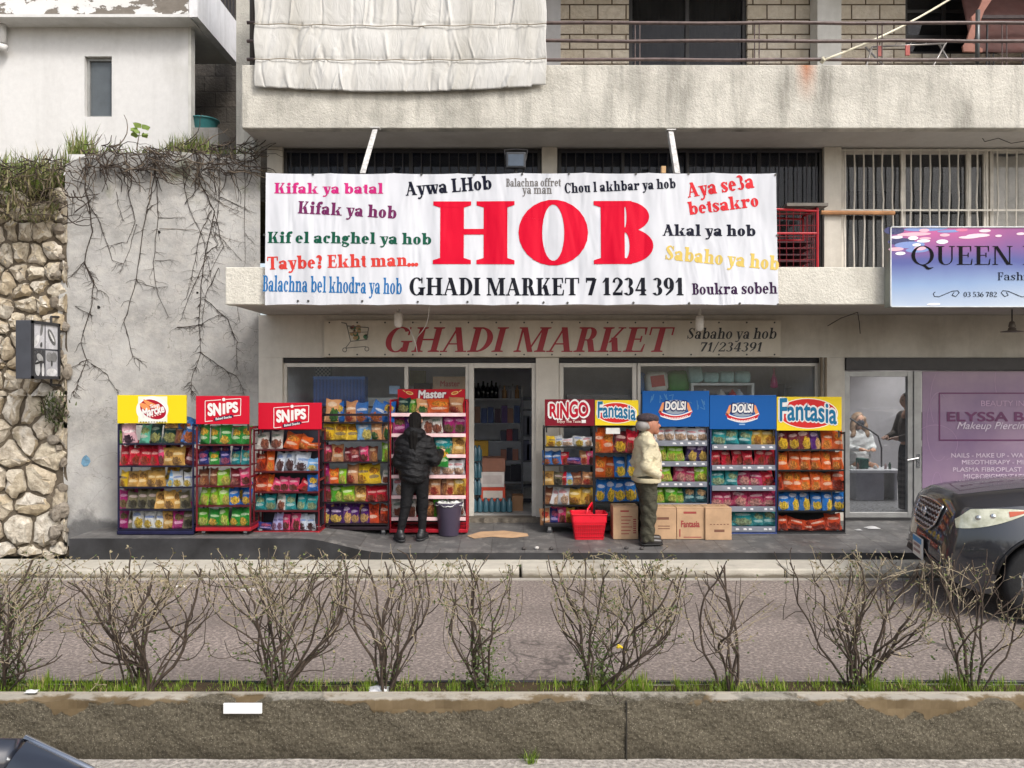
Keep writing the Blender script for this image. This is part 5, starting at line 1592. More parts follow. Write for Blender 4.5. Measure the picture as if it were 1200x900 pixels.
# ================================================================== SALON POSTER
PD = FD + .045
po = thing("salon_window_poster", "purple printed window panel of the beauty salon with treatment list", "window panel", (px(1190, PD), PD, ZB2))
ppx0, ppx1 = px(1081, PD), px(1300, PD)
def poster_mat():
	m, nt, b, out = newmat("purple_print")
	v = tc(nt)
	c = mix(nt, ramp(nt, noise(nt, v, 1.3, 4), [(.35, 0.), (.7, 1.)]), S(162, 138, 160), S(138, 116, 146))
	nt.links.new(c, b.inputs['Base Color']); b.inputs['Roughness'].default_value = .12
	b.inputs['Coat Weight'].default_value = .6; b.inputs['Coat Roughness'].default_value = .02
	return m
b = MB(); b.box(ppx0, ppx1, PD, PD + .01, ZB2, ZT2); b.build("printed_panel", poster_mat(), po)
def pprint(text, x0, x1, y0, y1, col, off=0.0, shear=0.0, layer=3, serif=False):
	prints(po, "lettering", place(sans_polys(text, off), x0, x1, y0, y1, shear=shear), PD, plain(col, .4, name="poster_ink"), layer)
b_ = S(104, 44, 92)
prints(po, "border_pattern", [[(1100, 460), (1240, 460), (1240, 461.6), (1100, 461.6)], [(1100, 515), (1240, 515), (1240, 516.6), (1100, 516.6)], [(1100, 461.6), (1101.6, 461.6), (1101.6, 515), (1100, 515)]], PD, plain(b_, .4, name="poster_ink"), 3)
pprint("BEAUTY IN", 1149.5, 1200, 469.5, 476, S(188, 156, 184), .0)
pprint("ELYSSA B", 1109.5, 1200, 482.5, 494, b_, .022, layer=3)
pprint("Makeup Piercin", 1121, 1200, 494.5, 505.5, S(214, 200, 214), .006, .32, layer=5)
for (t_, x0, x1, y) in (("NAILS - MAKE UP - WA", 1114.5, 1199, 531), ("MESOTHERAPY - MI", 1127, 1199, 539), ("PLASMA FIBROPLAST", 1116.5, 1197, 547.5), ("MICROPIGMENTATI", 1129, 1199.5, 555.5), ("TATTOO", 1136, 1166, 563)):
	pprint(t_, x0, x1, y, y + 5.2, S(214, 196, 212), .012)
orn = []
for (cx, cy, rx, ry, a0, a1) in ((1100, 500, 14, 40, 60, 300), (1096, 520, 26, 22, 180, 420), (1120, 470, 30, 50, 150, 260), (1150, 440, 22, 30, 180, 320), (1180, 446, 14, 30, 150, 300), (1098, 575, 6, 22, 0, 360)):
	orn += line(ellp(cx, cy, rx, ry, 0, 26, a0, a1), .5)
prints(po, "ornament_pattern", orn, PD, plain(S(170, 138, 170), .4, name="poster_ink"), 1)
# ================================================================== SNACK BAGS
def bag_mesh(seed, asp):
	rr = random.Random(seed)
	nu, nv = 12, 14
	ph = [rr.uniform(0, 6.28) for _ in range(8)]
	vs, fs = [], []
	for side in (-1, 1):
		for j in range(nv + 1):
			v = j / nv
			for i in range(nu + 1):
				u = i / nu
				edge = (math.sin(math.pi * u) ** .55) * (max(0, math.sin(math.pi * min(1, max(0, (v - .02) / .93)))) ** .5)
				wr = .05 * math.sin(u * 9 + v * 7 + ph[0]) + .05 * math.sin(u * 17 - v * 11 + ph[1]) + .06 * math.sin(v * 23 + ph[2] + 3 * u) * (1 - edge * .6)
				d = .5 * edge * (1 + wr) + (.03 * math.sin(u * 20 + ph[3]) if v > .93 or v < .04 else 0)
				if not (0 < i < nu and 0 < j < nv): d = .02 * math.sin(u * 9 + ph[4]) 
				pin = 1 - .10 * math.sin(math.pi * v) ** 2 + .02 * math.sin(v * 12 + ph[5])
				x = (u - .5) * pin
				if j == nv: z = 1 + .02 * math.sin(u * 8 + ph[6]) + .025 * math.cos(2 * math.pi * u)
				else: z = v
				vs.append((x, side * d, z))
	n1 = (nu + 1) * (nv + 1)
	for s in (0, 1):
		for j in range(nv):
			for i in range(nu):
				q = [s * n1 + j * (nu + 1) + i, s * n1 + j * (nu + 1) + i + 1, s * n1 + (j + 1) * (nu + 1) + i + 1, s * n1 + (j + 1) * (nu + 1) + i]
				fs.append(q if s == 0 else q[::-1])
	me = bpy.data.meshes.new("snack_bag")
	me.from_pydata(vs, [], fs)
	bm = bmesh.new(); bm.from_mesh(me)
	bmesh.ops.remove_doubles(bm, verts=bm.verts, dist=.002)
	bmesh.ops.recalc_face_normals(bm, faces=bm.faces)
	for f in bm.faces: f.smooth = True
	bm.to_mesh(me); bm.free()
	me.materials.append(None)
	return me
BAGS = [bag_mesh(40 + i, 1) for i in range(6)]

def bag_mat(main, pic, logo, k=0):
	key = ('bag', main, pic, logo, k)
	if key in _MC: return _MC[key]
	m, nt, b, out = newmat("snack_bag_foil")
	t = nt.nodes.new("ShaderNodeTexCoord")
	s = sepxyz(nt, t.outputs['Generated'])
	v = t.outputs['Object']
	n1 = noise(nt, t.outputs['Generated'], 5.5, 3, .6)
	oi = nt.nodes.new("ShaderNodeObjectInfo")
	def blob(cx, cz, rx, rz, wob):
		a = math_(nt, 'DIVIDE', math_(nt, 'SUBTRACT', s[0], cx), rx); c = math_(nt, 'DIVIDE', math_(nt, 'SUBTRACT', s[2], cz), rz)
		d = math_(nt, 'ADD', math_(nt, 'MULTIPLY', a, a), math_(nt, 'MULTIPLY', c, c))
		d = math_(nt, 'ADD', d, math_(nt, 'MULTIPLY', math_(nt, 'SUBTRACT', n1, .5), wob))
		return ramp(nt, d, [(.92, 1.), (1.0, 0.)])
	wave = N(nt, "ShaderNodeTexWave", Scale=7.0, Distortion=6.0); wave.bands_direction = 'X'
	nt.links.new(t.outputs['Generated'], wave.inputs['Vector'])
	picc = mix(nt, ramp(nt, noise(nt, t.outputs['Generated'], 9, 2), [(.42, 0.), (.58, 1.)]), pic, tuple(min(1, x * .45) for x in pic))
	lay = (hash(key[1]) + k) % 4 if False else (int(main[0] * 997 + main[2] * 499) + k) % 4
	A, L_ = (((.5, .27, .42, .22, 3.2), (.5, .68, .36, .08, .9)), ((.62, .3, .3, .3, 3.), (.45, .74, .34, .11, 1.6)), ((.4, .22, .36, .2, 3.4), (.55, .58, .40, .07, .7)), ((.55, .62, .36, .18, 3.), (.5, .33, .38, .09, 1.2)))[lay]
	c = mix(nt, blob(*A), main, picc)
	lg = math_(nt, 'MULTIPLY', blob(*L_), ramp(nt, wave.outputs['Fac'], [(.2, .1), (.6, 1.)]))
	c = mix(nt, lg, c, logo)
	c = mix(nt, ramp(nt, s[2], [(.0, .55), (.035, 0.), (.955, 0.), (.97, .4)]), c, tuple(x * .5 for x in main))
	hv = nt.nodes.new("ShaderNodeHueSaturation")
	nt.links.new(math_(nt, 'ADD', math_(nt, 'MULTIPLY', oi.outputs['Random'], .3), .85), hv.inputs['Value'])
	nt.links.new(c, hv.inputs['Color'])
	nt.links.new(hv.outputs[0], b.inputs['Base Color'])
	b.inputs['Roughness'].default_value = .3
	b.inputs['Metallic'].default_value = .15
	bump(nt, b, noise(nt, v, 6, 4, .6, 1.4), .6, .25)
	_MC[key] = m
	return m
WHT = S(232, 230, 226)
SCH = {  # colour name in the label, foil, picture, logo
 'G': ("green and gold", S(44, 140, 56), S(214, 170, 60), S(220, 236, 200)), 'W': ("pink-white", S(224, 176, 186), S(70, 40, 60), WHT),
 'T': ("mint green", S(104, 190, 162), S(160, 180, 110), S(222, 206, 196)), 'D': ("dark green", S(20, 58, 54), S(150, 150, 90), S(170, 190, 170)),
 'N': ("brown", S(120, 70, 50), S(176, 120, 74), S(206, 180, 150)), 'U': ("blue and orange", S(60, 112, 178), S(190, 104, 54), WHT),
 'R': ("red", S(190, 24, 48), S(150, 60, 40), S(236, 190, 180)), 'P': ("pink", S(222, 74, 120), S(120, 60, 50), S(240, 210, 210)),
 'O': ("golden tan", S(206, 160, 84), S(150, 110, 60), S(240, 224, 180)), 'Y': ("yellow", S(228, 188, 44), S(190, 130, 40), S(30, 60, 110)),
 'B': ("blue-white", S(120, 172, 220), S(218, 200, 110), WHT), 'M': ("magenta", S(154, 34, 104), S(110, 90, 60), S(226, 180, 206)),
 'V': ("olive", S(112, 106, 80), S(70, 66, 54), S(212, 190, 190)), 'C': ("cream and blue", S(206, 208, 206), S(206, 176, 70), S(40, 100, 180)),
 'A': ("navy and purple", S(38, 48, 112), S(160, 80, 110), S(190, 170, 214)), 'E': ("teal", S(34, 142, 146), S(150, 170, 130), S(206, 230, 226)),
 'L': ("lime green", S(140, 196, 44), S(200, 190, 90), S(236, 244, 210)), 'K': ("dark red", S(116, 24, 38), S(170, 100, 90), S(226, 200, 200)),
 'X': ("bright blue", S(28, 104, 186), S(232, 190, 70), WHT), 'F': ("orange", S(222, 96, 30), S(238, 150, 60), S(244, 226, 200)),
 'H': ("white and green", S(210, 206, 200), S(150, 90, 70), S(30, 90, 60)), 'I': ("lilac", S(176, 172, 214), S(140, 90, 120), S(70, 60, 130)),
 'J': ("peach and green", S(226, 164, 112), S(70, 120, 60), S(244, 226, 200)), 'Q': ("purple", S(84, 34, 112), S(214, 170, 110), S(230, 210, 236)),
 'S': ("silver white", S(226, 226, 228), S(214, 180, 150), S(200, 60, 70)), 'Z': ("maroon and yellow", S(112, 28, 42), S(230, 186, 50), S(232, 200, 190)),
 'g': ("gold", S(222, 180, 74), S(190, 130, 50), S(250, 240, 200)), 'd': ("dark pink", S(176, 52, 92), S(210, 150, 140), S(236, 206, 210)),
 't': ("tan and red", S(196, 140, 96), S(170, 60, 44), S(240, 226, 206)), 'f': ("orange-red", S(204, 72, 34), S(150, 50, 30), S(240, 220, 200)),
 'e': ("deep teal", S(14, 84, 98), S(190, 160, 120), S(180, 216, 216)), 'p': ("dark purple", S(58, 30, 86), S(214, 180, 90), S(220, 200, 230)),
 'k': ("green", S(76, 156, 34), S(180, 190, 90), S(230, 240, 200)), 'w': ("white and blue", S(206, 214, 226), S(90, 60, 60), S(70, 120, 190)),
 'b': ("yellow and blue", S(30, 112, 190), S(238, 200, 60), WHT)}
ORD = ["first", "second", "third", "fourth", "fifth", "sixth", "seventh", "eighth", "ninth", "tenth"]
rb = random.Random(77)
def bag(code, x0, x1, y1, h, D, label, group, lying=0.0, rot=None, dep=None):
	desc, main, pic, logo = SCH[code]
	main, pic, logo = [tuple(.95 * x for x in q) for q in (main, pic, logo)]
	w = (x1 - x0) * D / F * 1.06
	hh = h * D / F * rb.uniform(1.0, 1.15)
	w *= rb.uniform(.98, 1.08)
	o = bpy.data.objects.new("snack_bag", rb.choice(BAGS))
	COL.objects.link(o)
	o.material_slots[0].link = 'OBJECT'
	o.material_slots[0].material = bag_mat(main, pic, logo, rb.randrange(2))
	o.scale = (w, dep or min(.11, w * .62), hh)
	z = pz(y1, D)
	o.location = (px((x0 + x1) / 2, D), D + .05, z)
	o.rotation_euler = (R(rb.uniform(-20, -2)), R(lying if rot is None else rot) + R(rb.uniform(-7, 7)), R(rb.uniform(-22, 22)))
	tag(o, label, "snack bag", group)
	return o
def ordn(i): return ORD[i] if i < len(ORD) else "last"
NBAG = [0]
# ================================================================== RACKS
M_CAST = plain(S(190, 190, 190), .35, .4, name="caster_grey")
M_CASTW = plain(S(60, 60, 62), .5, name="caster_black")
def rack(key, name, label, x0, x1, D, ytop, ybase, hdr, frame_col, shelves, rows, short, side, lip=None, depth=.34, casters=True, back=None, floor=None, lipcol=None, rail=None, base_col=None):
	"""x0..x1, ytop, ybase are photo coordinates in the rack's front plane y = D; rows: list of strings/tuples of bags on each shelf"""
	X0, X1 = px(x0, D), px(x1, D)
	zf = floor if floor is not None else pave_h((X0 + X1) / 2, D)
	zb = pz(ybase, D)
	t = thing(name, label, "display rack", ((X0 + X1) / 2, D + depth / 2, zf), "snack racks standing along the shop front")
	fm = plain(frame_col, .4, .2, var=.2, name="rack_enamel")
	zt = pz(ytop, D)
	b = MB()
	for X in (X0, X1):
		b.box(X - .008, X + .008, D, D + .02, zb, zt); b.box(X - .008, X + .008, D + depth - .02, D + depth, zb, zt)
		for z in (zb + .02, (zb + zt) / 2, zt - .02): b.box(X - .008, X + .008, D + .025, D + depth - .025, z - .012, z + .012)
	for z in (zb + .02, zt - .02): b.box(X0 + .008, X1 - .008, D + depth - .016, D + depth - .004, z - .01, z + .01)
	b.build("frame", fm, t)
	if back:
		b = MB(); b.box(X0 + .013, X1 - .013, D + depth - .012, D + depth - .006, zb, zt); b.build("back_panel", plain(back, .6, name="rack_back"), t)
	bc = plain(base_col, .4, .2, name="rack_base") if base_col else fm
	b = MB(); b.box(X0 - .012, X1 + .012, D - .012, D + depth + .002, zb - .045, zb - .001); b.build("base", bc, t, bevel=.006)
	sm = plain(tuple(x * .5 for x in frame_col), .45, .2, name="rack_shelf")
	for y in shelves:
		z = pz(y, D)
		b = MB(); b.box(X0 + .014, X1 - .014, D + .002, D + depth - .03, z - .012, z - .002); s_ = b.build("shelf", sm, t)
		if lip and lip > 4:
			b = MB()
			for k in range(9):
				if rb.random() < .75:
					xx = X0 + .03 + (X1 - X0 - .06) * (k + rb.random() * .6) / 9; zc_ = z - lip * D / F * .45
					b.quad((xx, D - .0135, zc_ - .012), (xx + .035 + .02 * rb.random(), D - .0135, zc_ - .012), (xx + .035, D - .0135, zc_ + .012), (xx, D - .0135, zc_ + .012))
			b.build("price_label_pattern", plain(S(214, 214, 216), .4, name="paper_label"), s_, fix=False)
		if lip:
			b = MB(); b.box(X0 + .013, X1 - .013, D - .012, D + .0, z - lip * D / F - .004, z + .006); b.build("price_rail", plain(lipcol, .35, var=.15, name="price_rail"), s_, bevel=.003)
		else:
			b = MB(); b.box(X0 + .010, X1 - .010, D - .006, D + .0, z - .014, z + .005); b.build("lip", sm, s_)
	if rail:
		for y in rail:
			b = MB(); b.box(X0 + .0, X1, D - .03, D - .015, pz(y + 1.4, D), pz(y - 1.4, D)); b.build("front_bar", fm, t)
	if casters:
		for X in (X0 + .07, X1 - .07):
			for y in (D + .05, D + depth - .05):
				zc = (pave_h(X, y) if floor is None else zf)
				b = MB(); r = max(.02, min(.038, (zb - .045 - zc) * .48))
				b.disc_y((X, 0, zc + r), .004, r, y - .012, y + .012, 14); c_ = b.build("caster", M_CASTW, t, smooth=False)
				b = MB(); b.box(X - .02, X + .02, y - .018, y + .018, zc + r, zb - .046); b.build("fork", M_CAST, c_)
	# bags
	nrow = len(rows)
	for ri, (y, h, items) in enumerate(rows):
		sh = "top" if ri == 0 else "lowest" if ri == nrow - 1 else ORD[ri] 
		lev = "on the " + sh + " shelf" 
		k = 0
		for it in items:
			code, a, c = it[0], it[1], it[2]
			opt = it[3] if len(it) > 3 else {}
			desc = SCH[code][0]
			hh = opt.get('h', h); yy = opt.get('y', y)
			lab = f"{desc} snack bag, {ordn(k)} from {side}, {sh} shelf, {short}" if not opt.get('behind') else f"{desc} bag in back row, {ordn(opt['behind'] - 1)} from {side}, {sh} shelf, {short}"
			dd = D + .03 + (.1 if opt.get('behind') else 0) - opt.get('fwd', 0)
			bag(code, a, c, yy, hh, dd, lab, f"snack bags on the {short}", rot=opt.get('r'), dep=opt.get('dep'))
			NBAG[0] += 1
			if not opt.get('behind'): k += 1
	return t, zt

def header(t, D, x0, x1, y0, y1, col, m=None):
	b = MB(); b.box(px(x0, D), px(x1, D), D - .012, D + .018, pz(y1, D), pz(y0, D))
	col = tuple(x * .86 for x in col)
	h = b.build("header_board", m or plain(col, .4, var=.015, scale=1.3, spec=.2, name="header_print"), t, bevel=.003)
	for X in (x0 + 2, x1 - 2):
		b = MB(); b.box(px(X, D) - .01, px(X, D) + .01, D + .02, D + .035, pz(y1 + 8, D), pz(y0 + 6, D)); b.build("header_post", M_ALU_DK, h)
	return h
def hp(h, polys, D, col, layer, name="print_pattern", rough=.3):
	return prints(h, name, polys, D - .0125, plain(tuple(x * .86 for x in col), .4, var=.015, scale=1.3, spec=.2, name="header_ink"), layer, step=.0012)
def row(s, x0, x1, gap=0.0):
	n = len(s); w = (x1 - x0) / n
	return [(c, x0 + w * i + gap, x0 + w * (i + 1) - gap) for i, c in enumerate(s) if c != '.']
def back_row(s, x0, x1, dy, h=None):
	n = len(s); w = (x1 - x0) / n
	o = []
	for i, c in enumerate(s):
		d = {'behind': i + 1, 'y': dy}
		if h: d['h'] = h
		o.append((c, x0 + w * i, x0 + w * (i + 1), d))
	return o

# A: yellow header
D = 9.4
NV = S(28, 28, 62)
t, _ = rack('A', "display_rack", "navy snack rack with yellow header board and a red oval emblem", 138.5, 226, D, 497, 622, None, NV, (520, 546, 571, 597, 620.5), [
	(520, 22, [('k', 138, 144), ('W', 143, 158), ('T', 160, 173), ('D', 173, 187), ('D', 188, 206), ('N', 203, 213), ('U', 211, 229, {'h': 27, 'r': 6, 'fwd': .02}), ('O', 192, 206, {'y': 502, 'h': 10, 'fwd': .03}), ('U', 205, 224, {'y': 503, 'h': 10, 'r': 4})]),
	(546, 21, [('R', 138, 149), ('R', 148, 162), ('R', 161, 175), ('R', 173, 184), ('P', 183, 193), ('O', 190, 201), ('O', 199, 214), ('K', 212, 228, {'r': 20})] + back_row("RRRROKR", 142, 222, 540)),
	(571, 17, [('Y', 137, 147), ('O', 147, 160), ('O', 159, 170), ('O', 169, 181), ('O', 180, 192), ('B', 193, 201, {'r': 8}), ('C', 201, 213), ('C', 213, 224)] + back_row("OYV", 176, 222, 563)),
	(597, 20, [('M', 137, 147), ('V', 146, 159), ('V', 158, 170), ('V', 169, 181), ('O', 180, 192), ('O', 191, 203), ('O', 202, 211), ('V', 210, 222, {'r': -14})] + back_row("MMM", 140, 190, 588)),
	(620, 20, [('M', 137, 147), ('V', 146, 153), ('C', 152, 166), ('C', 166, 179), ('C', 178, 191), ('O', 190, 202), ('M', 201, 213), ('V', 212, 224)] + back_row("MVUKM", 150, 222, 611))],
	"yellow-header rack", "stone-wall side", back=None)
h = header(t, D, 138, 218.5, 463, 496, S(234, 208, 30))
hp(h, [ellp(178.5, 480, 19, 16, 0, 32)], D, S(240, 238, 226), 1)
hp(h, [[(162, 464.5), (196, 464.5), (196, 495), (162, 495)]], D, S(238, 234, 206), 0.6)
hp(h, [ellp(179.5, 479.5, 17, 11.5, 24, 32)], D, S(250, 248, 244), 2)
hp(h, [ellp(179.5, 479.7, 16, 10.7, 24, 32)], D, S(166, 20, 44), 3)
hp(h, [ellp(178.5, 472, 11, 5, 24, 20, 0, 180), ellp(170, 476.5, 7, 3, 30, 16)], D, S(238, 150, 90), 4)
hp(h, place(sans_polys("San", .02), 176, 187, 473, 477.5, rot=12), D, WHT, 5, "lettering")
hp(h, place(sans_polys("Marcke", .035), 166.5, 193, 476, 486.5, shear=.15, rot=14), D, WHT, 6, "lettering")
hp(h, [ellp(176 + 3 * i, 488.6 - i * .8, 1.1, .8, 20, 8) for i in range(5)], D, S(240, 210, 200), 5)
hp(h, [[(164 + i * 3.2, 494), (166 + i * 3.2, 494), (166 + i * 3.2, 495), (164 + i * 3.2, 495)] for i in range(10)], D, S(90, 80, 60), 3)

def snips(h, D, x0, y0, sc):
	def T(p): return [(x0 + a * sc, y0 + c * sc) for a, c in p]
	L = []
	for q in (((0, 2), (20, .5)), ((26, 0), (45, -1)), ((45, -1), (44.5, 20)), ((44.5, 20), (36, 20.8)), ((0, 2), (0, 28)), ((0, 28), (9.5, 27))): L += line(T(q), .85 * sc)
	hp(h, L, D, WHT, 2)
	hp(h, [ellp(x0 + 23.5 * sc, y0 + .2 * sc, 2.1 * sc, 2.1 * sc, 0, 16)], D, WHT, 3)
	hp(h, place(sans_polys("SN", .045), x0 + 3 * sc, x0 + 20.3 * sc, y0 + 4.4 * sc, y0 + 21 * sc, rot=2), D, WHT, 3, "lettering")
	hp(h, [T([(22, 5.2), (25.4, 5), (25.4, 18.6), (22, 18.9)])], D, WHT, 3, "lettering")
	hp(h, place(sans_polys("PS", .045), x0 + 26.8 * sc, x0 + 41.6 * sc, y0 + 3.2 * sc, y0 + 17.2 * sc, rot=3), D, WHT, 3, "lettering")
	hp(h, [T([(11, 23.6), (34, 19.2), (36, 22.4), (12.4, 27.6)])], D, S(30, 28, 66), 4)
	hp(h, place(sans_polys("Baked Snacks", .02), x0 + 13 * sc, x0 + 33.5 * sc, y0 + 21.7 * sc, y0 + 24.8 * sc, shear=.2, rot=9), D, WHT, 5, "lettering")
# B: taller red header
RDF = S(110, 22, 34)
t, _ = rack('B', "display_rack", "narrow snack rack with the taller red header board and all-green lowest shelf", 230.5, 293, D, 500, 618, None, RDF, (521, 545, 569.5, 592.5, 617), [
	(521, 21, row("GGGGG", 232, 293)),
	(545, 15, row("AGAEE", 231, 293, .8) + back_row("AAAAA", 232, 293, 537, 14)),
	(569.5, 18, [('N', 231, 243), ('N', 243, 254), ('L', 254, 268), ('K', 269, 280), ('P', 281, 293)]),
	(592.5, 19, row("LLLXX", 230, 293) + back_row("LXX", 240, 290, 586)),
	(617, 19, row("kGkGG", 230, 291))],
	"taller red-header rack", "stone-wall side", base_col=S(170, 30, 40))
h = header(t, D, 230, 292, 464, 497, S(200, 20, 46)); snips(h, D, 240.5, 468, .93)
# C: lower red header
D = 9.62
t, _ = rack('C', "display_rack", "narrow snack rack with the lower red header board beside the shop window", 297.5, 373.5, D, 503, 622.5, None, RDF, (527, 552.5, 576.5, 598.5, 622), [
	(527, 20, [('H', 300, 315), ('H', 315, 330), ('F', 330, 348, {'r': 5}), ('F', 346, 360, {'r': 28, 'h': 16}), ('F', 356, 373, {'h': 8, 'dep': .1})]),
	(552.5, 21, [('f', 298, 312), ('F', 311, 320), ('w', 319, 331), ('w', 331, 344), ('w', 344, 360), ('B', 359, 372, {'h': 15})]),
	(576.5, 19, [('f', 298, 312), ('F', 311, 318), ('P', 316, 328, {'r': 18, 'h': 13}), ('P', 326, 337, {'h': 16}), ('P', 336, 348, {'h': 15}), ('R', 346, 360, {'r': 38, 'h': 14}), ('X', 360, 371)]),
	(598.5, 17, row("EEHEEE", 297, 369)),
	(622, 18, [('A', 301, 316, {'h': 8}), ('I', 315, 324), ('I', 323, 330), ('P', 329, 339), ('P', 339, 350), ('w', 349, 359), ('w', 358, 369)])],
	"lower red-header rack", "stone-wall side", base_col=S(170, 30, 40), back=S(40, 40, 52))
h = header(t, D, 303, 377, 472, 503, S(200, 20, 46)); snips(h, D, 321, 476, .91)
# D: no header
D = 9.92
t, _ = rack('D', "display_rack", "black snack rack without a header board beside the red-framed rack", 377, 455, D, 476, 617, None, S(36, 22, 30), (495, 516, 541.5, 567.5, 588.5, 614), [
	(495, 24, [('J', 379, 396), ('X', 394, 403), ('t', 402, 417), ('U', 416, 431), ('U', 429, 448, {'r': 24}), ('X', 446, 461)]),
	(516, 20, [('Y', 376, 391), ('Y', 390, 406), ('Y', 405, 420), ('B', 419, 436), ('J', 433, 447), ('J', 446, 458)]),
	(541.5, 20, [('P', 376, 388), ('t', 388, 401), ('K', 401, 411, {'h': 16}), ('K', 411, 421, {'h': 16}), ('P', 421, 432, {'h': 16}), ('N', 431, 441, {'h': 16}), ('L', 447, 457)]),
	(567.5, 21, [('M', 375, 386), ('F', 385, 396, {'h': 17}), ('L', 395, 405, {'h': 17}), ('t', 404, 419), ('Y', 418, 432), ('Y', 431, 446), ('H', 446, 455, {'h': 16})] + back_row("Y", 418, 434, 560)),
	(588.5, 18, [('P', 377, 389), ('k', 388, 402), ('L', 401, 415), ('O', 415, 429), ('R', 428, 442), ('R', 440, 454)]),
	(614, 19, [('p', 375, 385), ('p', 384, 400), ('Q', 399, 411), ('Q', 410, 421), ('Q', 420, 432), ('f', 431, 443, {'h': 21}), ('f', 442, 455, {'h': 21})] + back_row("QQQ", 380, 430, 604))],
	"headerless black rack", "stone-wall side", rail=(486,))
# E: red framed rack
D = 9.97
PKW = S(232, 196, 196)
t, _ = rack('E', "display_rack", "red-framed snack rack with pale shelf rails behind the woman in black", 457.5, 547, D, 468, 620, None, S(168, 20, 38), (484.5, 508.5, 533, 557, 581, 606.5), [
	(484.5, 17, [('D', 464, 479), ('k', 478, 488), ('J', 487, 503), ('F', 502, 526), ('t', 525, 542)]),
	(508.5, 20, [('M', 460, 476), ('Q', 474, 490), ('H', 493, 507), ('H', 505, 519), ('M', 518, 532), ('M', 530, 545)]),
	(533, 20, [('M', 460, 476), ('E', 508, 526), ('E', 522, 533), ('O', 529, 545)]),
	(557, 17, [('S', 501, 518), ('S', 516, 532), ('S', 530, 545)]),
	(581, 20, [('S', 459, 473), ('N', 492, 504), ('t', 502, 516), ('N', 514, 524), ('t', 522, 533), ('g', 530, 545)]),
	(606.5, 20, [('H', 459, 474), ('H', 472, 487), ('N', 494, 510), ('k', 509, 524), ('H', 526, 545)])],
	"red-framed rack", "stone-wall side", lip=3.2, lipcol=PKW, back=S(60, 18, 26))
DH = D + .25
h = header(t, DH, 466, 545, 456, 484, S(184, 24, 40))
hp(h, place(sans_polys("Master", .03), 490, 523, 456.8, 466.8, shear=.1, rot=1), DH, WHT, 3, "lettering")
hp(h, place(sans_polys("Master", .07), 489, 524, 456.2, 467.4, shear=.1, rot=1), DH, S(120, 16, 60), 2, "lettering_outline")
for cx, s in ((480, 1), (533, -1)):
	hp(h, [ellp(cx, 460.5, 4.5, 2, 15 * s, 16)] + line([(cx - 5 * s, 459), (cx - 8 * s, 457)], .9), DH, S(232, 190, 120), 2)
	hp(h, [ellp(cx, 460.3, 3, 1.2, 15 * s, 12)], DH, S(200, 110, 50), 3)
# F: maroon header
D = 10.02
BK = S(24, 24, 28)
t, _ = rack('F', "display_rack", "black wire snack rack with maroon header board beside the doorway", 638, 695.5, D, 500, 613, None, BK, (523.5, 545, 569, 592, 616), [
	(523.5, 12, [('Y', 640, 652), ('C', 651, 661), ('S', 658, 672, {'h': 9}), ('C', 671, 684), ('S', 682, 695, {'h': 10})]),
	(545, 15, [('U', 636, 647), ('U', 647, 658), ('R', 657, 667), ('A', 662, 681, {'h': 8}), ('t', 680, 691, {'r': 8}), ('P', 688, 696)]),
	(569, 15, [('O', 637, 649), ('V', 648, 659), ('R', 658, 665), ('B', 664, 674), ('N', 672, 683), ('t', 682, 695)]),
	(592, 18, [('N', 637, 646), ('S', 644, 655, {'r': 12}), ('S', 653, 667), ('g', 666, 681), ('g', 680, 695)]),
	(616, 19, [('t', 634, 645), ('A', 644, 654), ('P', 653, 664), ('g', 662, 673)] + back_row("PVN", 645, 692, 609))],
	"maroon-header rack", "doorway side")
h = header(t, D, 638.5, 696.5, 468, 499, S(122, 20, 38))
def wr(u, v, X, Y): return X, Y + 1.0 * math.sin(u * 6.3) + (v - .5) * (-5 * math.sin(math.pi * u))
ring_ = sans_polys("RINGO", .03)
hp(h, place(sans_polys("RINGO", .095), 641.8, 691.6, 470.6, 490, warp=wr), D, WHT, 2, "lettering_outline")
hp(h, place(ring_, 644, 689.5, 472.8, 488, warp=wr), D, S(180, 16, 44), 4, "lettering")
hp(h, place(sans_polys("Enjoy The Taste", .012), 653, 680.5, 492.4, 496.2), D, S(238, 214, 200), 3, "lettering")
hp(h, [[(681.5, 492), (686.5, 492), (686.5, 495.6), (681.5, 495.6)]], D, WHT, 3)
# G: small yellow header with red oval
def fantasia(h, D, cx, cy, rx, ry, tx0, tx1, ty0, ty1):
	hp(h, [ellp(cx, cy, rx + 1.2, ry + 1.0, 1, 32)], D, S(246, 240, 214), 1)
	hp(h, [ellp(cx, cy, rx, ry, 1, 32)], D, S(208, 44, 44), 2)
	P1 = sans_polys("Fantasia", .02)
	def w2(u, v, X, Y): return X, Y - (ty1 - ty0) * .10 * math.sin(math.pi * u) + (ty1 - ty0) * .16 * (u - .5) + (-(ty1 - ty0) * .12 * v if u < .14 else 0)
	e = (tx1 - tx0) * .025
	hp(h, place(sans_polys("Fantasia", .085), tx0 - e, tx1 + e, ty0 - e, ty1 + e, warp=w2), D, WHT, 3, "lettering_outline")
	hp(h, place(P1, tx0, tx1, ty0, ty1, warp=w2), D, S(24, 110, 150), 5, "lettering")
t, _ = rack('G', "display_rack", "slim black snack rack with small yellow header and red oval behind the man", 697, 750, D, 500, 618, None, BK, (531, 560, 588.5, 617), [
	(531, 26, [('F', 696, 708), ('F', 706, 720), ('Z', 719, 734), ('R', 733, 746)]),
	(560, 24, [('F', 696, 709), ('F', 708, 721), ('b', 720, 735), ('b', 734, 748)]),
	(588.5, 26, [('b', 697, 709), ('b', 708, 721), ('b', 720, 735), ('b', 733, 748)])],
	"small-oval rack", "doorway side")
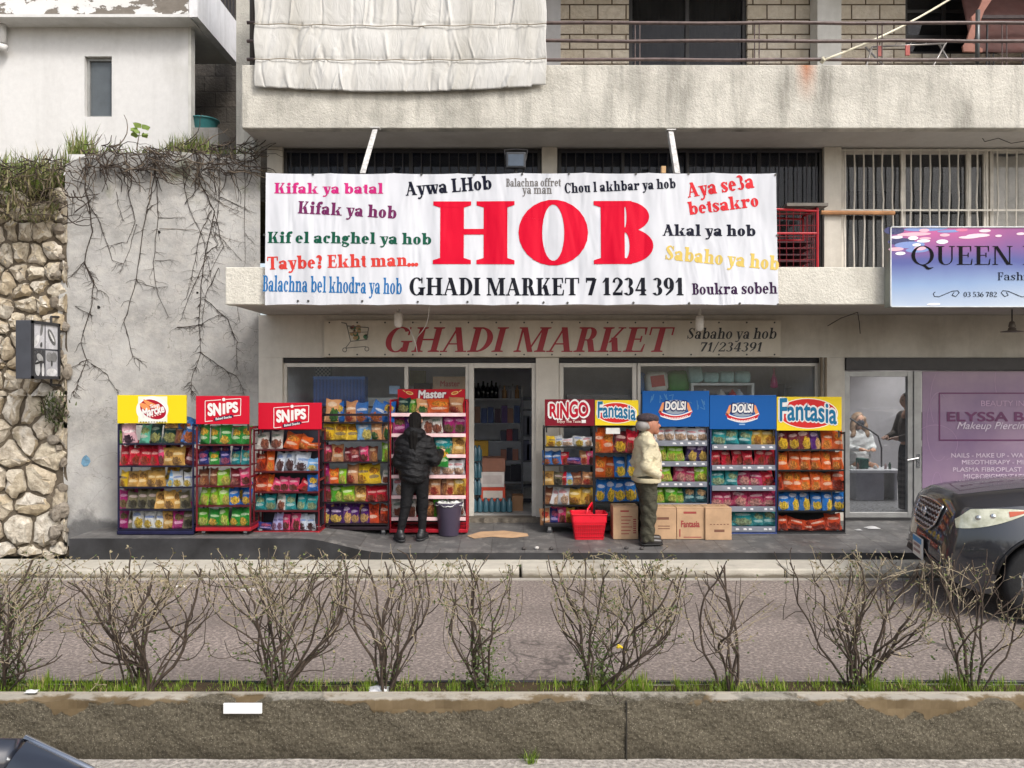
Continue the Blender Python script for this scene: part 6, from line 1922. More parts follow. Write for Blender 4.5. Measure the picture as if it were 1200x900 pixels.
h = header(t, D, 697.3, 748, 469, 498.5, S(236, 206, 40)); fantasia(h, D, 722.5, 483.8, 23, 11.5, 700.5, 745, 474, 491.5)
b = MB(); b.box(px(710, D), px(726.5, D), D - .004, D + .004, pz(508.5, D), pz(501.5, D)); b.build("price_card", plain(S(214, 212, 206), .6, name="card"), t)
# H, I: blue headers
def dolsi(h, D, cx, cy, scrawl):
	hp(h, [ellp(cx, cy - 3, 15, 8.5, 0, 24)], D, S(150, 160, 172), 1)
	for s in (-1, 1): hp(h, [[(cx + s * 12, cy - 9), (cx + s * 15.5, cy - 8), (cx + s * 20, cy + 3), (cx + s * 16, cy + 5)]], D, S(228, 150, 100), 2)
	up = [(cx - 19.5 + 39 * i / 12, cy + 2.0 + 5.5 * math.sin(math.pi * i / 12)) for i in range(13)]
	dn = [(cx - 17.5 + 35 * i / 12, cy + 6.6 + 4.2 * math.sin(math.pi * i / 12)) for i in range(13)]
	def band(a, c): return [[a[i], a[i + 1], c[i + 1], c[i]] for i in range(12)]
	hp(h, band([(a, y - 1.2) for a, y in up], [(a, y + 1.4) for a, y in dn]), D, S(240, 238, 236), 2)
	hp(h, band(up, dn), D, S(196, 34, 44), 3)
	hp(h, [[(a - .7, y - .6), (a + .7, y - .6), (a + .7, y + .7), (a - .7, y + .7)] for a, y in [(cx - 13 + 1.9 * i, cy + 5.0 + 5.0 * math.sin(math.pi * (i + 3.4) / 20)) for i in range(15)]], D, S(240, 214, 210), 4)
	hp(h, place(sans_polys("DOLSI", .10), cx - 14, cx + 14, cy - 11.3, cy + 2.2, shear=.12), D, S(26, 40, 92), 3, "lettering_outline")
	hp(h, place(sans_polys("DOLSI", .035), cx - 12.4, cx + 12.4, cy - 9.8, cy + .7, shear=.12), D, WHT, 5, "lettering")
	if scrawl:
		q = []
		rs = random.Random(3)
		for x0 in (764, 771, 778, 785, 806, 814, 822):
			pts = [(x0 + rs.uniform(-2, 5), 465 + rs.uniform(-4, 9) + (6 if x0 > 800 else 0)) for _ in range(5)]
			q += line(pts, .8)
		hp(h, q, D, S(70, 122, 172), 1, "chalk_mark_pattern")
GY = S(120, 124, 134)
DB = S(34, 40, 60)
D = 10.04
t, _ = rack('H', "display_rack", "snack rack with chalk-scrawled blue header board in front of the man", 753.5, 829.5, D, 502, 617, None, DB, (517, 541, 565, 590, 615), [
	(517, 15, [('S', 767, 780), ('S', 779, 792), ('S', 790, 806), ('S', 804, 818), ('S', 816, 831)]),
	(541, 19, [('L', 770, 783), ('L', 781, 794), ('L', 792, 804), ('p', 803, 817), ('p', 816, 830)]),
	(565, 17, [('L', 774, 789), ('d', 789, 803), ('d', 802, 815), ('L', 813, 830)]),
	(590, 17, [('L', 767, 781), ('k', 779, 794), ('k', 792, 803), ('e', 802, 816), ('e', 814, 829)])],
	"scrawled blue-header rack", "doorway side", lip=5.2, lipcol=GY, back=S(30, 34, 48))
h = header(t, D, 752.5, 831, 458, 500, S(18, 88, 160)); dolsi(h, D, 791.5, 480, True)
t, _ = rack('I', "display_rack", "snack rack with clean blue header board beside the large oval header", 833, 909.5, D, 504, 624, None, S(30, 48, 96), (521.5, 545.5, 569.5, 594, 617.5), [
	(521.5, 17, [('E', 834, 851), ('E', 850, 866), ('E', 865, 881), ('g', 880, 894), ('g', 893, 910)]),
	(545.5, 17, row("RRRRRR", 834, 910)),
	(569.5, 17, [('E', 834, 851), ('E', 850, 865), ('d', 864, 880), ('d', 878, 894), ('R', 895, 911)]),
	(594, 17, [('d', 834, 851), ('d', 848, 860), ('d', 857, 876), ('d', 877, 899, {'h': 19}), ('d', 895, 911)]),
	(617.5, 17, [('E', 859, 884), ('E', 881, 896), ('E', 894, 911)])],
	"clean blue-header rack", "doorway side", lip=5.2, lipcol=GY, back=S(30, 34, 48), base_col=S(40, 62, 120))
h = header(t, D, 831.5, 909.5, 463, 503, S(18, 88, 160)); dolsi(h, D, 870, 483, False)
hp(h, [[(866, 496.5), (873, 496.5), (873, 498), (866, 498)]], D, S(150, 180, 214), 2)
# J: large yellow header
t, _ = rack('J', "display_rack", "black snack rack with the large yellow header and red oval beside the salon", 911.5, 990, D, 506, 624, None, BK, (527, 551, 575, 599, 622.5), [
	(527, 22, [('Z', 910, 926), ('Z', 926, 939), ('Z', 937, 953), ('Q', 952, 966), ('F', 965, 978), ('F', 977, 990)]),
	(551, 20, row("FFFFFF", 912, 990)),
	(575, 21, [('f', 911, 919), ('F', 917, 931), ('F', 930, 941), ('F', 940, 953), ('F', 952, 965), ('F', 964, 978), ('f', 976, 991)]),
	(599, 21, row("bbbbbb", 913, 991)),
	(622.5, 13, [('f', 912, 925, {'h': 16}), ('f', 923, 946, {'r': 12}), ('f', 940, 957, {'h': 11}), ('f', 950, 972, {'r': -10}), ('f', 970, 988, {'h': 18})])],
	"large-oval rack", "doorway side", back=S(26, 26, 30))
h = header(t, D, 910, 986, 465, 504.5, S(236, 206, 40)); fantasia(h, D, 947, 484.5, 34, 17, 913.5, 980.5, 471.5, 496)

# ================================================================== THINGS ON THE PAVEMENT
# cardboard boxes
M_CARD = plain(S(186, 152, 118), .85, var=.14, scale=5, bmp=.2, bscale=90, name="cardboard")
M_CARD_D = plain(S(150, 118, 88), .85, name="cardboard_edge")
def carton(label, x0, x1, y0, y1, D, marks, rotz=0, depth=.3):
	X0, X1, Z0, Z1 = px(x0, D), px(x1, D), pave_h(px(x0, D), D) + .003, pz(y0, D)
	c = ((X0 + X1) / 2, D + depth / 2, Z0)
	t = thing("cardboard_box", label, "cardboard box", c, "cardboard boxes on the pavement")
	b = MB(); b.box(X0, X1, D, D + depth, Z0, Z1); b.build("carton", M_CARD, t, bevel=.006)
	b = MB(); b.box(X0 + .004, X1 - .004, D + depth * .5 - .028, D + depth * .5 + .028, Z1 + .0006, Z1 + .0022); b.build("tape", plain(S(170, 140, 100), .3, name="parcel_tape"), t)
	b = MB(); b.quad((X0 + .008, D - .0008, Z0 + (Z1 - Z0) * .985), (X1 - .008, D - .0008, Z0 + (Z1 - Z0) * .985), (X1 - .008, D - .0008, Z0 + (Z1 - Z0) * .975), (X0 + .008, D - .0008, Z0 + (Z1 - Z0) * .975)); b.build("flap_seam", M_CARD_D, t, fix=False)
	for q, col, nm in marks: prints(t, nm, q, D, plain(col, .7, name="box_ink"), 1, step=.001)
	return t
RI = S(150, 60, 56); BRI = S(116, 76, 58)
def rc(x0, y0, x1, y1): return [(x0, y0), (x1, y0), (x1, y1), (x0, y1)]
D = 9.76
carton("plain front cardboard box with red printed lines between the basket and the man", 718.5, 748, 593.5, 633, D, [([rc(727, 598, 737, 600)] + [rc(728, 605 + 4 * i, 741 - (i % 3) * 2, 606 + 4 * i) for i in range(6)] + [rc(742, 608 + 2.6 * i, 745.5, 609.4 + 2.6 * i) for i in range(7)], RI, "print_mark_pattern")])
carton("cardboard box partly hidden behind the man's legs", 756, 792.5, 595, 633, D, [([rc(770, 606, 784, 609)] + [rc(771, 616 + 3 * i, 785, 617 + 3 * i) for i in range(2)], BRI, "print_mark_pattern")])
t = carton("cardboard box with red printed name standing between two other boxes", 793, 826, 595, 632.5, D, [([rc(801, 599.5, 816, 602), rc(801, 629, 822, 630), rc(796, 620, 797.4, 629)], RI, "print_mark_pattern")])
prints(t, "lettering", place(sans_polys("Fantasia", .03), 798, 820, 610, 618), D, plain(RI, .7, name="box_ink"), 1)
carton("plain cardboard box with small brown print at the end of the row of boxes", 826.5, 857.5, 595, 633, D - .03, [([rc(837, 620.5, 849, 623.5)] + [rc(832 + i * 4, 614, 834 + i * 4, 615) for i in range(6)], BRI, "print_mark_pattern")])
b = MB()
pts = [(548, 627.5), (562, 624), (590, 623), (618, 625.5), (619, 627.5), (600, 629), (575, 628), (556, 629.5)]
vs = []
for X, Y in pts:
	Dd = 9.98 - (Y - 626) * .055; vs.append((px(X, 10), Dd, pave_h(px(X, 10), Dd) + .006))
b.add(vs + [(a, c_, d + .005) for a, c_, d in vs], [tuple(range(8))[::-1], tuple(range(8, 16))] + [(i, (i + 1) % 8, 8 + (i + 1) % 8, 8 + i) for i in range(8)])
tag(b.build("cardboard_sheet", M_CARD), "flattened piece of cardboard lying on the pavement before the doorway", "cardboard")
# red shopping basket
D = 9.72
bxc = px(691, D); zf = pave_h(bxc, D) + .003
bk = thing("shopping_basket", "bright red plastic shopping basket with its handle up beside the cardboard box", "shopping basket", (bxc, D + .14, zf))
M_RP = plain(S(222, 26, 48), .35, var=.05, name="red_plastic")
b = MB()
wt, wb, dt, db, hb = px(712, D) - px(670, D), px(708, D) - px(674, D), .32, .26, pz(602.5, D) - zf
def ringpts(w, d, z, r=.03, n=4):
	o = []
	for (sx, sy, a0) in ((1, 1, 0), (-1, 1, 90), (-1, -1, 180), (1, -1, 270)):
		for k in range(n + 1):
			a = R(a0 + 90 * k / n)
			o.append((bxc + sx * (w / 2 - r) + r * math.cos(a), D + .16 + sy * (d / 2 - r) + r * math.sin(a), zf + z))
	return o
prof = [(wb, db, 0), (wb + .008, db + .008, .06), (wt - .03, dt - .03, hb * .62), (wt - .03, dt - .03, hb * .66), (wt - .012, dt - .012, hb * .66), (wt - .006, dt - .006, hb * .96), (wt + .014, dt + .014, hb * .96), (wt + .014, dt + .014, hb), (wt - .03, dt - .03, hb), (wt - .05, dt - .05, hb * .6), (wb - .02, db - .02, .02)]
rings = [ringpts(w, d, z) for w, d, z in prof]
nn = len(rings[0])
b.add([p for r_ in rings for p in r_], [(i * nn + k, i * nn + (k + 1) % nn, (i + 1) * nn + (k + 1) % nn, (i + 1) * nn + k) for i in range(len(rings) - 1) for k in range(nn)] + [tuple(range(nn))[::-1], tuple(range((len(rings) - 1) * nn, len(rings) * nn))])
b.build("tub", M_RP, bk, bevel=.003)
b = MB()
for i in range(17):
	u = (i + .5) / 17 - .5
	b.obox((bxc + u * (wt + wb) / 2 * .96, D + .16 - (db / 2 + .014), zf + hb * .34), (.003, 0, 0), (0, .004, 0), (u * .02, -.012, hb * .27))
for j in range(4): b.box(bxc - wb / 2 - .004, bxc + wb / 2 + .004, D + .16 - db / 2 - .014 - j * .004, D + .16 - db / 2 - .002, zf + .035 + j * hb * .15, zf + .042 + j * hb * .15)
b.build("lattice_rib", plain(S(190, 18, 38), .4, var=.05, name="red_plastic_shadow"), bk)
b = MB()
zt_ = zf + hb
for s in (-1, 1):
	y = D + .16 + s * .0
b.tube([(bxc - .04, D + .02, zt_ - .02), (bxc - .02, D + .06, zt_ + .05), (bxc + .045, D + .16, zt_ + .12), (bxc + .06, D + .28, zt_ + .06), (bxc + .06, D + .31, zt_ - .02)], [.013] * 5, 8)
b.build("handle", M_RP, bk, smooth=True)
# dark bin
D = 9.86
cx, cy = px(525, D), D + .14; zf = pave_h(cx, cy - .1) + .002
hb = pz(590, D) - zf
bi = thing("waste_bin", "dark purple-grey plastic waste bin with a white liner beside the woman", "bin", (cx, cy, zf))
M_BIN = plain(S(72, 64, 82), .45, var=.06, name="grey_violet_plastic")
b = MB(); b.lathe([(.128, 0), (.135, .01), (.168, hb - .05), (.176, hb - .05), (.18, hb - .005), (.176, hb), (.165, hb), (.13, .02), (.001, .02)], (cx, cy, zf), 32); b.build("tub", M_BIN, bi, smooth=True, bevel=.003)
b = MB()
def liner(u, v):
	a = u * 2 * math.pi; r = .165 * (1 - v) + .02
	return (cx + r * math.cos(a), cy + r * math.sin(a), zf + hb - .03 + .035 * math.sin(v * 3.1) + .014 * math.sin(a * 5 + v * 9) + .01 * math.sin(a * 11))
b.grid(liner, 40, 8); b.build("liner", plain(S(206, 208, 204), .5, name="bin_liner"), bi, smooth=True, fix=False)

# ================================================================== INSIDE THE MARKET
def shelf_goods(name, label, cat, x, y, z, kind_, col, group, w=.08, h=.25):
	b = MB()
	if kind_ == 'bottle':
		b.lathe([(w * .45, 0), (w * .5, .01), (w * .5, h * .6), (w * .2, h * .78), (w * .17, h * .95), (w * .2, h * .95), (w * .2, h), (.001, h)], (x, y, z), 10)
		o = b.build(name, plain(col, .15, name="bottle_glass"), smooth=True)
	else:
		b.box(x - w / 2, x + w / 2, y - .06, y + .06, z, z + h)
		o = b.build(name, plain(col, .5, name="packet"), bevel=.004)
	return tag(o, label, cat, group)
rg = random.Random(31)
def unit(label, x0, x1, D, levels, ybot, ytop, dep=.35, col=S(170, 172, 178)):
	X0, X1 = px(x0, D), px(x1, D)
	t = thing("shelf_unit", label, "shelving", ((X0 + X1) / 2, D + dep / 2, ZF))
	m = plain(col, .5, name="shelf_white")
	b = MB()
	for X in (X0, X1): b.box(X - .015, X + .015, D, D + dep, ZF, pz(ytop, D))
	b.box(X0 + .015, X1 - .015, D + dep - .03, D + dep - .01, pz(ytop, D) - .06, pz(ytop, D)); b.box(X0 + .015, X1 - .015, D + dep - .03, D + dep - .01, ZF + .02, ZF + .08)
	b.build("frame", m, t)
	for y in levels:
		b = MB(); b.box(X0 + .016, X1 - .016, D, D + dep, pz(y, D) - .02, pz(y, D)); b.build("shelf", m, t)
	return t
unit("pale shop shelving seen through the open doorway", 546, 612, 13.1, (467, 496, 517, 540, 565), 603, 452)
bc = [S(30, 30, 36), S(60, 44, 34), S(170, 170, 176), S(36, 60, 40), S(150, 120, 80), S(40, 40, 52)]
def goods_row(what, D, y, xs, kd, cols, h, w, lab, grp):
	for i, X in enumerate(xs):
		c = rg.choice(cols)
		shelf_goods("bottle" if kd == 'bottle' else "packet", lab, "bottle" if kd == 'bottle' else "packet", px(X, D), D - .0 + .14, pz(y, D) + .001, kd, c, grp, w, h * rg.uniform(.85, 1.1))
goods_row('b', 13.1, 467, [550, 555, 560, 566, 571, 576, 581], 'bottle', [S(24, 24, 30), S(40, 36, 44)], .30, .085, "dark bottle on the highest shelf inside the doorway", "dark bottles on the highest shelf inside the doorway")
goods_row('b', 13.1, 467, [586, 591, 596, 601, 606], 'bottle', [S(180, 180, 186), S(190, 150, 110), S(150, 150, 160)], .24, .075, "pale small bottle on the highest shelf inside the doorway", "pale bottles on the highest shelf inside the doorway")
goods_row('p', 13.1, 496, [552, 559, 567, 575, 583, 591, 598, 606], 'p', [S(90, 60, 120), S(60, 80, 130), S(150, 110, 90), S(110, 110, 120), S(70, 40, 60)], .28, .1, "small dim packet on the second shelf inside the doorway", "packets on the second shelf inside the doorway")
goods_row('p', 13.1, 517, [590, 597, 604], 'p', [S(170, 40, 50), S(60, 60, 80), S(150, 50, 60)], .2, .1, "reddish packet on the third shelf inside the doorway", "packets on the third shelf inside the doorway")
goods_row('p', 13.1, 540, [590, 597, 604], 'p', [S(180, 120, 100), S(60, 60, 80), S(90, 60, 60)], .2, .1, "dim packet on the fourth shelf inside the doorway", "packets on the fourth shelf inside the doorway")
goods_row('p', 13.1, 565, [588, 595, 602, 608], 'p', [S(40, 50, 80), S(50, 50, 60)], .28, .1, "dark packet on the fifth shelf inside the doorway", "packets on the fifth shelf inside the doorway")
unit("dark metal shelving just inside the doorway", 612, 632, 11.6, (480, 510, 540, 570), 603, 465, .3, S(52, 54, 62))
goods_row('p', 11.6, 510, [616, 622], 'p', [S(70, 72, 84)], .26, .12, "grey packet on the dark metal shelving", "packets on the dark metal shelving")
goods_row('p', 11.6, 540, [616, 622], 'p', [S(40, 46, 70)], .28, .12, "navy packet on the dark metal shelving", "navy packets on the dark metal shelving")
def inbox(label, x0, x1, y0, y1, D, col, dep=.35, band=None):
	b = MB(); b.box(px(x0, D), px(x1, D), D, D + dep, pz(y1, D) + .001, pz(y0, D) - .001)
	t = b.build("carton", [plain(col, .7, name="carton_print")], bevel=.006)
	tag(t, label, "carton")
	if band:
		b = MB(); b.quad((px(x0 + 3, D), D - .002, pz(y1 - 4, D)), (px(x1 - 3, D), D - .002, pz(y1 - 4, D)), (px(x1 - 3, D), D - .002, pz(y0 + 4, D)), (px(x0 + 3, D), D - .002, pz(y0 + 4, D)))
		b.build("printed_panel", plain(band, .6, name="carton_label"), t, fix=False)
	return t
DI = 11.1
inbox("brown carton on top of the stack inside the doorway", 565, 592, 537, 553, DI, S(140, 96, 78))
inbox("white carton in the middle of the stack inside the doorway", 563, 591, 553, 571, DI, S(206, 200, 196), band=S(190, 180, 176))
inbox("orange-red carton low in the stack inside the doorway", 563, 592, 571, 588, DI, S(196, 70, 44), band=S(206, 196, 186))
inbox("yellow box on the shelving inside the doorway", 551, 572, 517, 535, 12.0, S(190, 146, 44), .2)
M_WB = glassy("water_bottle_plastic", (.55, .72, .78), .12, .08)
M_WBB = plain(S(66, 104, 118), .2, name="water_blue")
def waterpack(label, xs, y, D, h, g):
	for X in xs:
		b = MB(); b.lathe([(.04, 0), (.044, .01), (.044, h * .7), (.02, h * .88), (.018, h), (.001, h)], (px(X, D), D + .1, pz(y, D)), 10)
		tag(b.build("water_bottle", M_WBB, smooth=True), label, "water bottle", g)
waterpack("pale blue water bottle below the orange-red carton inside the doorway", [555, 562, 569, 576, 583, 590, 597], 601, 10.98, .2, "water bottles below the cartons inside the doorway")
for k, y in enumerate((581, 561, 541)):
	waterpack(f"blue water bottle in the {('lower', 'middle', 'upper')[k]} tier of the tall water stack inside the doorway", [551, 556.5, 561], y, 11.02, .225, f"water bottles, {('lower', 'middle', 'upper')[k]} tier inside the doorway")
inbox("pale blue pack of bottles under the tall water stack", 549, 553, 583.5, 600, 11.12, S(120, 160, 176), .3)
inbox("small brown carton on the floor inside the doorway", 600, 613, 581, 599, 11.2, S(150, 112, 78), .25)
# left window contents
def counter(label, x0, x1, y0, D, dep, col):
	b = MB(); b.box(px(x0, D), px(x1, D), D, D + dep, ZF, pz(y0, D)); tag(b.build("counter", plain(col, .5, name="counter_white"), bevel=.006), label, "counter")
counter("white counter behind the blue crate in the first shop window", 385, 470, 466, 11.5, .5, S(200, 202, 200))
cr = thing("plastic_crate", "blue ribbed plastic crate standing on end behind the shop window", "crate", W(398, 470, 11.2))
b = MB(); b.box(px(367, 11.2), px(428, 11.2), 11.2, 11.42, pz(476, 11.2), pz(441, 11.2)); b.build("crate_body", plain(S(44, 84, 150), .45, name="blue_plastic"), cr, bevel=.01)
b = MB()
for i in range(15): b.box(px(370 + i * 4, 11.19), px(371.5 + i * 4, 11.19), 11.19, 11.2, pz(474, 11.19), pz(444, 11.19))
b.build("rib", plain(S(36, 70, 128), .45, name="blue_plastic_rib"), cr)
b = MB(); b.box(px(367, 11.2), px(428, 11.2), 11.18, 11.205, pz(444.5, 11.2), pz(441, 11.2)); b.build("rim", plain(S(60, 104, 170), .45, name="blue_plastic_rim"), cr)
b = MB(); b.box(px(369, 11.9), px(388, 11.9), 11.9, 12.0, pz(441, 11.9), pz(426, 11.9))
m, nt, bb, out = newmat("checked_cloth"); ck = N(nt, "ShaderNodeTexChecker", Scale=34.0); ck.inputs[1].default_value = (*S(90, 110, 120), 1); ck.inputs[2].default_value = (*S(170, 180, 180), 1); nt.links.new(tc(nt), ck.inputs[0]); nt.links.new(ck.outputs[0], bb.inputs[0])
tag(b.build("checked_bundle", m, bevel=.02), "checked grey cloth bundle behind the blue crate", "bundle")
mc = inbox("brown carton seen through the shop window above the red-framed rack", 507, 546, 441, 466, 11.3, S(168, 140, 112), .3)
prints(mc, "lettering", place(sans_polys("Master", .02), 516, 539, 446, 453), 11.3, plain(S(150, 60, 50), .6, name="box_ink"), 2)
inbox("small white box behind the glass above the counter", 456, 468, 452, 462, 11.45, S(170, 196, 226), .1)
inbox("olive carton at the back of the shop behind the narrow pane", 480, 497, 434, 452, 13.2, S(170, 168, 130), .3)
inbox("dim grey carton behind the narrow pane", 485, 505, 449, 466, 12.4, S(96, 96, 96), .3)
# right window contents
DW = 11.3
wsx = thing("display_shelf", "white display shelf in the wide shop window", "shelf", W(850, 470, DW))
b = MB(); b.box(px(810, DW), px(884, DW), DW, DW + .4, pz(451.5, DW), pz(449, DW)); b.box(px(810, DW), px(813, DW), DW + .002, DW + .4, ZF, pz(451.6, DW)); b.box(px(881, DW), px(884, DW), DW + .002, DW + .4, ZF, pz(451.6, DW))
b.build("top_board", plain(S(206, 208, 204), .4, name="shelf_white"), wsx)
b = MB(); b.box(px(813.2, DW), px(880.8, DW), DW + .2, DW + .22, ZF, pz(452, DW)); b.build("back_board", plain(S(120, 112, 108), .6, name="shelf_back"), wsx)
def pack(label, x0, x1, y0, y1, D, col, cat="towel pack", dep=.25, rot=0, group=None):
	b = MB()
	w_, h_ = px(x1, D) - px(x0, D), pz(y0, D) - pz(y1, D)
	def sup(u, v):
		a, c = (u - .5) * 2 * math.pi, (v - .5) * math.pi
		def pw(t, e): return math.copysign(abs(t) ** e, t)
		x_ = .5 * w_ * pw(math.cos(c), .45) * pw(math.cos(a), .45); y_ = .5 * dep * pw(math.cos(c), .45) * pw(math.sin(a), .45); z_ = .5 * h_ * pw(math.sin(c), .45)
		x_ += .006 * math.sin(z_ * 60); z_ += .006 * math.sin(x_ * 50 + y_ * 30)
		cr_, sr_ = math.cos(R(rot)), math.sin(R(rot))
		return (px((x0 + x1) / 2, D) + x_ * cr_ - z_ * sr_, D + dep / 2 + y_, (pz(y0, D) + pz(y1, D)) / 2 + x_ * sr_ + z_ * cr_)
	b.grid(sup, 28, 14)
	return tag(b.build("soft_pack", plain(col, .45, var=.15, scale=8, bmp=.3, bscale=30, name="wrapped_pack"), smooth=True), label, cat, group)
TL = S(150, 190, 188)
pack("pale teal wrapped pack leaning upright on the white shelf", 807, 825, 428, 449, DW, TL, rot=6)
pack("pale teal wrapped pack, first of three lying on the white shelf beside the upright one", 825, 844, 436, 449, DW, TL)
pack("pale teal wrapped pack, middle of the three lying on the white shelf", 844, 862, 435, 449, DW, TL)
pack("pale teal wrapped pack, last of the three lying on the white shelf", 862, 881, 434.5, 449, DW, TL)
pack("bright green wrapped pack beside the white shelf in the shop window", 783, 810, 434, 460, DW + .1, S(46, 130, 40), "wrapped pack")
pack("white and green wrapped pack beside the bright green one", 757, 784, 435, 460, DW, S(206, 206, 196), "wrapped pack")
pack("blue wrapped pack near the edge of the wide shop window", 744, 757, 436, 462, DW + .1, S(30, 100, 160), "wrapped pack")
b = MB(); b.add([W(*p, DW - .005) for p in ((762, 441), (778, 439), (780, 452), (764, 454))], [(0, 1, 2, 3)]); tag(b.build("printed_label", plain(S(180, 60, 50), .5, name="pack_print"), fix=False), "red printed label on the white and green wrapped pack", "label")
unit("pale low shelving near the end of the wide shop window", 920, 953, 12.0, (453, 470), 603, 450, .3)
for i, X in enumerate((826, 845, 858, 866)):
	b = MB(); b.lathe([(.06, 0), (.07, .04), (.045, .08), (.02, .1), (.02, .12), (.001, .125)], W(X, 466, DW + .06), 12)
	tag(b.build("small_jar", plain((S(190, 180, 170), S(190, 184, 176), S(170, 50, 50), S(170, 180, 190))[i], .3, name="glazed"), smooth=True), ("pale round jar below the white shelf beside the green pack", "pale round jar in the middle below the white shelf", "small red jar below the white shelf", "small bluish jar at the end below the white shelf")[i], "jar")
b = MB(); b.lathe([(.02, .0), (.06, .02), (.045, .12), (.02, .2), (.015, .3), (.001, .3)], W(907, 455, 11.4), 14)
tag(b.build("pink_bottle", plain(S(190, 50, 120), .3, name="pink_plastic"), smooth=True), "pink bottle standing in the wide shop window", "bottle")
inbox("grey cardboard sheet leaning behind the narrow pane beside the pilaster", 664, 738, 462, 500, 11.2, S(104, 100, 100), .05)
# ================================================================== PEOPLE (smooth blended bodies)
def smin(a, b, k):
	h = np.clip(.5 + .5 * (b - a) / k, 0, 1)
	return b * (1 - h) + a * h - k * h * (1 - h)
def sdf_mesh(prims, res, pad=.05, disp=None):
	"""prims: ('cap', a, b, ra, rb, k), ('ell', c, (rx, ry, rz), k), ('cut', ...) -> verts, faces by naive surface nets"""
	lo, hi = np.full(3, 1e9), np.full(3, -1e9)
	for p in prims:
		if p[0] == 'cap':
			for c, r in ((p[1], p[3]), (p[2], p[4])): lo = np.minimum(lo, np.array(c) - r); hi = np.maximum(hi, np.array(c) + r)
		elif p[0] == 'ell': lo = np.minimum(lo, np.array(p[1]) - np.array(p[2])); hi = np.maximum(hi, np.array(p[1]) + np.array(p[2]))
	lo -= pad; hi += pad
	n = np.ceil((hi - lo) / res).astype(int) + 1
	gx, gy, gz = [lo[i] + res * np.arange(n[i]) for i in range(3)]
	X, Y, Z = np.meshgrid(gx, gy, gz, indexing='ij')
	d = np.full(X.shape, 1e3)
	for p in prims:
		if p[0] == 'cap':
			a, b_ = np.array(p[1], float), np.array(p[2], float)
			ab = b_ - a
			t = np.clip(((X - a[0]) * ab[0] + (Y - a[1]) * ab[1] + (Z - a[2]) * ab[2]) / max(1e-9, ab @ ab), 0, 1)
			q = np.sqrt((X - a[0] - t * ab[0]) ** 2 + (Y - a[1] - t * ab[1]) ** 2 + (Z - a[2] - t * ab[2]) ** 2) - (p[3] + (p[4] - p[3]) * t)
			k = p[5]
		elif p[0] in ('ell', 'sub'):
			c, r = np.array(p[1], float), np.array(p[2], float)
			k0 = np.sqrt(((X - c[0]) / r[0]) ** 2 + ((Y - c[1]) / r[1]) ** 2 + ((Z - c[2]) / r[2]) ** 2)
			k1 = np.sqrt(((X - c[0]) / r[0] ** 2) ** 2 + ((Y - c[1]) / r[1] ** 2) ** 2 + ((Z - c[2]) / r[2] ** 2) ** 2) + 1e-9
			q = k0 * (k0 - 1) / k1
			k = p[3]
		elif p[0] == 'clip':                     # keep what lies on the side n.x < o
			nrm = np.array(p[1], float); nrm /= np.linalg.norm(nrm)
			q = X * nrm[0] + Y * nrm[1] + Z * nrm[2] - float(np.array(p[2], float) @ nrm)
			d = -smin(-d, -q, p[3]); continue
		if p[0] == 'sub': d = -smin(-d, q, k)
		else: d = smin(d, q, k)
	if disp is not None: d = d + disp(X, Y, Z)
	s = d < 0
	cnt = np.zeros(np.array(s.shape) - 1, int)
	for i in (0, 1):
		for j in (0, 1):
			for l in (0, 1): cnt += s[i:s.shape[0] - 1 + i, j:s.shape[1] - 1 + j, l:s.shape[2] - 1 + l]
	cells = np.argwhere((cnt > 0) & (cnt < 8))
	idx = -np.ones(cnt.shape, int); idx[tuple(cells.T)] = np.arange(len(cells))
	acc = np.zeros((len(cells), 3)); w = np.zeros(len(cells))
	cor = [(i, j, l) for i in (0, 1) for j in (0, 1) for l in (0, 1)]
	for a in cor:
		for c in cor:
			if sum(abs(a[q] - c[q]) for q in range(3)) != 1 or a > c: continue
			da = d[tuple((cells + a).T)]; dc = d[tuple((cells + c).T)]
			m = (da < 0) != (dc < 0)
			t = np.where(m, da / np.where(m, da - dc, 1), 0)
			acc += np.where(m[:, None], np.array(a) + t[:, None] * (np.array(c) - np.array(a)), 0); w += m
	V = lo + res * (cells + acc / w[:, None])
	faces = []
	for ax in range(3):
		o1, o2 = [(1, 2), (2, 0), (0, 1)][ax]
		sh = [slice(None)] * 3; sh2 = [slice(None)] * 3
		sh[ax] = slice(0, -1); sh2[ax] = slice(1, None)
		e = np.argwhere(s[tuple(sh)] != s[tuple(sh2)])
		for q in e:
			if q[o1] == 0 or q[o2] == 0 or q[o1] >= cnt.shape[o1] or q[o2] >= cnt.shape[o2]: continue
			c0 = q.copy(); c1 = q.copy(); c1[o1] -= 1; c2 = c1.copy(); c2[o2] -= 1; c3 = q.copy(); c3[o2] -= 1
			f = [idx[tuple(c0)], idx[tuple(c1)], idx[tuple(c2)], idx[tuple(c3)]]
			if min(f) < 0: continue
			faces.append(f if s[tuple(q)] else f[::-1])
	return V, faces
def sdf_obj(name, prims, res, m, parent, T, disp=None):
	V, fs = sdf_mesh(prims, res, disp=disp)
	b = MB()
	b.add([T(p) for p in V], fs)
	return b.build(name, m, parent, smooth=True)
def cloth(name, col, rough=.8, sc=5, bmp=.5, sheen=.0, var=.15):
	m, nt, b, out = newmat(name)
	v = tc(nt)
	nt.links.new(ramp(nt, noise(nt, v, 7, 5), [(.3, tuple(x * (1 - var) for x in col)), (.7, tuple(min(1, x * (1 + var)) for x in col))]), b.inputs['Base Color'])
	b.inputs['Roughness'].default_value = rough
	b.inputs['Specular IOR Level'].default_value = .3
	w = noise(nt, tc(nt, scale=(1, 1, 1.7)), sc, 4, .55, 1.2)
	bump(nt, b, math_(nt, 'ADD', w, math_(nt, 'MULTIPLY', noise(nt, v, 160, 3), .12)), bmp, .07)
	return m
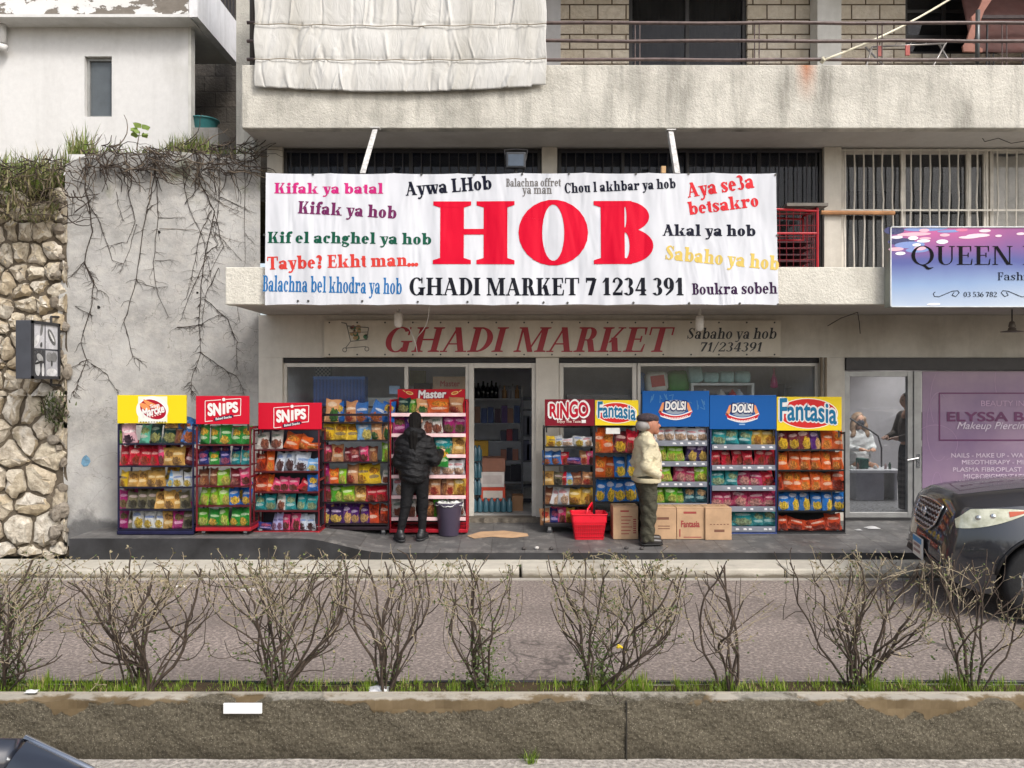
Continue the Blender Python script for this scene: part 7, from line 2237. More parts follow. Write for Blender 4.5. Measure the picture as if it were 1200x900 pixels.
def skin_mat(col):
	m, nt, b, out = newmat("skin")
	v = tc(nt)
	nt.links.new(ramp(nt, noise(nt, v, 26, 5), [(.3, tuple(x * .85 for x in col)), (.7, col)]), b.inputs['Base Color'])
	b.inputs['Roughness'].default_value = .55
	b.inputs['Subsurface Weight'].default_value = .12
	b.inputs['Subsurface Scale'].default_value = .02
	return m
def hand(t, wrist, d, up, side, m, curl=.6, T=None, s=1.0, name="hand"):
	"""five separate fingers: d = finger direction, up = back of the hand, side = thumb side"""
	d, up, side = Vector(d).normalized(), Vector(up).normalized(), Vector(side).normalized()
	w = Vector(wrist)
	pr = [('cap', w, w + d * .035 * s, .024 * s, .03 * s, .02), ('cap', w + d * .03 * s + side * .022 * s, w + d * .08 * s + side * .024 * s, .017 * s, .014 * s, .016), ('cap', w + d * .03 * s - side * .022 * s, w + d * .076 * s - side * .026 * s, .017 * s, .013 * s, .016)]
	for i, (o, L) in enumerate(((.030, .070), (.010, .078), (-.010, .073), (-.030, .058))):
		p = w + (d * .082 + side * o) * s
		a = 0
		for k, f in enumerate((.45, .32, .23)):
			a += curl * (.5 if k == 0 else 1.0) * .8
			q = p + (d * math.cos(a) - up * math.sin(a)) * L * f * s
			pr.append(('cap', p, q, (.0088 - .0012 * k) * s, (.0080 - .0012 * k) * s, .004)); p = q
	p = w + (d * .025 + side * .028) * s
	for k, (L, ang) in enumerate(((.04, .75), (.03, .45))):
		q = p + (side * math.sin(ang) + d * math.cos(ang) - up * .25).normalized() * L * s
		pr.append(('cap', p, q, .0115 * s, .0095 * s, .008)); p = q
	return [tuple([x[0], tuple(x[1]), tuple(x[2])] + list(x[3:])) for x in pr]

def Tat(loc, yaw):
	c, s_ = math.cos(yaw), math.sin(yaw)
	return lambda p: (loc[0] + p[0] * c - p[1] * s_, loc[1] + p[0] * s_ + p[1] * c, loc[2] + p[2])

# ---- woman in a black padded jacket, seen from behind, facing the red-framed rack (local: x to her right, y forward, z up)
wl = (px(485, 9.74), 9.74, pave_h(px(485, 9.74), 9.74) + .003)
wm = thing("person", "person in black hooded padded jacket and leggings picking a green bag from the rack", "person", wl)
T = Tat(wl, 0.06)
SKIN = skin_mat(S(206, 160, 132))
M_HAIR = plain(S(16, 13, 12), .85, var=.3, scale=20, bmp=.5, bscale=60, spec=.2, name="black_hair")
hip, nk, hd = (.02, .0, .86), (.01, .03, 1.36), (.015, .07, 1.50)
LW, RW = (-.10, -.02), (.09, .03)
hndR = (.325, .17, 1.10)
body = [('cap', (.02, 0, .80), (.01, .02, 1.1), .125, .12, .06), ('cap', (.01, .02, 1.1), (.01, .03, 1.28), .13, .12, .06), ('cap', (-.15, .02, 1.27), (.17, .03, 1.27), .055, .055, .06), ('cap', nk, (.012, .05, 1.44), .05, .048, .03),
		('ell', hd, (.072, .09, .105), .03), ('cap', (-.06, 0, .82), (-.095, -.01, .46), .085, .055, .04), ('cap', (-.095, -.01, .46), (-.165, -.05, .08), .054, .036, .03), ('cap', (.09, 0, .82), (.11, .02, .46), .085, .055, .04), ('cap', (.11, .02, .46), (.10, .0, .08), .054, .036, .03),
		('cap', (.16, .03, 1.24), (.25, .0, 1.02), .048, .042, .03), ('cap', (.25, .0, 1.02), hndR, .04, .028, .02), ('cap', (-.15, .02, 1.24), (-.18, .04, 1.0), .048, .042, .03), ('cap', (-.18, .04, 1.0), (-.12, .22, .98), .04, .03, .02)]
body += hand(wm, hndR, (.4, .8, .25), (.3, -.2, .9), (-.8, .4, .2), None, .5)
body += hand(wm, (-.12, .22, .98), (.4, .8, .0), (0, 0, 1), (.8, -.4, 0), None, .6)
sdf_obj("body", body, .011, SKIN, wm, T)
QZ = lambda Z: Z
def quilt(X, Y, Z):
	z = Z + .02 * np.sin(X * 9)
	return -.012 * np.abs(np.sin((z - .80) * math.pi / .092)) ** .7 + .004 * np.sin(X * 40 + Z * 25) * np.sin(Z * 60)
jk = [('cap', (.005, .0, .83), (.0, .02, 1.08), .165, .155, .05), ('ell', (.0, .0, .86), (.18, .145, .14), .06), ('ell', (0, .01, 1.10), (.18, .15, .2), .06), ('cap', (-.105, .01, 1.235), (.125, .02, 1.235), .088, .088, .08), ('ell', (.01, -.04, 1.355), (.13, .09, .07), .05),
	  ('cap', (.165, .02, 1.22), (.255, .0, 1.02), .08, .078, .05), ('cap', (.255, .0, 1.02), (.32, .14, 1.085), .074, .052, .04), ('cap', (-.15, .01, 1.22), (-.185, .03, .98), .08, .074, .05), ('cap', (-.185, .03, .98), (-.12, .19, .96), .07, .054, .04),
	  ('clip', (0, 0, -1), (0, 0, .735), .02)]
M_PUF = cloth("black_padded_nylon", S(12, 12, 15), .5, 9, .6)
sdf_obj("jacket", jk, .011, M_PUF, wm, T, disp=quilt)
hood = [('ell', (.005, -.06, 1.36), (.125, .075, .085), .04), ('ell', (.005, -.095, 1.30), (.09, .045, .08), .04)]
sdf_obj("hood", hood, .011, M_PUF, wm, T, disp=lambda X, Y, Z: .005 * np.sin(Z * 70 + X * 20))
lg = [('ell', (.015, -.01, .80), (.155, .125, .12), .05), ('cap', (-.062, 0, .80), (-.097, -.01, .46), .102, .068, .035), ('cap', (-.097, -.01, .46), (-.167, -.05, .10), .068, .046, .03), ('cap', (.092, 0, .80), (.112, .02, .46), .102, .068, .035), ('cap', (.112, .02, .46), (.102, .0, .10), .068, .047, .03)]
sdf_obj("leggings", lg, .011, cloth("black_leggings", S(12, 12, 15), .75, 8, .5), wm, T)
M_SHOE = plain(S(30, 30, 32), .5, name="black_trainer")
for cx, cy in ((-.17, -.05), (.10, .0)):
	yaw = -.5 if cx < 0 else .45
	dx, dy = math.sin(yaw), math.cos(yaw)
	sh = [('cap', (cx - dx * .05, cy - dy * .05, .055), (cx + dx * .10, cy + dy * .10, .045), .05, .042, .03), ('cap', (cx, cy, .07), (cx - dx * .01, cy - dy * .01, .115), .05, .047, .03), ('clip', (0, 0, -1), (0, 0, .022), .004)]
	so = sdf_obj("shoe", sh, .009, M_SHOE, wm, T)
	sl = [('cap', (cx - dx * .055, cy - dy * .055, .02), (cx + dx * .11, cy + dy * .11, .02), .05, .044, .02), ('clip', (0, 0, -1), (0, 0, .001), .002), ('clip', (0, 0, 1), (0, 0, .026), .002)]
	sdf_obj("sole", sl, .009, plain(S(44, 44, 46), .7, name="dark_rubber"), so, T)
hair = [('ell', (.013, .055, 1.515), (.087, .10, .105), .03), ('cap', (.01, -.015, 1.47), (.005, -.085, 1.33), .07, .062, .05), ('cap', (.005, -.1, 1.33), (.02, -.125, 1.14), .052, .026, .04), ('cap', (-.03, -.105, 1.32), (-.03, -.13, 1.18), .035, .02, .03)]
sdf_obj("hair", hair, .010, M_HAIR, wm, T, disp=lambda X, Y, Z: .004 * np.sin(X * 150 + Z * 12))
for s in (-1, 1): sdf_obj("ear", [('ell', (.013 + s * .082, .065, 1.50), (.010, .018, .026), .01)], .006, SKIN, wm, T)
# the green bag she is holding
gb = bag('G', 508, 522, 552, 22, 9.9, "green snack bag held in the hand of the person in black", None, rot=8)
gb.location = T((.345, .17, .905)); gb.scale = (.17, .075, .25)

# ---- man in a cream jacket, seen from the side, facing right (local x forward = photo right, y away)
ml = (px(757, 9.58), 9.58, pave_h(px(757, 9.58), 9.58) + .003)
mn = thing("person", "elderly person in cream jacket and dark flat cap standing in profile, hands in pockets", "person", ml)
T = Tat(ml, .12)
T0_ = T
def HS(p, f=1.17, c=(.03, 0, 1.39)): return tuple(c[i] + (p[i] - c[i]) * f for i in range(3))
TH = lambda p: T0_(HS(p))
SK2 = skin_mat(S(172, 118, 94))
hd = (.045, 0, 1.475)
body = [('cap', (0, 0, .84), (.03, 0, 1.1), .13, .14, .06), ('cap', (.03, 0, 1.1), (0, 0, 1.26), .14, .12, .06), ('cap', (-.01, -.15, 1.24), (-.01, .15, 1.24), .055, .055, .06), ('cap', (-.01, 0, 1.28), (.03, 0, 1.42), .055, .05, .03),
		('ell', hd, (.094, .076, .108), .02), ('ell', (.085, 0, 1.43), (.055, .05, .055), .03), ('cap', (.13, 0, 1.478), (.152, 0, 1.452), .012, .017, .012), ('ell', (.128, 0, 1.412), (.02, .024, .016), .012), ('ell', (.132, 0, 1.425), (.012, .022, .006), .006), ('ell', (.115, 0, 1.385), (.03, .03, .022), .02),
		('ell', (.118, 0, 1.505), (.02, .05, .012), .015), ('sub', (.138, -.032, 1.487), (.014, .016, .009), .008), ('sub', (.138, .032, 1.487), (.014, .016, .009), .008),
		('cap', (.0, -.09, .84), (.02, -.09, .46), .09, .06, .04), ('cap', (.02, -.09, .46), (-.01, -.09, .08), .056, .04, .03), ('cap', (.0, .09, .84), (.05, .09, .46), .09, .06, .04), ('cap', (.05, .09, .46), (.04, .09, .08), .056, .04, .03)]
for s in (-1, 1):
	body += [('cap', (-.01, s * .18, 1.22), (-.06, s * .22, .99), .05, .044, .03), ('cap', (-.06, s * .22, .99), (.06, s * .17, .90), .042, .032, .02)]
	body += hand(mn, (.06, s * .17, .90), (.85, -s * .1, -.45), (.2, s, .2), (.4, 0, .9), None, .5)
def hsc(p, f=1.17):
	q = list(p)
	if q[0] == 'cap' and min(q[1][2], q[2][2]) > 1.4: q[1:5] = [HS(q[1]), HS(q[2]), q[3] * f, q[4] * f]
	elif q[0] in ('ell', 'sub') and q[1][2] > 1.38: q[1:3] = [HS(q[1]), tuple(x * f for x in q[2])]
	return tuple(q)
sdf_obj("body", [hsc(p) for p in body], .0085, SK2, mn, T)
for s in (-1, 1):
	e = [('ell', (.022, s * .078, 1.468), (.022, .012, .034), .01)]
	sdf_obj("ear", e, .005, SK2, mn, TH)
	sdf_obj("eye", [('ell', (.126, s * .03, 1.487), (.012, .012, .010), .002)], .004, plain(S(60, 48, 40), .2, name="eye"), mn, TH)
def folds(X, Y, Z):
	return .006 * np.sin(Z * 26 + X * 30 + 2 * np.sin(Y * 14)) * np.sin(X * 17 - Z * 11) + .003 * np.sin(Z * 40 - X * 52)
M_CREAM = cloth("cream_jacket_cloth", S(200, 190, 160), .8, 6, .7, var=.07)
jk = [('ell', (.03, 0, .98), (.165, .19, .25), .06), ('ell', (.005, 0, 1.14), (.148, .19, .2), .08), ('cap', (-.02, -.13, 1.25), (-.02, .13, 1.25), .09, .09, .07), ('ell', (.015, 0, .86), (.17, .185, .10), .05), ('cap', (-.012, 0, 1.30), (.012, 0, 1.355), .085, .075, .04)]
for s in (-1, 1): jk += [('cap', (-.015, s * .175, 1.235), (-.065, s * .222, .99), .076, .068, .04), ('cap', (-.065, s * .222, .99), (.08, s * .2, .875), .064, .055, .03)]
jk += [('clip', (0, 0, -1), (0, 0, .795), .015)]
jo = sdf_obj("jacket", jk, .0095, M_CREAM, mn, T, disp=folds)
sdf_obj("collar", [('cap', (-.045, -.05, 1.345), (-.045, .05, 1.345), .03, .03, .02), ('cap', (-.045, -.05, 1.345), (.055, -.062, 1.335), .028, .022, .02), ('cap', (-.045, .05, 1.345), (.055, .062, 1.335), .028, .022, .02)], .009, M_CREAM, jo, T)
sdf_obj("hem_band", [('cap', (.0, -.10, .80), (.0, .10, .80), .155, .155, .04), ('ell', (.02, 0, .805), (.17, .18, .05), .03), ('clip', (0, 0, -1), (0, 0, .775), .006), ('clip', (0, 0, 1), (0, 0, .83), .006)], .0095, cloth("cream_rib", S(186, 176, 146), .85, 30, .4), jo, T)
M_OLV = cloth("olive_trousers_cloth", S(68, 66, 54), .85, 6, .7, var=.12)
tr = [('ell', (.0, 0, .80), (.15, .165, .14), .06)]
for s, kx, fx in ((-1, .02, -.01), (1, .05, .04)): tr += [('cap', (0, s * .085, .8), (kx, s * .092, .46), .118, .088, .05), ('cap', (kx, s * .092, .46), (fx, s * .095, .085), .088, .083, .03)]
tr += [('clip', (0, 0, -1), (0, 0, .045), .01)]
sdf_obj("trousers", tr, .0095, M_OLV, mn, T, disp=lambda X, Y, Z: .007 * np.sin(Z * 46 + 3 * np.sin(X * 25)) * np.clip(1.2 - Z, 0.2, 1) + .004 * np.sin(X * 50 + Z * 20))
for s, fx in ((-1, .0), (1, .05)):
	sh = [('cap', (fx - .05, s * .095, .055), (fx + .14, s * .105, .042), .048, .04, .03), ('cap', (fx - .02, s * .095, .07), (fx - .02, s * .095, .12), .05, .05, .03), ('clip', (0, 0, -1), (0, 0, .02), .004)]
	so = sdf_obj("shoe", sh, .008, plain(S(48, 44, 42), .35, name="dark_leather"), mn, T)
	sdf_obj("sole", [('cap', (fx - .055, s * .095, .02), (fx + .145, s * .105, .02), .05, .042, .02), ('clip', (0, 0, -1), (0, 0, .001), .002), ('clip', (0, 0, 1), (0, 0, .024), .002)], .008, plain(S(30, 29, 28), .7, name="sole_rubber"), so, T)
sdf_obj("hair", [('ell', (-.035, 0, 1.46), (.072, .084, .065), .02), ('ell', (.01, -.07, 1.455), (.022, .02, .035), .02), ('ell', (.01, .07, 1.455), (.022, .02, .035), .02)], .008, plain(S(150, 146, 142), .7, bmp=.5, name="grey_hair"), mn, TH)
def flatcap():
	return [('ell', (.025, 0, 1.542), (.108, .092, .045), .03), ('ell', (.0, 0, 1.528), (.098, .088, .05), .03), ('cap', (.105, -.035, 1.524), (.105, .035, 1.524), .03, .03, .03), ('clip', (0, 0, -1), (0, 0, 1.507), .006)]
m, nt, bb, out = newmat("tweed"); nn_ = noise(nt, tc(nt), 60, 4, .8); nt.links.new(ramp(nt, nn_, [(.4, S(36, 34, 42)), (.6, S(74, 58, 60))]), bb.inputs['Base Color']); bb.inputs['Roughness'].default_value = .95
sdf_obj("flat_cap", flatcap(), .008, m, mn, TH)

# ---- salon: desk, seated blonde person, standing person, lamp
SDY = 12.3
dk = thing("desk", "pale grey manicure desk behind the salon door glass", "desk", W(1030, 600, SDY))
zfl = ZB2
b = MB(); b.box(px(1003, SDY), px(1036, SDY), SDY, SDY + .5, zfl, pz(554, SDY)); b.build("pedestal", plain(S(150, 152, 158), .4, name="desk_grey"), dk, bevel=.006)
b = MB(); b.box(px(996, SDY), px(1056, SDY), SDY - .05, SDY + .55, pz(554, SDY) + .001, pz(550.5, SDY)); b.build("desk_top", plain(S(204, 206, 208), .3, name="desk_white"), dk, bevel=.006)
b = MB(); b.box(px(1050, SDY), px(1053, SDY), SDY + .05, SDY + .5, zfl, pz(554, SDY)); b.build("side_panel", plain(S(170, 172, 176), .4, name="desk_side"), dk)
zt_ = pz(550.5, SDY)
for i, (X, h_, r_, cc) in enumerate(((1002, .06, .035, (200, 206, 200)), (1009, .1, .02, (120, 90, 80)), (1030, .06, .03, (190, 190, 190)), (1042, .09, .02, (150, 130, 130)), (1047, .11, .022, (60, 80, 70)))):
	b = MB(); b.lathe([(r_, 0), (r_, h_ * .7), (r_ * .5, h_ * .8), (r_ * .5, h_), (.001, h_)], (px(X, SDY), SDY + .12, zt_), 10)
	tag(b.build("cosmetic_bottle", plain(S(*cc), .3, name="cosmetic"), smooth=True), ("short white pot on the salon desk", "slim brown bottle on the salon desk", "pale squat pot in the middle of the salon desk", "slim pinkish bottle on the salon desk", "dark tall bottle at the end of the salon desk")[i], "bottle")
b = MB(); b.box(px(1012, SDY), px(1022, SDY), SDY + .1, SDY + .3, zt_ + .001, pz(538, SDY)); tag(b.build("gel_lamp", plain(S(40, 84, 74), .3, name="dark_green_plastic"), bevel=.02), "small dark green box lamp on the salon desk", "nail lamp")
ll = thing("desk_lamp", "thin dark arched lamp bending over the salon desk", "lamp", (px(1033, SDY), SDY + .4, zt_))
b = MB(); b.tube([W(1033, 550, SDY + .4), W(1033, 525, SDY + .4), W(1029, 511, SDY + .4), W(1019, 504, SDY + .4), W(1005, 496, SDY + .4), W(990, 486, SDY + .4)], .014, 8); b.build("arm", plain(S(60, 60, 64), .4, name="lamp_black"), ll, smooth=True)
b = MB(); b.lathe([(.06, 0), (.06, .015), (.015, .02)], (px(1033, SDY), SDY + .4, zt_ + .001), 14); b.build("base", plain(S(60, 60, 64), .4, name="lamp_black"), ll)
sl_ = (px(1007, 13.0), 13.05, zfl)
sp_ = thing("person", "seated person with long wavy fair hair, white top and dark face mask behind the desk", "person", sl_)
T = Tat(sl_, math.pi)
body = [('cap', (0, 0, .48), (0, 0, .95), .13, .13, .06), ('cap', (-.15, 0, 1.02), (.15, 0, 1.02), .055, .055, .06), ('cap', (0, 0, 1.04), (0, .02, 1.16), .05, .048, .03), ('ell', (0, .04, 1.25), (.075, .09, .11), .03), ('cap', (0, .13, 1.245), (0, .145, 1.23), .01, .013, .01),
		('cap', (-.08, .0, .5), (-.09, .4, .5), .08, .06, .04), ('cap', (-.09, .4, .5), (-.09, .42, .08), .055, .04, .03), ('cap', (.08, .0, .5), (.09, .4, .5), .08, .06, .04), ('cap', (.09, .4, .5), (.09, .42, .08), .055, .04, .03)]
for s in (-1, 1):
	body += [('cap', (s * .17, 0, 1.01), (s * .21, .08, .78), .046, .04, .03), ('cap', (s * .21, .08, .78), (s * .1, .34, .78), .038, .028, .02)] + hand(sp_, (s * .1, .34, .78), (-s * .4, .9, 0), (0, 0, 1), (-s * .9, -.3, 0), None, .4)
sdf_obj("body", body, .012, SKIN, sp_, T)
tp_ = [('ell', (0, 0, .86), (.18, .15, .24), .06), ('ell', (0, .02, .6), (.2, .19, .2), .06), ('cap', (-.14, 0, 1.02), (.14, 0, 1.02), .075, .075, .05)]
for s in (-1, 1): tp_ += [('cap', (s * .17, 0, 1.01), (s * .21, .08, .78), .07, .062, .04), ('cap', (s * .21, .08, .78), (s * .12, .28, .78), .058, .05, .03)]
sdf_obj("top", tp_, .012, cloth("white_tunic", S(206, 208, 206), .8, 6, .4), sp_, T, disp=lambda X, Y, Z: .004 * np.sin(Z * 50 + X * 20))
sdf_obj("hair", [('ell', (0, .0, 1.285), (.1, .105, .105), .03), ('cap', (-.08, .03, 1.26), (-.12, .06, 1.0), .045, .05, .04), ('cap', (.08, .03, 1.26), (.12, .06, 1.0), .045, .05, .04), ('cap', (0, -.06, 1.2), (0, -.08, .98), .1, .1, .05), ('sub', (0, .16, 1.22), (.055, .1, .1), .02)], .011, plain(S(150, 122, 96), .5, var=.3, scale=16, bmp=.6, bscale=40, name="fair_hair"), sp_, T, disp=lambda X, Y, Z: .006 * np.sin(Z * 45 + X * 30))
sdf_obj("face_mask", [('ell', (0, .10, 1.21), (.062, .062, .055), .01)], .009, plain(S(44, 46, 56), .8, name="dark_mask"), sp_, T)
for s in (-1, 1): sdf_obj("eye", [('ell', (s * .03, .122, 1.265), (.012, .01, .007), .004)], .005, plain(S(40, 34, 30), .3, name="eye_dark"), sp_, T)
b = MB(); b.box(sl_[0] - .2, sl_[0] + .2, 12.98, 13.4, zfl + .38, zfl + .42); st = b.build("seat", plain(S(50, 50, 56), .6, name="stool_seat"), None, bevel=.01); tag(st, "low dark stool under the seated person in the salon", "stool"); st.name = "stool"; ORG["stool"] = org(st)
b = MB(); b.tube([(sl_[0], 13.2, zfl + .01), (sl_[0], 13.2, zfl + .379)], .03, 10); b.lathe([(.2, 0), (.2, .015), (.03, .03)], (sl_[0], 13.2, zfl), 16); b.build("pedestal", plain(S(110, 110, 114), .3, .8, name="stool_metal"), st)
sl_ = (px(1067, 11.25), 11.25, zfl)
s2 = thing("person", "standing person in grey-brown top and plaid trousers partly behind the salon door post", "person", sl_)
T = Tat(sl_, 1.75)
body = [('cap', (0, 0, .9), (0, 0, 1.2), .13, .13, .06), ('cap', (-.16, 0, 1.4), (.16, 0, 1.4), .055, .055, .06), ('cap', (0, 0, 1.2), (0, 0, 1.38), .13, .12, .06), ('cap', (0, .02, 1.42), (0, .05, 1.54), .05, .048, .03), ('ell', (0, .07, 1.62), (.075, .092, .108), .03), ('cap', (0, .158, 1.615), (0, .172, 1.6), .01, .013, .01)]
for s in (-1, 1):
	body += [('cap', (s * .09, 0, .88), (s * .1, .02, .48), .085, .058, .04), ('cap', (s * .1, .02, .48), (s * .1, 0, .06), .056, .04, .03), ('cap', (s * .19, 0, 1.38), (s * .24, .06, 1.12), .048, .042, .03), ('cap', (s * .24, .06, 1.12), (s * .12, .3, 1.08), .04, .03, .02)] + hand(s2, (s * .12, .3, 1.08), (-s * .5, .85, 0), (0, 0, 1), (-s * .85, -.4, 0), None, .5)
sdf_obj("body", body, .012, SKIN, s2, T)
tp_ = [('ell', (0, 0, 1.2), (.19, .15, .27), .06), ('cap', (-.14, 0, 1.4), (.14, 0, 1.4), .08, .08, .05)]
for s in (-1, 1): tp_ += [('cap', (s * .19, 0, 1.38), (s * .245, .06, 1.12), .075, .07, .04), ('cap', (s * .245, .06, 1.12), (s * .14, .26, 1.08), .066, .05, .03)]
tp_ += [('clip', (0, 0, -1), (0, 0, .99), .01)]
sdf_obj("top", tp_, .012, cloth("taupe_jersey", S(96, 88, 82), .85, 6, .5), s2, T)
sdf_obj("skirt_apron", [('ell', (0, 0, .88), (.17, .15, .2), .04), ('clip', (0, 0, -1), (0, 0, .74), .01), ('clip', (0, 0, 1), (0, 0, 1.02), .01)], .012, cloth("black_apron", S(24, 25, 32), .7), s2, T)
m, nt, bb, out = newmat("plaid")
v_ = tc(nt); s_x = sepxyz(nt, v_)
def stripes(o, k): return ramp(nt, math_(nt, 'FRACT', math_(nt, 'MULTIPLY', o, k)), [(.0, 0.), (.44, 0.), (.5, 1.), (.94, 1.)])
nt.links.new(mix(nt, math_(nt, 'MULTIPLY', math_(nt, 'ADD', stripes(s_x[0], 14), stripes(s_x[2], 12)), .5), S(40, 40, 46), S(104, 98, 98)), bb.inputs['Base Color']); bb.inputs['Roughness'].default_value = .9
tr = []
for s in (-1, 1): tr += [('cap', (s * .085, 0, .86), (s * .1, .02, .48), .11, .095, .05), ('cap', (s * .1, .02, .48), (s * .1, 0, .05), .095, .1, .03)]
tr += [('clip', (0, 0, -1), (0, 0, .02), .01)]
sdf_obj("trousers", tr, .012, m, s2, T)
sdf_obj("hair", [('ell', (0, .045, 1.645), (.086, .1, .1), .03), ('cap', (0, -.03, 1.6), (0, -.06, 1.42), .07, .06, .04)], .012, M_HAIR, s2, T)
for s in (-1, 1): sdf_obj("eye", [('ell', (s * .03, .152, 1.63), (.012, .01, .007), .004)], .005, plain(S(40, 34, 30), .3, name="eye_dark"), s2, T)
# two small ceiling lamps that are lit in the salon
def downlight(label, x, y):
	z = 3.055
	t = thing("ceiling_lamp", label, "ceiling lamp", (x, y, z), "ceiling lamps in the salon")
	b = MB(); b.lathe([(.06, 0), (.06, .01), (.045, .01), (.045, 0)], (x, y, z - .012), 16, close=False); b.build("ring", plain(S(200, 200, 200), .3, .6, name="chrome"), t)
	m, nt, bb, out = newmat("lit_lamp"); bb.inputs['Emission Color'].default_value = (1, .95, .86, 1); bb.inputs['Emission Strength'].default_value = 9
	b = MB(); b.lathe([(.044, 0), (.044, .004)], (x, y, z - .008), 14); b.build("lamp_disc", m, t)
	l = bpy.data.lights.new("ceiling_lamp_light", 'SPOT'); l.energy = 95; l.spot_size = R(130); l.spot_blend = .8; l.color = (1, .95, .88); l.shadow_soft_size = .04
	lo = bpy.data.objects.new("ceiling_lamp_light", l); lo.parent = t; lo.location = (0, 0, -.03); COL.objects.link(lo)
downlight("small lit ceiling lamp above the salon desk", px(1020, 12.4), 12.4)
downlight("small lit ceiling lamp behind the purple salon panel", px(1110, 11.9), 11.9)
downlight("small lit ceiling lamp near the salon's back wall", px(1075, 13.4), 13.4)
# ================================================================== CARS
def carpaint(name, col):
	m, nt, b, out = newmat(name)
	b.inputs['Base Color'].default_value = (*col, 1); b.inputs['Roughness'].default_value = .45; b.inputs['Metallic'].default_value = .15
	b.inputs['Coat Weight'].default_value = 1.0; b.inputs['Coat Roughness'].default_value = .02; b.inputs['Coat IOR'].default_value = 1.75
	v = tc(nt)
	return m
M_TYRE = plain(S(30, 30, 31), .8, bmp=.3, name="tyre_rubber")
M_RIM = plain(S(176, 178, 182), .25, .9, name="alloy")
M_TRIM = plain(S(20, 20, 22), .5, name="black_trim")
M_CHR = plain(S(214, 214, 216), .12, 1.0, var=.03, name="chrome_trim")
M_CARGL = plain(S(14, 17, 20), .04, 0.0, var=.02, spec=.8, name="car_window_glass")
def ss(a, b, x):
	t = min(1, max(0, (x - a) / (b - a))); return t * t * (3 - 2 * t)
class Car:
	"""local frame: s = distance behind the nose, l = lateral (+ = the car's left), z = up; body = one skin with wheel arches"""
	def __init__(self, P, yaw, L, Wd, hood0, hood1, cowl, belt, roof, tail, wr, ax, clear, nose_round):
		self.__dict__.update(locals())
		self.h = Vector((math.cos(yaw), math.sin(yaw), 0)); self.n = Vector((-math.sin(yaw), math.cos(yaw), 0))
	def w(self, s, l, z): return Vector(self.P) - self.h * s + self.n * l + Vector((0, 0, z))
	def half(self, s):
		a = min(1, max(0, s / self.nose_round)); e = min(1, max(0, (self.L - s) / (self.nose_round * .8)))
		f = (1 - (1 - a) ** 2.1) ** (1 / 2.1); g = (1 - (1 - e) ** 2.6) ** (1 / 2.6)
		return self.Wd / 2 * (.56 + .44 * f) * (.80 + .20 * g)
	def top(self, s):      # centre line of bonnet, deck
		z = self.hood0 + (self.hood1 - self.hood0) * (1 - (1 - min(1, s / self.cowl)) ** 1.9)
		nose = 1 - (1 - min(1, s / .22)) ** 2.5
		z = .62 + (z - .62) * nose if s < .22 else z
		if s > self.cowl: z = self.hood1 + (self.belt - self.hood1) * ss(self.cowl, self.cowl + 1, s)
		e = (self.L - s)
		if e < .25: z = z - (z - .75) * (1 - e / .25) ** 2.5
		return z
	def side(self, s): return self.top(s) - .085 - .02 * ss(0, 1, s)
	def bot(self, s):
		z = self.clear + .12 * max(0, 1 - s / .35) ** 2 + .15 * max(0, 1 - (self.L - s) / .4) ** 2
		for a in self.ax:
			d = abs(s - a); r = self.wr + .065
			if d < r: z = max(z, self.wr + math.sqrt(r * r - d * d) * 1.0)
		return z
	def sec(self, s):
		hw, zt, zs, zb = self.half(s), self.top(s), self.side(s), self.bot(s)
		fl = 0
		for a in self.ax:
			fl = max(fl, .035 * max(0, 1 - (abs(s - a) / (self.wr + .2)) ** 4))
		q = []
		zm = .55 + .1
		zz = [zb, zb + (zs - zb) * .12, zb + (zs - zb) * .3, zb + (zs - zb) * .5, zb + (zs - zb) * .7, zb + (zs - zb) * .88, zs]
		for i, z in enumerate(zz):
			t = (z - self.clear) / (zs - self.clear)
			bul = 1 - .10 * max(0, t - .5) ** 2 * 4 - .05 * max(0, .35 - t)
			nosein = .08 * max(0, 1 - s / .3) * (t - .5) if s < .3 else 0
			q.append((hw * bul + fl * (1 - abs(t - .4)) - nosein, z))
		le = q[-1][0]
		for k in (.93, .82, .62, .4, .2, 0):
			u = k
			zc = zs + (zt - zs) * (1 - u ** 2.4) + (.016 * math.exp(-((u - .66) / .09) ** 2) if s < self.cowl and s > .15 else 0)
			q.append((le * u, zc))
		return q
	def stations(self):
		st = [0, .02, .05, .09, .14, .2]
		x = .26
		while x < self.L - .25: st.append(x); x += .05
		return st + [self.L - .2, self.L - .13, self.L - .07, self.L - .03, self.L]
	def S_(self, s, z, off=.0):
		"""point of the left flank at height z"""
		q = self.sec(s)
		for i in range(len(q) - 1):
			if q[i][1] <= z <= q[i + 1][1] or i == len(q) - 2:
				t = (z - q[i][1]) / max(1e-6, q[i + 1][1] - q[i][1]); t = min(1, max(0, t))
				return self.w(s, q[i][0] + (q[i + 1][0] - q[i][0]) * t + off, z)
	def body(self, t, paint):
		st = self.stations(); b = MB(); secs = [self.sec(s) for s in st]; n = len(secs[0])
		for sg in (1, -1):
			vs = [self.w(s, sg * l, z) for s, q in zip(st, secs) for l, z in q]
			b.add(vs, [(i * n + j, i * n + j + 1, (i + 1) * n + j + 1, (i + 1) * n + j) for i in range(len(st) - 1) for j in range(n - 1)])
		for e, idx in ((0, 0), (-1, -1)):
			q = secs[idx]; s = st[idx]
			ring = [self.w(s, l, z) for l, z in q] + [self.w(s, -l, z) for l, z in q[::-1][1:]]
			b.add(ring, [tuple(range(len(ring)))])
		# inner dark floor
		o = b.build("body", paint, t, smooth=True)
		me = o.data; bm = bmesh.new(); bm.from_mesh(me); bmesh.ops.remove_doubles(bm, verts=bm.verts, dist=.0015); bmesh.ops.recalc_face_normals(bm, faces=bm.faces)
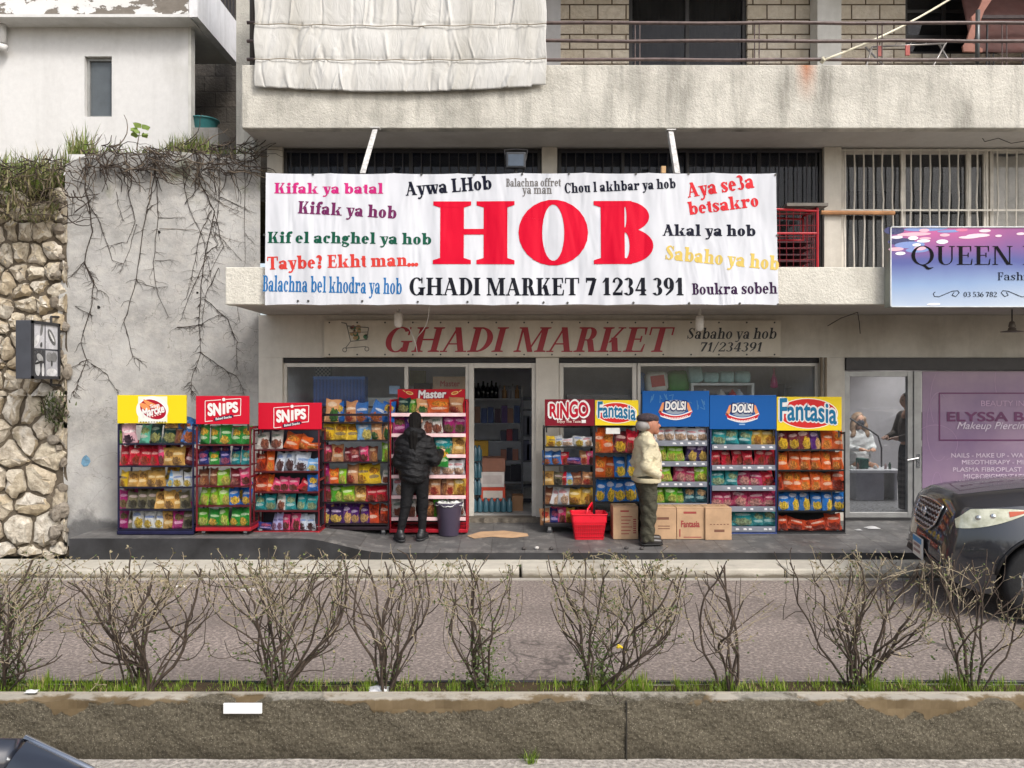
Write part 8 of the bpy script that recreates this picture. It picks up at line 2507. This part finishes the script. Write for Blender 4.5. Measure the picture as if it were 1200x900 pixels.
		for ed in bm.edges:
			if len(ed.link_faces) == 2 and ed.calc_face_angle(0) > R(48): ed.smooth = False
		bm.to_mesh(me); bm.free()
		b = MB()
		for s0, s1 in ((.25, self.ax[0] - self.wr - .1), (self.ax[0] + self.wr + .1, self.ax[1] - self.wr - .1), (self.ax[1] + self.wr + .1, self.L - .3)):
			hw = self.Wd / 2 - .12
			b.add([self.w(s, l, z) for z in (self.clear + .02, .8) for s, l in ((s0, -hw), (s1, -hw), (s1, hw), (s0, hw))], [(0, 1, 2, 3), (4, 7, 6, 5), (0, 4, 5, 1), (1, 5, 6, 2), (2, 6, 7, 3), (3, 7, 4, 0)])
		b.add([self.w(s, l, z) for z in (.6, .82) for s, l in ((.3, -.55), (self.L - .4, -.55), (self.L - .4, .55), (.3, .55))], [(0, 1, 2, 3), (4, 7, 6, 5), (0, 4, 5, 1), (1, 5, 6, 2), (2, 6, 7, 3), (3, 7, 4, 0)])
		b.build("underbody", M_TRIM, t)
		return o
	def greenhouse(self, t, paint, s0, s1, s2, s3, wi=.80):
		"""windscreen foot s0, roof s1..s2, rear glass foot s3"""
		def ring(s, z, k): 
			hw = self.half(s) * k
			return hw
		zb0, zb3, zr = self.top(s0) - .03, self.top(s3) - .03, self.roof
		b = MB(); g = MB()
		lo = lambda s: self.half(s) * .90; hi = self.Wd / 2 * wi * .86
		def zlo(s): return self.side(s) + .03
		# windscreen and rear glass (curved strips), side glass, roof, pillars
		for (sa, sb, za, zb_, w0, w1) in ((s0, s1, zb0, zr - .03, lo(s0), hi), (s3, s2, zb3, zr - .03, lo(s3), hi)):
			sgn = 1 if sb > sa else -1
			g.grid(lambda u, v: self.w(sa + (sb - sa) * v - sgn * .10 * (1 - (2 * u - 1) ** 2) * (1 - v * .6), (2 * u - 1) * (w0 + (w1 - w0) * v) * .965, za + (zb_ - za) * v + .02 * (1 - (2 * u - 1) ** 2)), 14, 6)
			for sg in (-1, 1):
				pts = [self.w(sa + (sb - sa) * v, sg * (w0 + (w1 - w0) * v), za + (zb_ - za) * v) for v in (0, .25, .5, .75, 1)]
				b.tube(pts, .045, 8)
		for sg in (-1, 1):
			g.grid(lambda u, v: self.w((s0 + .15) + ((s3 - .1) - (s0 + .15)) * u + ((s1 + .03) + ((s2 - .03) - (s1 + .03)) * u - ((s0 + .15) + ((s3 - .1) - (s0 + .15)) * u)) * v, sg * (lo(s0 + (s3 - s0) * u) * (1 - v) + hi * v), zlo(s0 + (s3 - s0) * u) * (1 - v) + (zr - .045) * v), 14, 4)
			sm_ = (s1 + s2) / 2 + .1
			b.tube([self.w(sm_ + .05, sg * (lo(sm_) + .006), zlo(sm_)), self.w(sm_, sg * (hi + .006), zr - .04)], .04, 6)
		b.grid(lambda u, v: self.w(s1 + (s2 - s1) * v, (2 * u - 1) * (hi + .03), zr - .05 + .055 * (1 - (2 * u - 1) ** 4) * (.75 + .25 * math.sin(math.pi * v))), 14, 10)
		gl_ = g.build("window_glass", M_CARGL, t, smooth=True)
		for sg in (-1, 1): b.tube([self.w(s1 + (s2 - s1) * v, sg * hi, zr - .03 + .012 * math.sin(math.pi * v)) for v in (0, .25, .5, .75, 1)], .045, 8)
		b.build("roof", paint, t, smooth=True)
	def wheels(self, t):
		for a in self.ax:
			for sg in (1, -1):
				c = self.w(a, sg * (self.Wd / 2 - .115), self.wr)
				prof = [(self.wr * .66, -.10), (self.wr * .93, -.105), (self.wr, -.08), (self.wr, .08), (self.wr * .93, .105), (self.wr * .66, .10)]
				n = 32; vs, fs = [], []
				for r, o in prof:
					for k in range(n):
						an = 2 * math.pi * k / n
						vs.append(c + self.n * (o * sg) + self.h * (r * math.cos(an)) + Vector((0, 0, r * math.sin(an))))
				for i in range(len(prof) - 1):
					for k in range(n): fs.append((i * n + k, i * n + (k + 1) % n, (i + 1) * n + (k + 1) % n, (i + 1) * n + k))
				b = MB(); b.add(vs, fs); wh = b.build("wheel", M_TYRE, t, smooth=True)
				b = MB()
				def pt(r, an, o): return c + self.n * (o * sg) + self.h * (r * math.cos(an)) + Vector((0, 0, r * math.sin(an)))
				R1 = self.wr * .66
				vs = [pt(R1, 2 * math.pi * k / n, .09) for k in range(n)] + [pt(R1 * .9, 2 * math.pi * k / n, .085) for k in range(n)] + [pt(R1 * .86, 2 * math.pi * k / n, -.02) for k in range(n)]
				b.add(vs, [(i * n + k, i * n + (k + 1) % n, (i + 1) * n + (k + 1) % n, (i + 1) * n + k) for i in range(2) for k in range(n)])
				for k in range(6):
					a0 = 2 * math.pi * k / 6 + .2
					b.add([pt(.05, a0 - .5, .075), pt(R1 * .9, a0 - .16, .07), pt(R1 * .9, a0 + .16, .07), pt(.05, a0 + .5, .075)], [(0, 1, 2, 3)])
				b.add([pt(.06, 2 * math.pi * k / 14, .08) for k in range(14)], [tuple(range(14))])
				b.build("rim", M_RIM, wh)
				b = MB(); b.add([pt(R1 * .88, 2 * math.pi * k / n, -.03) for k in range(n)], [tuple(range(n))]); b.build("brake_disc", M_TRIM, wh)
	def patch(self, name, outline, m, t, off=.008, sg=1, thick=True, nose=False):
		"""panel lying on the flank: outline in (s, z)"""
		pts = [self.S_(s, z, off) for s, z in outline]
		c = sum(pts, Vector()) / len(pts)
		b = MB()
		n = len(pts)
		b.add(pts + [c + self.n * .008], [(i, (i + 1) % n, n) for i in range(n)])
		back = [p - self.n * .03 for p in pts]
		b.add(pts + back, [(i, n + i, n + (i + 1) % n, (i + 1) % n) for i in range(n)])
		return b.build(name, m, t, smooth=False)

# ---- black SUV pulling in to the kerb: nose towards the shop
yaw = math.pi - R(14)
SUVP = Vector((px(1080, 8.05), 8.05, 0.0))
suv = thing("parked_suv", "glossy black SUV with chrome mesh grille pulled up at the kerb before the salon", "suv", SUVP + Vector((2.3, -.5, 0)))
PB = carpaint("black_car_paint", S(40, 41, 46))
C = Car(SUVP, yaw, 4.75, 1.92, 1.06, 1.25, 1.55, 1.23, 1.72, 1.18, .385, (.84, 3.7), .26, .75)
C.body(suv, PB)
C.greenhouse(suv, PB, 1.42, 2.35, 3.7, 4.55)
C.wheels(suv)
# the near flank is the car's left side: +n
def nosept(l, z, off=.01):
	"""front skin at lateral l, height z: march along s until inside the section"""
	s = 0.0
	while s < 1.2:
		q = C.sec(s)
		zs = [p[1] for p in q]
		if q[0][1] <= z <= q[-1][1]:
			for i in range(len(q) - 1):
				if q[i][1] <= z <= q[i + 1][1]:
					t = (z - q[i][1]) / max(1e-6, q[i + 1][1] - q[i][1]); lim = q[i][0] + (q[i + 1][0] - q[i][0]) * t
					break
			if abs(l) <= lim: break
		s += .008
	return C.w(s - off, l, z)
def nosepatch(name, outline, m, off=.012, parent=suv, dens=1):
	pts = []
	k = len(outline)
	for i in range(k):
		a, c = outline[i], outline[(i + 1) % k]
		for q in range(dens): pts.append((a[0] + (c[0] - a[0]) * q / dens, a[1] + (c[1] - a[1]) * q / dens))
	P_ = [nosept(l, z, off) for l, z in pts]
	n = len(P_)
	cl, cz = sum(p[0] for p in pts) / n, sum(p[1] for p in pts) / n
	rings = [P_]
	for f in (.66, .33): rings.append([nosept(cl + (l - cl) * f, cz + (z - cz) * f, off) for l, z in pts])
	vs = [p for r_ in rings for p in r_] + [nosept(cl, cz, off)]
	fs = [(i * n + j, i * n + (j + 1) % n, (i + 1) * n + (j + 1) % n, (i + 1) * n + j) for i in range(2) for j in range(n)] + [(2 * n + j, 2 * n + (j + 1) % n, 3 * n) for j in range(n)]
	bk = [p + C.h * -.04 for p in P_]
	vs2 = P_ + bk
	b = MB(); b.add(vs, fs); b.add(vs2, [(j, n + j, n + (j + 1) % n, (j + 1) % n) for j in range(n)])
	return b.build(name, m, parent, smooth=False)
M_GRB = plain(S(206, 206, 208), .35, .5, name="bright_grille_bar")
gr = nosepatch("grille", [(-.40, .98), (-.2, 1.0), (.2, 1.0), (.40, .98), (.36, .80), (.22, .72), (-.22, .72), (-.36, .80)], plain(S(18, 18, 20), .4, name="grille_black"), .016, dens=4)
b = MB()
ol = [(a_, c_ + .12) for a_, c_ in [(-.40, .86), (-.2, .88), (0, .885), (.2, .88), (.40, .86), (.385, .77), (.36, .68), (.22, .60), (0, .592), (-.22, .60), (-.36, .68), (-.385, .77), (-.40, .86)]]
ol2 = []
for i in range(len(ol) - 1):
	for q in range(4): ol2.append((ol[i][0] + (ol[i + 1][0] - ol[i][0]) * q / 4, ol[i][1] + (ol[i + 1][1] - ol[i][1]) * q / 4))
ol2.append(ol[0])
b.tube([nosept(l, z, .02) for l, z in ol2], .012, 6)
b.build("chrome_surround", M_CHR, gr, smooth=True)
for z in (.765, .815, .865, .915, .96):
	b = MB()
	w_ = .385 - max(0, .82 - z) * 1.2
	pts = []
	for i in range(33):
		l = -w_ + 2 * w_ * i / 32
		p = nosept(l, z + .008 * math.cos(i * math.pi / 2), .028); pts.append(p)
	b.tube(pts, [.010 if i % 4 == 0 else .007 for i in range(33)], 6)
	b.build("grille_bar", M_GRB, gr, smooth=True)
# emblem: an oval ring with an open pointed road shape
ec = nosept(0, .885, .05)
def eo(a, c, o=0.0): return ec + C.n * a + Vector((0, 0, c)) + C.h * o
b = MB(); b.tube([eo(.075 * math.cos(t * 2 * math.pi / 24), .048 * math.sin(t * 2 * math.pi / 24)) for t in range(25)], .009, 6); b.tube([eo(-.035, -.044), eo(0, .03), eo(.035, -.044)], .011, 6)
b.build("emblem", M_CHR, gr, smooth=True)
# headlight wrapping round the corner
hl = [(.50, .70), (.62, .70), (.74, .715), (.84, .745)]
def corner(u, v):
	"""u along the lamp from grille side to the wing tip, v up"""
	s_list = [(.10, .50), (.19, .62), (.30, None), (.45, None), (.62, None), (.80, None), (.93, None)]
	z0 = .835 + .215 * u ** 1.5; z1 = 1.005 + .085 * u
	z = z0 + (z1 - z0) * v * (1 - .9 * u ** 5) * min(1, .45 + 3 * u)
	return z
b = MB()
def hp_(u, v, off=.012):
	z = corner(u, v); sA = .12 + .60 * u
	p = C.S_(sA, min(z, C.side(sA) + .05), 0)
	d = (C.n * .8 + C.h * .6)
	return p + d * off
b.grid(lambda u, v: hp_(u, v), 26, 8)
ed = [(i / 26, 0) for i in range(27)] + [(1, j / 8) for j in range(1, 9)] + [(1 - i / 26, 1) for i in range(1, 27)] + [(0, 1 - j / 8) for j in range(1, 8)]
fr_, bk_ = [hp_(u, v) for u, v in ed], [hp_(u, v, -.03) for u, v in ed]
ne = len(ed); b.add(fr_ + bk_, [(i, ne + i, ne + (i + 1) % ne, (i + 1) % ne) for i in range(ne)])
m, nt, bb, out = newmat("headlamp_lens"); bb.inputs['Base Color'].default_value = (*S(214, 214, 186), 1); bb.inputs['Roughness'].default_value = .12; bb.inputs['Coat Weight'].default_value = 1; bb.inputs['Metallic'].default_value = .2
nt.links.new(ramp(nt, noise(nt, tc(nt), 14, 4), [(.35, S(190, 188, 158)), (.65, S(232, 230, 204))]), bb.inputs['Base Color'])
hlo = b.build("headlight", m, suv, smooth=True)
b = MB(); b.grid(lambda u, v: hp_(.66 + .24 * u, .28 + .5 * v, .016), 8, 4); b.build("indicator_lens", plain(S(196, 88, 50), .15, coat=1.0, name="amber_lens"), hlo, smooth=True)
b = MB()
for u0 in (.28, .46):
	cc = hp_(u0, .5, .014); b.ell(cc - C.n * .022, .03, .03, .03, 12, 8)
b.build("projector_lamp", plain(S(200, 204, 204), .08, .8, name="reflector"), hlo, smooth=True)
# lower bumper: dark intake, fog lamp recess, plate
nosepatch("air_intake", [(-.55, .44), (.55, .44), (.62, .36), (.5, .30), (-.5, .30), (-.62, .36)], M_TRIM, .010, dens=5)
b = MB(); pl_ = [(-.63, .455), (-.4, .475), (0, .48), (.4, .475), (.63, .455), (.72, .40)]
b.tube([nosept(pl_[i][0] + (pl_[i + 1][0] - pl_[i][0]) * q / 5, pl_[i][1] + (pl_[i + 1][1] - pl_[i][1]) * q / 5, .012) for i in range(5) for q in range(5)], .008, 6); b.build("bumper_crease", PB, suv, smooth=True)
pc = nosept(0, .50, .035)
def pq(a, c, o=0.0): return pc + C.n * a + Vector((0, 0, c)) + C.h * o
npl = thing  # plate is a part of the car
b = MB(); b.obox(pc, C.n * .17, C.h * .008, Vector((0, 0, .105))); plo = b.build("number_plate", plain(S(226, 224, 216), .35, var=.03, name="plate_white"), suv)
b = MB(); b.add([pq(-.165, .045, .0095), pq(.165, .045, .0095), pq(.165, .1, .0095), pq(-.165, .1, .0095)], [(0, 1, 2, 3)]); b.build("plate_band", plain(S(40, 140, 200), .35, var=.03, name="plate_blue"), plo, fix=False)
b = MB()
for r_, z0_ in enumerate((.0, -.06)):
	for k in range(7): b.add([pq(-.13 + k * .036, z0_, .0097), pq(-.108 + k * .036, z0_, .0097), pq(-.108 + k * .036, z0_ + .03, .0097), pq(-.13 + k * .036, z0_ + .03, .0097)], [(0, 1, 2, 3)])
b.build("plate_mark_pattern", plain(S(130, 70, 66), .4, name="plate_ink"), plo, fix=False)
# wheel arch lip, door seam, mirror, handle
for a in C.ax:
	b = MB()
	pts = []
	for k in range(19):
		an = R(8 + 164 * k / 18); s = a - (C.wr + .07) * math.cos(an)
		pts.append(C.S_(s, C.wr + (C.wr + .075) * math.sin(an), .004))
	b.tube(pts, .016, 6); b.build("arch_lip", M_TRIM, suv, smooth=True)
for s in (1.50, 2.55, 3.45):
	b = MB(); b.tube([C.S_(s, z, .001) for z in (.40, .55, .7, .85, .98)], .005, 5); b.build("door_seam", M_TRIM, suv)
for s in (2.35, 3.3):
	b = MB(); b.tube([C.S_(s, .9, .02), C.S_(s + .18, .9, .02)], .014, 6); b.build("handle", PB, suv, smooth=True)
for sg in (1, -1):
	b = MB(); c = C.w(1.75, sg * (C.Wd / 2 + .06), 1.12); b.ell(c, .11, .11, .075, 12, 8); b.build("wing_mirror", PB, suv, smooth=True)
b = MB(); b.tube([nosept(-.5, 1.02, .0), nosept(-.3, 1.025, .0), nosept(0, 1.028, .0), nosept(.3, 1.025, .0), nosept(.5, 1.02, .0)], .004, 5); b.build("bonnet_seam", M_TRIM, suv)

# ---- dark saloon parked close to the photographer: only its windscreen edge reaches into view
P2 = Vector((1.09, .93, 0.004))
sal = thing("parked_car", "dark saloon parked beside the near kerb, its roof edge just in view", "car", P2 + Vector((-2.2, 0, 0)))
PN = carpaint("dark_blue_car_paint", S(26, 30, 42))
C2 = Car(P2, 0.0, 4.4, 1.74, .74, .95, 1.15, .97, 1.43, 1.0, .31, (.82, 3.4), .2, .6)
C2.body(sal, PN); C2.greenhouse(sal, PN, 1.28, 2.14, 3.2, 4.0, wi=.93); C2.wheels(sal)
b = MB()
hi_ = C2.Wd / 2 * .93 * .86
b.tube([C2.w(1.28 + .86 * v, C2.half(1.28) * .9 * (1 - v) + hi_ * v + .03, C2.top(1.28) - .03 + (1.40 - C2.top(1.28) + .03) * v + .035) for v in (0, .25, .5, .75, 1)] , .007, 6)
b.build("bright_trim", M_CHR, sal, smooth=True)
for sg in (1, -1):
	b = MB(); b.ell(C2.w(1.62, sg * (C2.Wd / 2 + .05), 1.0), .09, .09, .06, 12, 8); b.build("wing_mirror", PN, sal, smooth=True)
	b = MB(); b.ell(C2.w(.16, sg * .6, .66), .1, .16, .07, 12, 8); b.build("headlight", M_CHR, sal, smooth=True)

# ================================================================== SHRUBS AND GRASS ON THE MEDIAN
M_BR = plain(S(74, 62, 52), .9, var=.3, scale=30, name="shrub_bark")
M_TW = plain(S(164, 150, 126), .85, var=.22, scale=30, name="pale_twig")
M_LF = leafmat("dry_shrub_leaf", [S(116, 110, 78), S(152, 138, 106), S(96, 98, 64), S(172, 156, 124)], .2)
M_LG = leafmat("green_shrub_leaf", [S(70, 92, 44), S(104, 122, 58), S(60, 78, 40)], .2)
SD = 4.73
def shrub(label, xb, xl, xr, ytop, seed, nst, density=1.0, leafy=.4, green=.5, tilt=0.0):
	rs = random.Random(seed)
	base = Vector((px(xb, SD), SD, .318))
	x_l, x_r, zt = [px(xb + (q - xb) * .88, SD) for q in (xl, xr)] + [pz(ytop, SD)]
	root = thing("shrub", label, "shrub", base, "bare shrubs on the planter in the road")
	br, tw, lf = MB(), MB(), MB()
	segs = [0]
	def grow(p, d, r, lev, L):
		n = max(3, int(L / .055))
		pts, rad = [p.copy()], [r]
		for i in range(n):
			d = (d + Vector((rs.gauss(0, .17), rs.gauss(0, .15), rs.gauss(.03, .13)))).normalized()
			q = p + d * (L / n)
			if q.z > zt + rs.gauss(-.015, .035): break
			if abs(q.y - SD) > .27: d.y *= -.3
			hz_ = min(1, max(0, (q.z - base.z) / (zt - base.z))); k_ = .3 + .7 * hz_ ** .8
			if q.x < base.x + (x_l - base.x) * k_ - .03 or q.x > base.x + (x_r - base.x) * k_ + .03:
				d.x *= .62; d.z += .22
				if lev > 1 and rs.random() < .5: break
			p = q; pts.append(p.copy()); rad.append(r * (1 - .5 * (i + 1) / n))
			if i > 0 and lev < 4 and rs.random() < (.40 if lev < 2 else .33) * density:
				sd = Vector((rs.gauss(0, 1), rs.gauss(0, .7), rs.gauss(.25, .5))).normalized()
				grow(p, (d * .75 + sd * .75).normalized(), rad[-1] * rs.uniform(.5, .72), lev + 1, L * rs.uniform(.38, .66))
		if len(pts) < 2: return
		segs[0] += len(pts)
		hz = (p.z - base.z) / (zt - base.z)
		(tw if (lev >= 3 or (lev == 2 and hz > .45)) else br).tube(pts, [max(.0017, x) for x in rad], 5 if lev < 2 else 4, 0, cap=False)
		for i in range(int((1 + 4 * rs.random()) * (leafy + .15) * (3.2 if lev > 1 else 1.5))):
			q = rs.choice(pts)
			gr_ = rs.random() < green * (1.5 - 1.2 * (q.z - base.z) / (zt - base.z))
			a, e = rs.uniform(0, 6.28), rs.uniform(-.4, 1.0)
			u = Vector((math.cos(a) * math.cos(e), math.sin(a) * math.cos(e), math.sin(e))); w_ = u.cross(Vector((rs.gauss(0, 1), rs.gauss(0, 1), rs.gauss(0, 1)))).normalized()
			l_ = rs.uniform(.009, .024); q2 = q
			lf.add([q2, q2 + u * l_ * .5 + w_ * l_ * .3, q2 + u * l_, q2 + u * l_ * .5 - w_ * l_ * .3], [(0, 1, 2, 3)], 1 if gr_ else 0)
	H = zt - base.z
	for i in range(nst):
		f = (i + .5) / nst
		tx = x_l + (x_r - x_l) * f + rs.gauss(0, .03)
		spread = (tx - base.x)
		d = Vector((spread * 1.05 + tilt, rs.gauss(0, .12), H * rs.uniform(.8, 1.05))).normalized()
		st = base + Vector((spread * .14 + rs.gauss(0, .012), rs.gauss(0, .03), -.02))
		L = math.hypot(spread, H) * rs.uniform(.92, 1.12)
		grow(st, d, rs.uniform(.005, .012), 0, L)
	for i in range(int(900 * green * (leafy + .2))):
		q = base + Vector((rs.gauss(0, .075), rs.gauss(0, .05), abs(rs.gauss(0, .17)) + .01))
		a, e = rs.uniform(0, 6.28), rs.uniform(-.3, 1.1)
		u = Vector((math.cos(a) * math.cos(e), math.sin(a) * math.cos(e), math.sin(e))); w_ = u.cross(Vector((rs.gauss(0, 1), rs.gauss(0, 1), rs.gauss(0, 1)))).normalized()
		l_ = rs.uniform(.012, .03)
		lf.add([q, q + u * l_ * .5 + w_ * l_ * .28, q + u * l_, q + u * l_ * .5 - w_ * l_ * .28], [(0, 1, 2, 3)], 1)
	br.add(tw.v, tw.f, 1)
	br.build("branches", [M_BR, M_TW], root, smooth=True, fix=False)
	lf.build("leaves", [M_LF, M_LG], root, fix=False)
	return segs[0]
ns = []
ns.append(shrub("bare shrub cut off by the frame edge, its top still greenish", 2, -90, 88, 656, 11, 11, 1.0, .9, .75))
ns.append(shrub("wide bare shrub on the planter below the stone wall and yellow-header rack", 166, 88, 258, 654, 12, 13, 1.0, .5, .3))
ns.append(shrub("broad dark-stemmed shrub behind the small white plate on the planter", 325, 248, 418, 654, 13, 14, 1.0, .6, .5))
ns.append(shrub("upright narrow shrub with straight stems below the headerless black rack", 452, 402, 505, 654, 14, 10, .95, .5, .3))
ns.append(shrub("slim shrub with green base below the shop doorway", 567, 512, 590, 658, 15, 7, .9, .7, .7))
ns.append(shrub("wide lopsided shrub with bright grass at its foot below the red basket", 700, 650, 818, 652, 16, 12, 1.0, .8, .6, .05))
ns.append(shrub("small bare shrub with thick dark stems below the clean blue-header rack", 850, 822, 908, 664, 17, 6, .85, .12, .2))
ns.append(shrub("bushy bare shrub below the salon door with pale cropped top", 1005, 938, 1092, 652, 18, 13, 1.05, .5, .4))
ns.append(shrub("pale bare shrub in front of the black SUV", 1135, 1086, 1192, 654, 19, 7, .8, .4, .4))
ns.append(shrub("bare shrub in front of the black SUV, beyond its front wheel", 1290, 1215, 1370, 654, 20, 8, .8, .4, .4))
print("shrub segments", ns, "bags", NBAG)
rr = random.Random(99)
b = MB()
def gdens(X):
	d = .35
	for c, w_, a in ((20, 60, 1.5), (120, 50, .9), (165, 30, 1.2), (325, 40, 1.1), (450, 50, .9), (565, 25, 1.0), (700, 40, 2.2), (745, 40, 1.5), (850, 40, 1.1), (900, 30, .7), (1005, 40, 1.2), (1060, 40, .8), (1130, 40, 1.4)): d += a * math.exp(-((X - c) / w_) ** 2)
	return d
k = 0
while k < 9000:
	X = rr.uniform(-120, 1330)
	cl = math.sin(X * .31) + math.sin(X * .117 + 2) + .8 * math.sin(X * .83 + 1)
	if rr.random() * 3.4 > gdens(X) * (.45 + .5 * max(0, cl)): continue
	k += 1
	D_ = rr.uniform(4.615, 4.85)
	h_ = rr.uniform(.012, .055) * (.7 + .35 * max(0, cl)) * (1 + .8 * rr.random() * (gdens(X) > 1.6))
	if rr.random() < .06: h_ *= 1.9
	blade(b, (px(X, 4.73), D_, .318), h_, rr.uniform(.003, .006), rr.uniform(.005, .035), rr.uniform(0, 6.28), 0 if rr.random() < .86 else 1)
M_GR2 = leafmat("bright_grass", [S(104, 138, 30), S(140, 166, 44), S(84, 118, 28), S(160, 180, 70)], .35)
o = kind(b.build("grass", [M_GR2, leafmat("dry_grass", [S(186, 170, 120), S(150, 140, 90)], .2)], fix=False), 'stuff')
o['label'] = "short bright grass growing along the planter in the road"
b = MB()
for i in range(60):
	blade(b, (px(622 + rr.gauss(0, 5), 4.47), 4.46 + rr.uniform(-.03, .02), .0), rr.uniform(.03, .09), .004, rr.uniform(.01, .05), rr.uniform(0, 6.28))
tag(b.build("grass_tuft", M_GR2, fix=False), "small grass tuft growing at the foot of the planter wall", "plant")
b = MB()
for k in range(7): b.ell((px(725, 4.66) + .012 * math.cos(k), 4.62 + .012 * math.sin(k), pz(756, 4.66) + .004 * (k % 3)), .009, .007, .007, 8, 6)
tag(b.build("yellow_flower", plain(S(226, 196, 40), .6, name="yellow_petal"), smooth=True), "small yellow flower in the wide lopsided shrub", "flower")
# litter
def litter(label, X, Y, D_, z, s, col, cat="litter"):
	b = MB(); rs = random.Random(X)
	b.grid(lambda u, v: (px(X, D_) + (u - .5) * s * 1.4 + .1 * s * math.sin(v * 6), D_ + (v - .5) * s, z + .004 + s * .25 * abs(math.sin(u * 5 + v * 4)) * math.sin(math.pi * u) * math.sin(math.pi * v)), 8, 8)
	tag(b.build("litter_scrap", plain(S(*col), .6, name="scrap"), smooth=True, fix=False), label, cat)
litter("crumpled white scrap lying on the planter edge below the wide bare shrub", 37, 818, 4.56, .373, .05, (226, 226, 222))
litter("white plastic scrap caught at the foot of the upright narrow shrub", 444, 790, 4.7, .33, .09, (220, 220, 222))
litter("pale paper scrap lying in the road behind the broad dark-stemmed shrub", 290, 691, 8.2, .0, .1, (214, 210, 204))
litter("white scrap lying in the road behind the wide bare shrub", 212, 686, 8.35, .0, .08, (220, 216, 210))
litter("grey stone-like lump under the taller red-header rack", 236, 622, 9.5, .352, .13, (120, 104, 90))
litter("crumpled paper scrap on the pavement before the salon door", 1022, 622, 10.3, pave_h(4.8, 10.3), .12, (196, 196, 196))
litter("small white scrap on the pavement before the salon door", 1006, 624, 10.2, pave_h(4.6, 10.2), .06, (186, 186, 186))
for i, (X, lab) in enumerate(((614, "first"), (629, "second"), (646, "third"), (734, "fourth"), (752, "fifth"))):
	Dd = 9.32 + .02 * (i % 2); zz = pave_h(px(X, Dd), Dd)
	b = MB(); b.ell((px(X, Dd), Dd, zz + .018), .028, .022, .02, 9, 6)
	for q, p_ in enumerate(b.v): b.v[q] = (p_[0] + .004 * math.sin(q * 2.1), p_[1], p_[2] + .003 * math.sin(q * 3.3))
	tag(b.build("pebble", plain(S(70, 66, 64) if i != 1 else S(190, 186, 180), .8, name="pebble_stone"), smooth=True), f"{lab} small pebble from the doorway side at the pavement edge", "pebble")
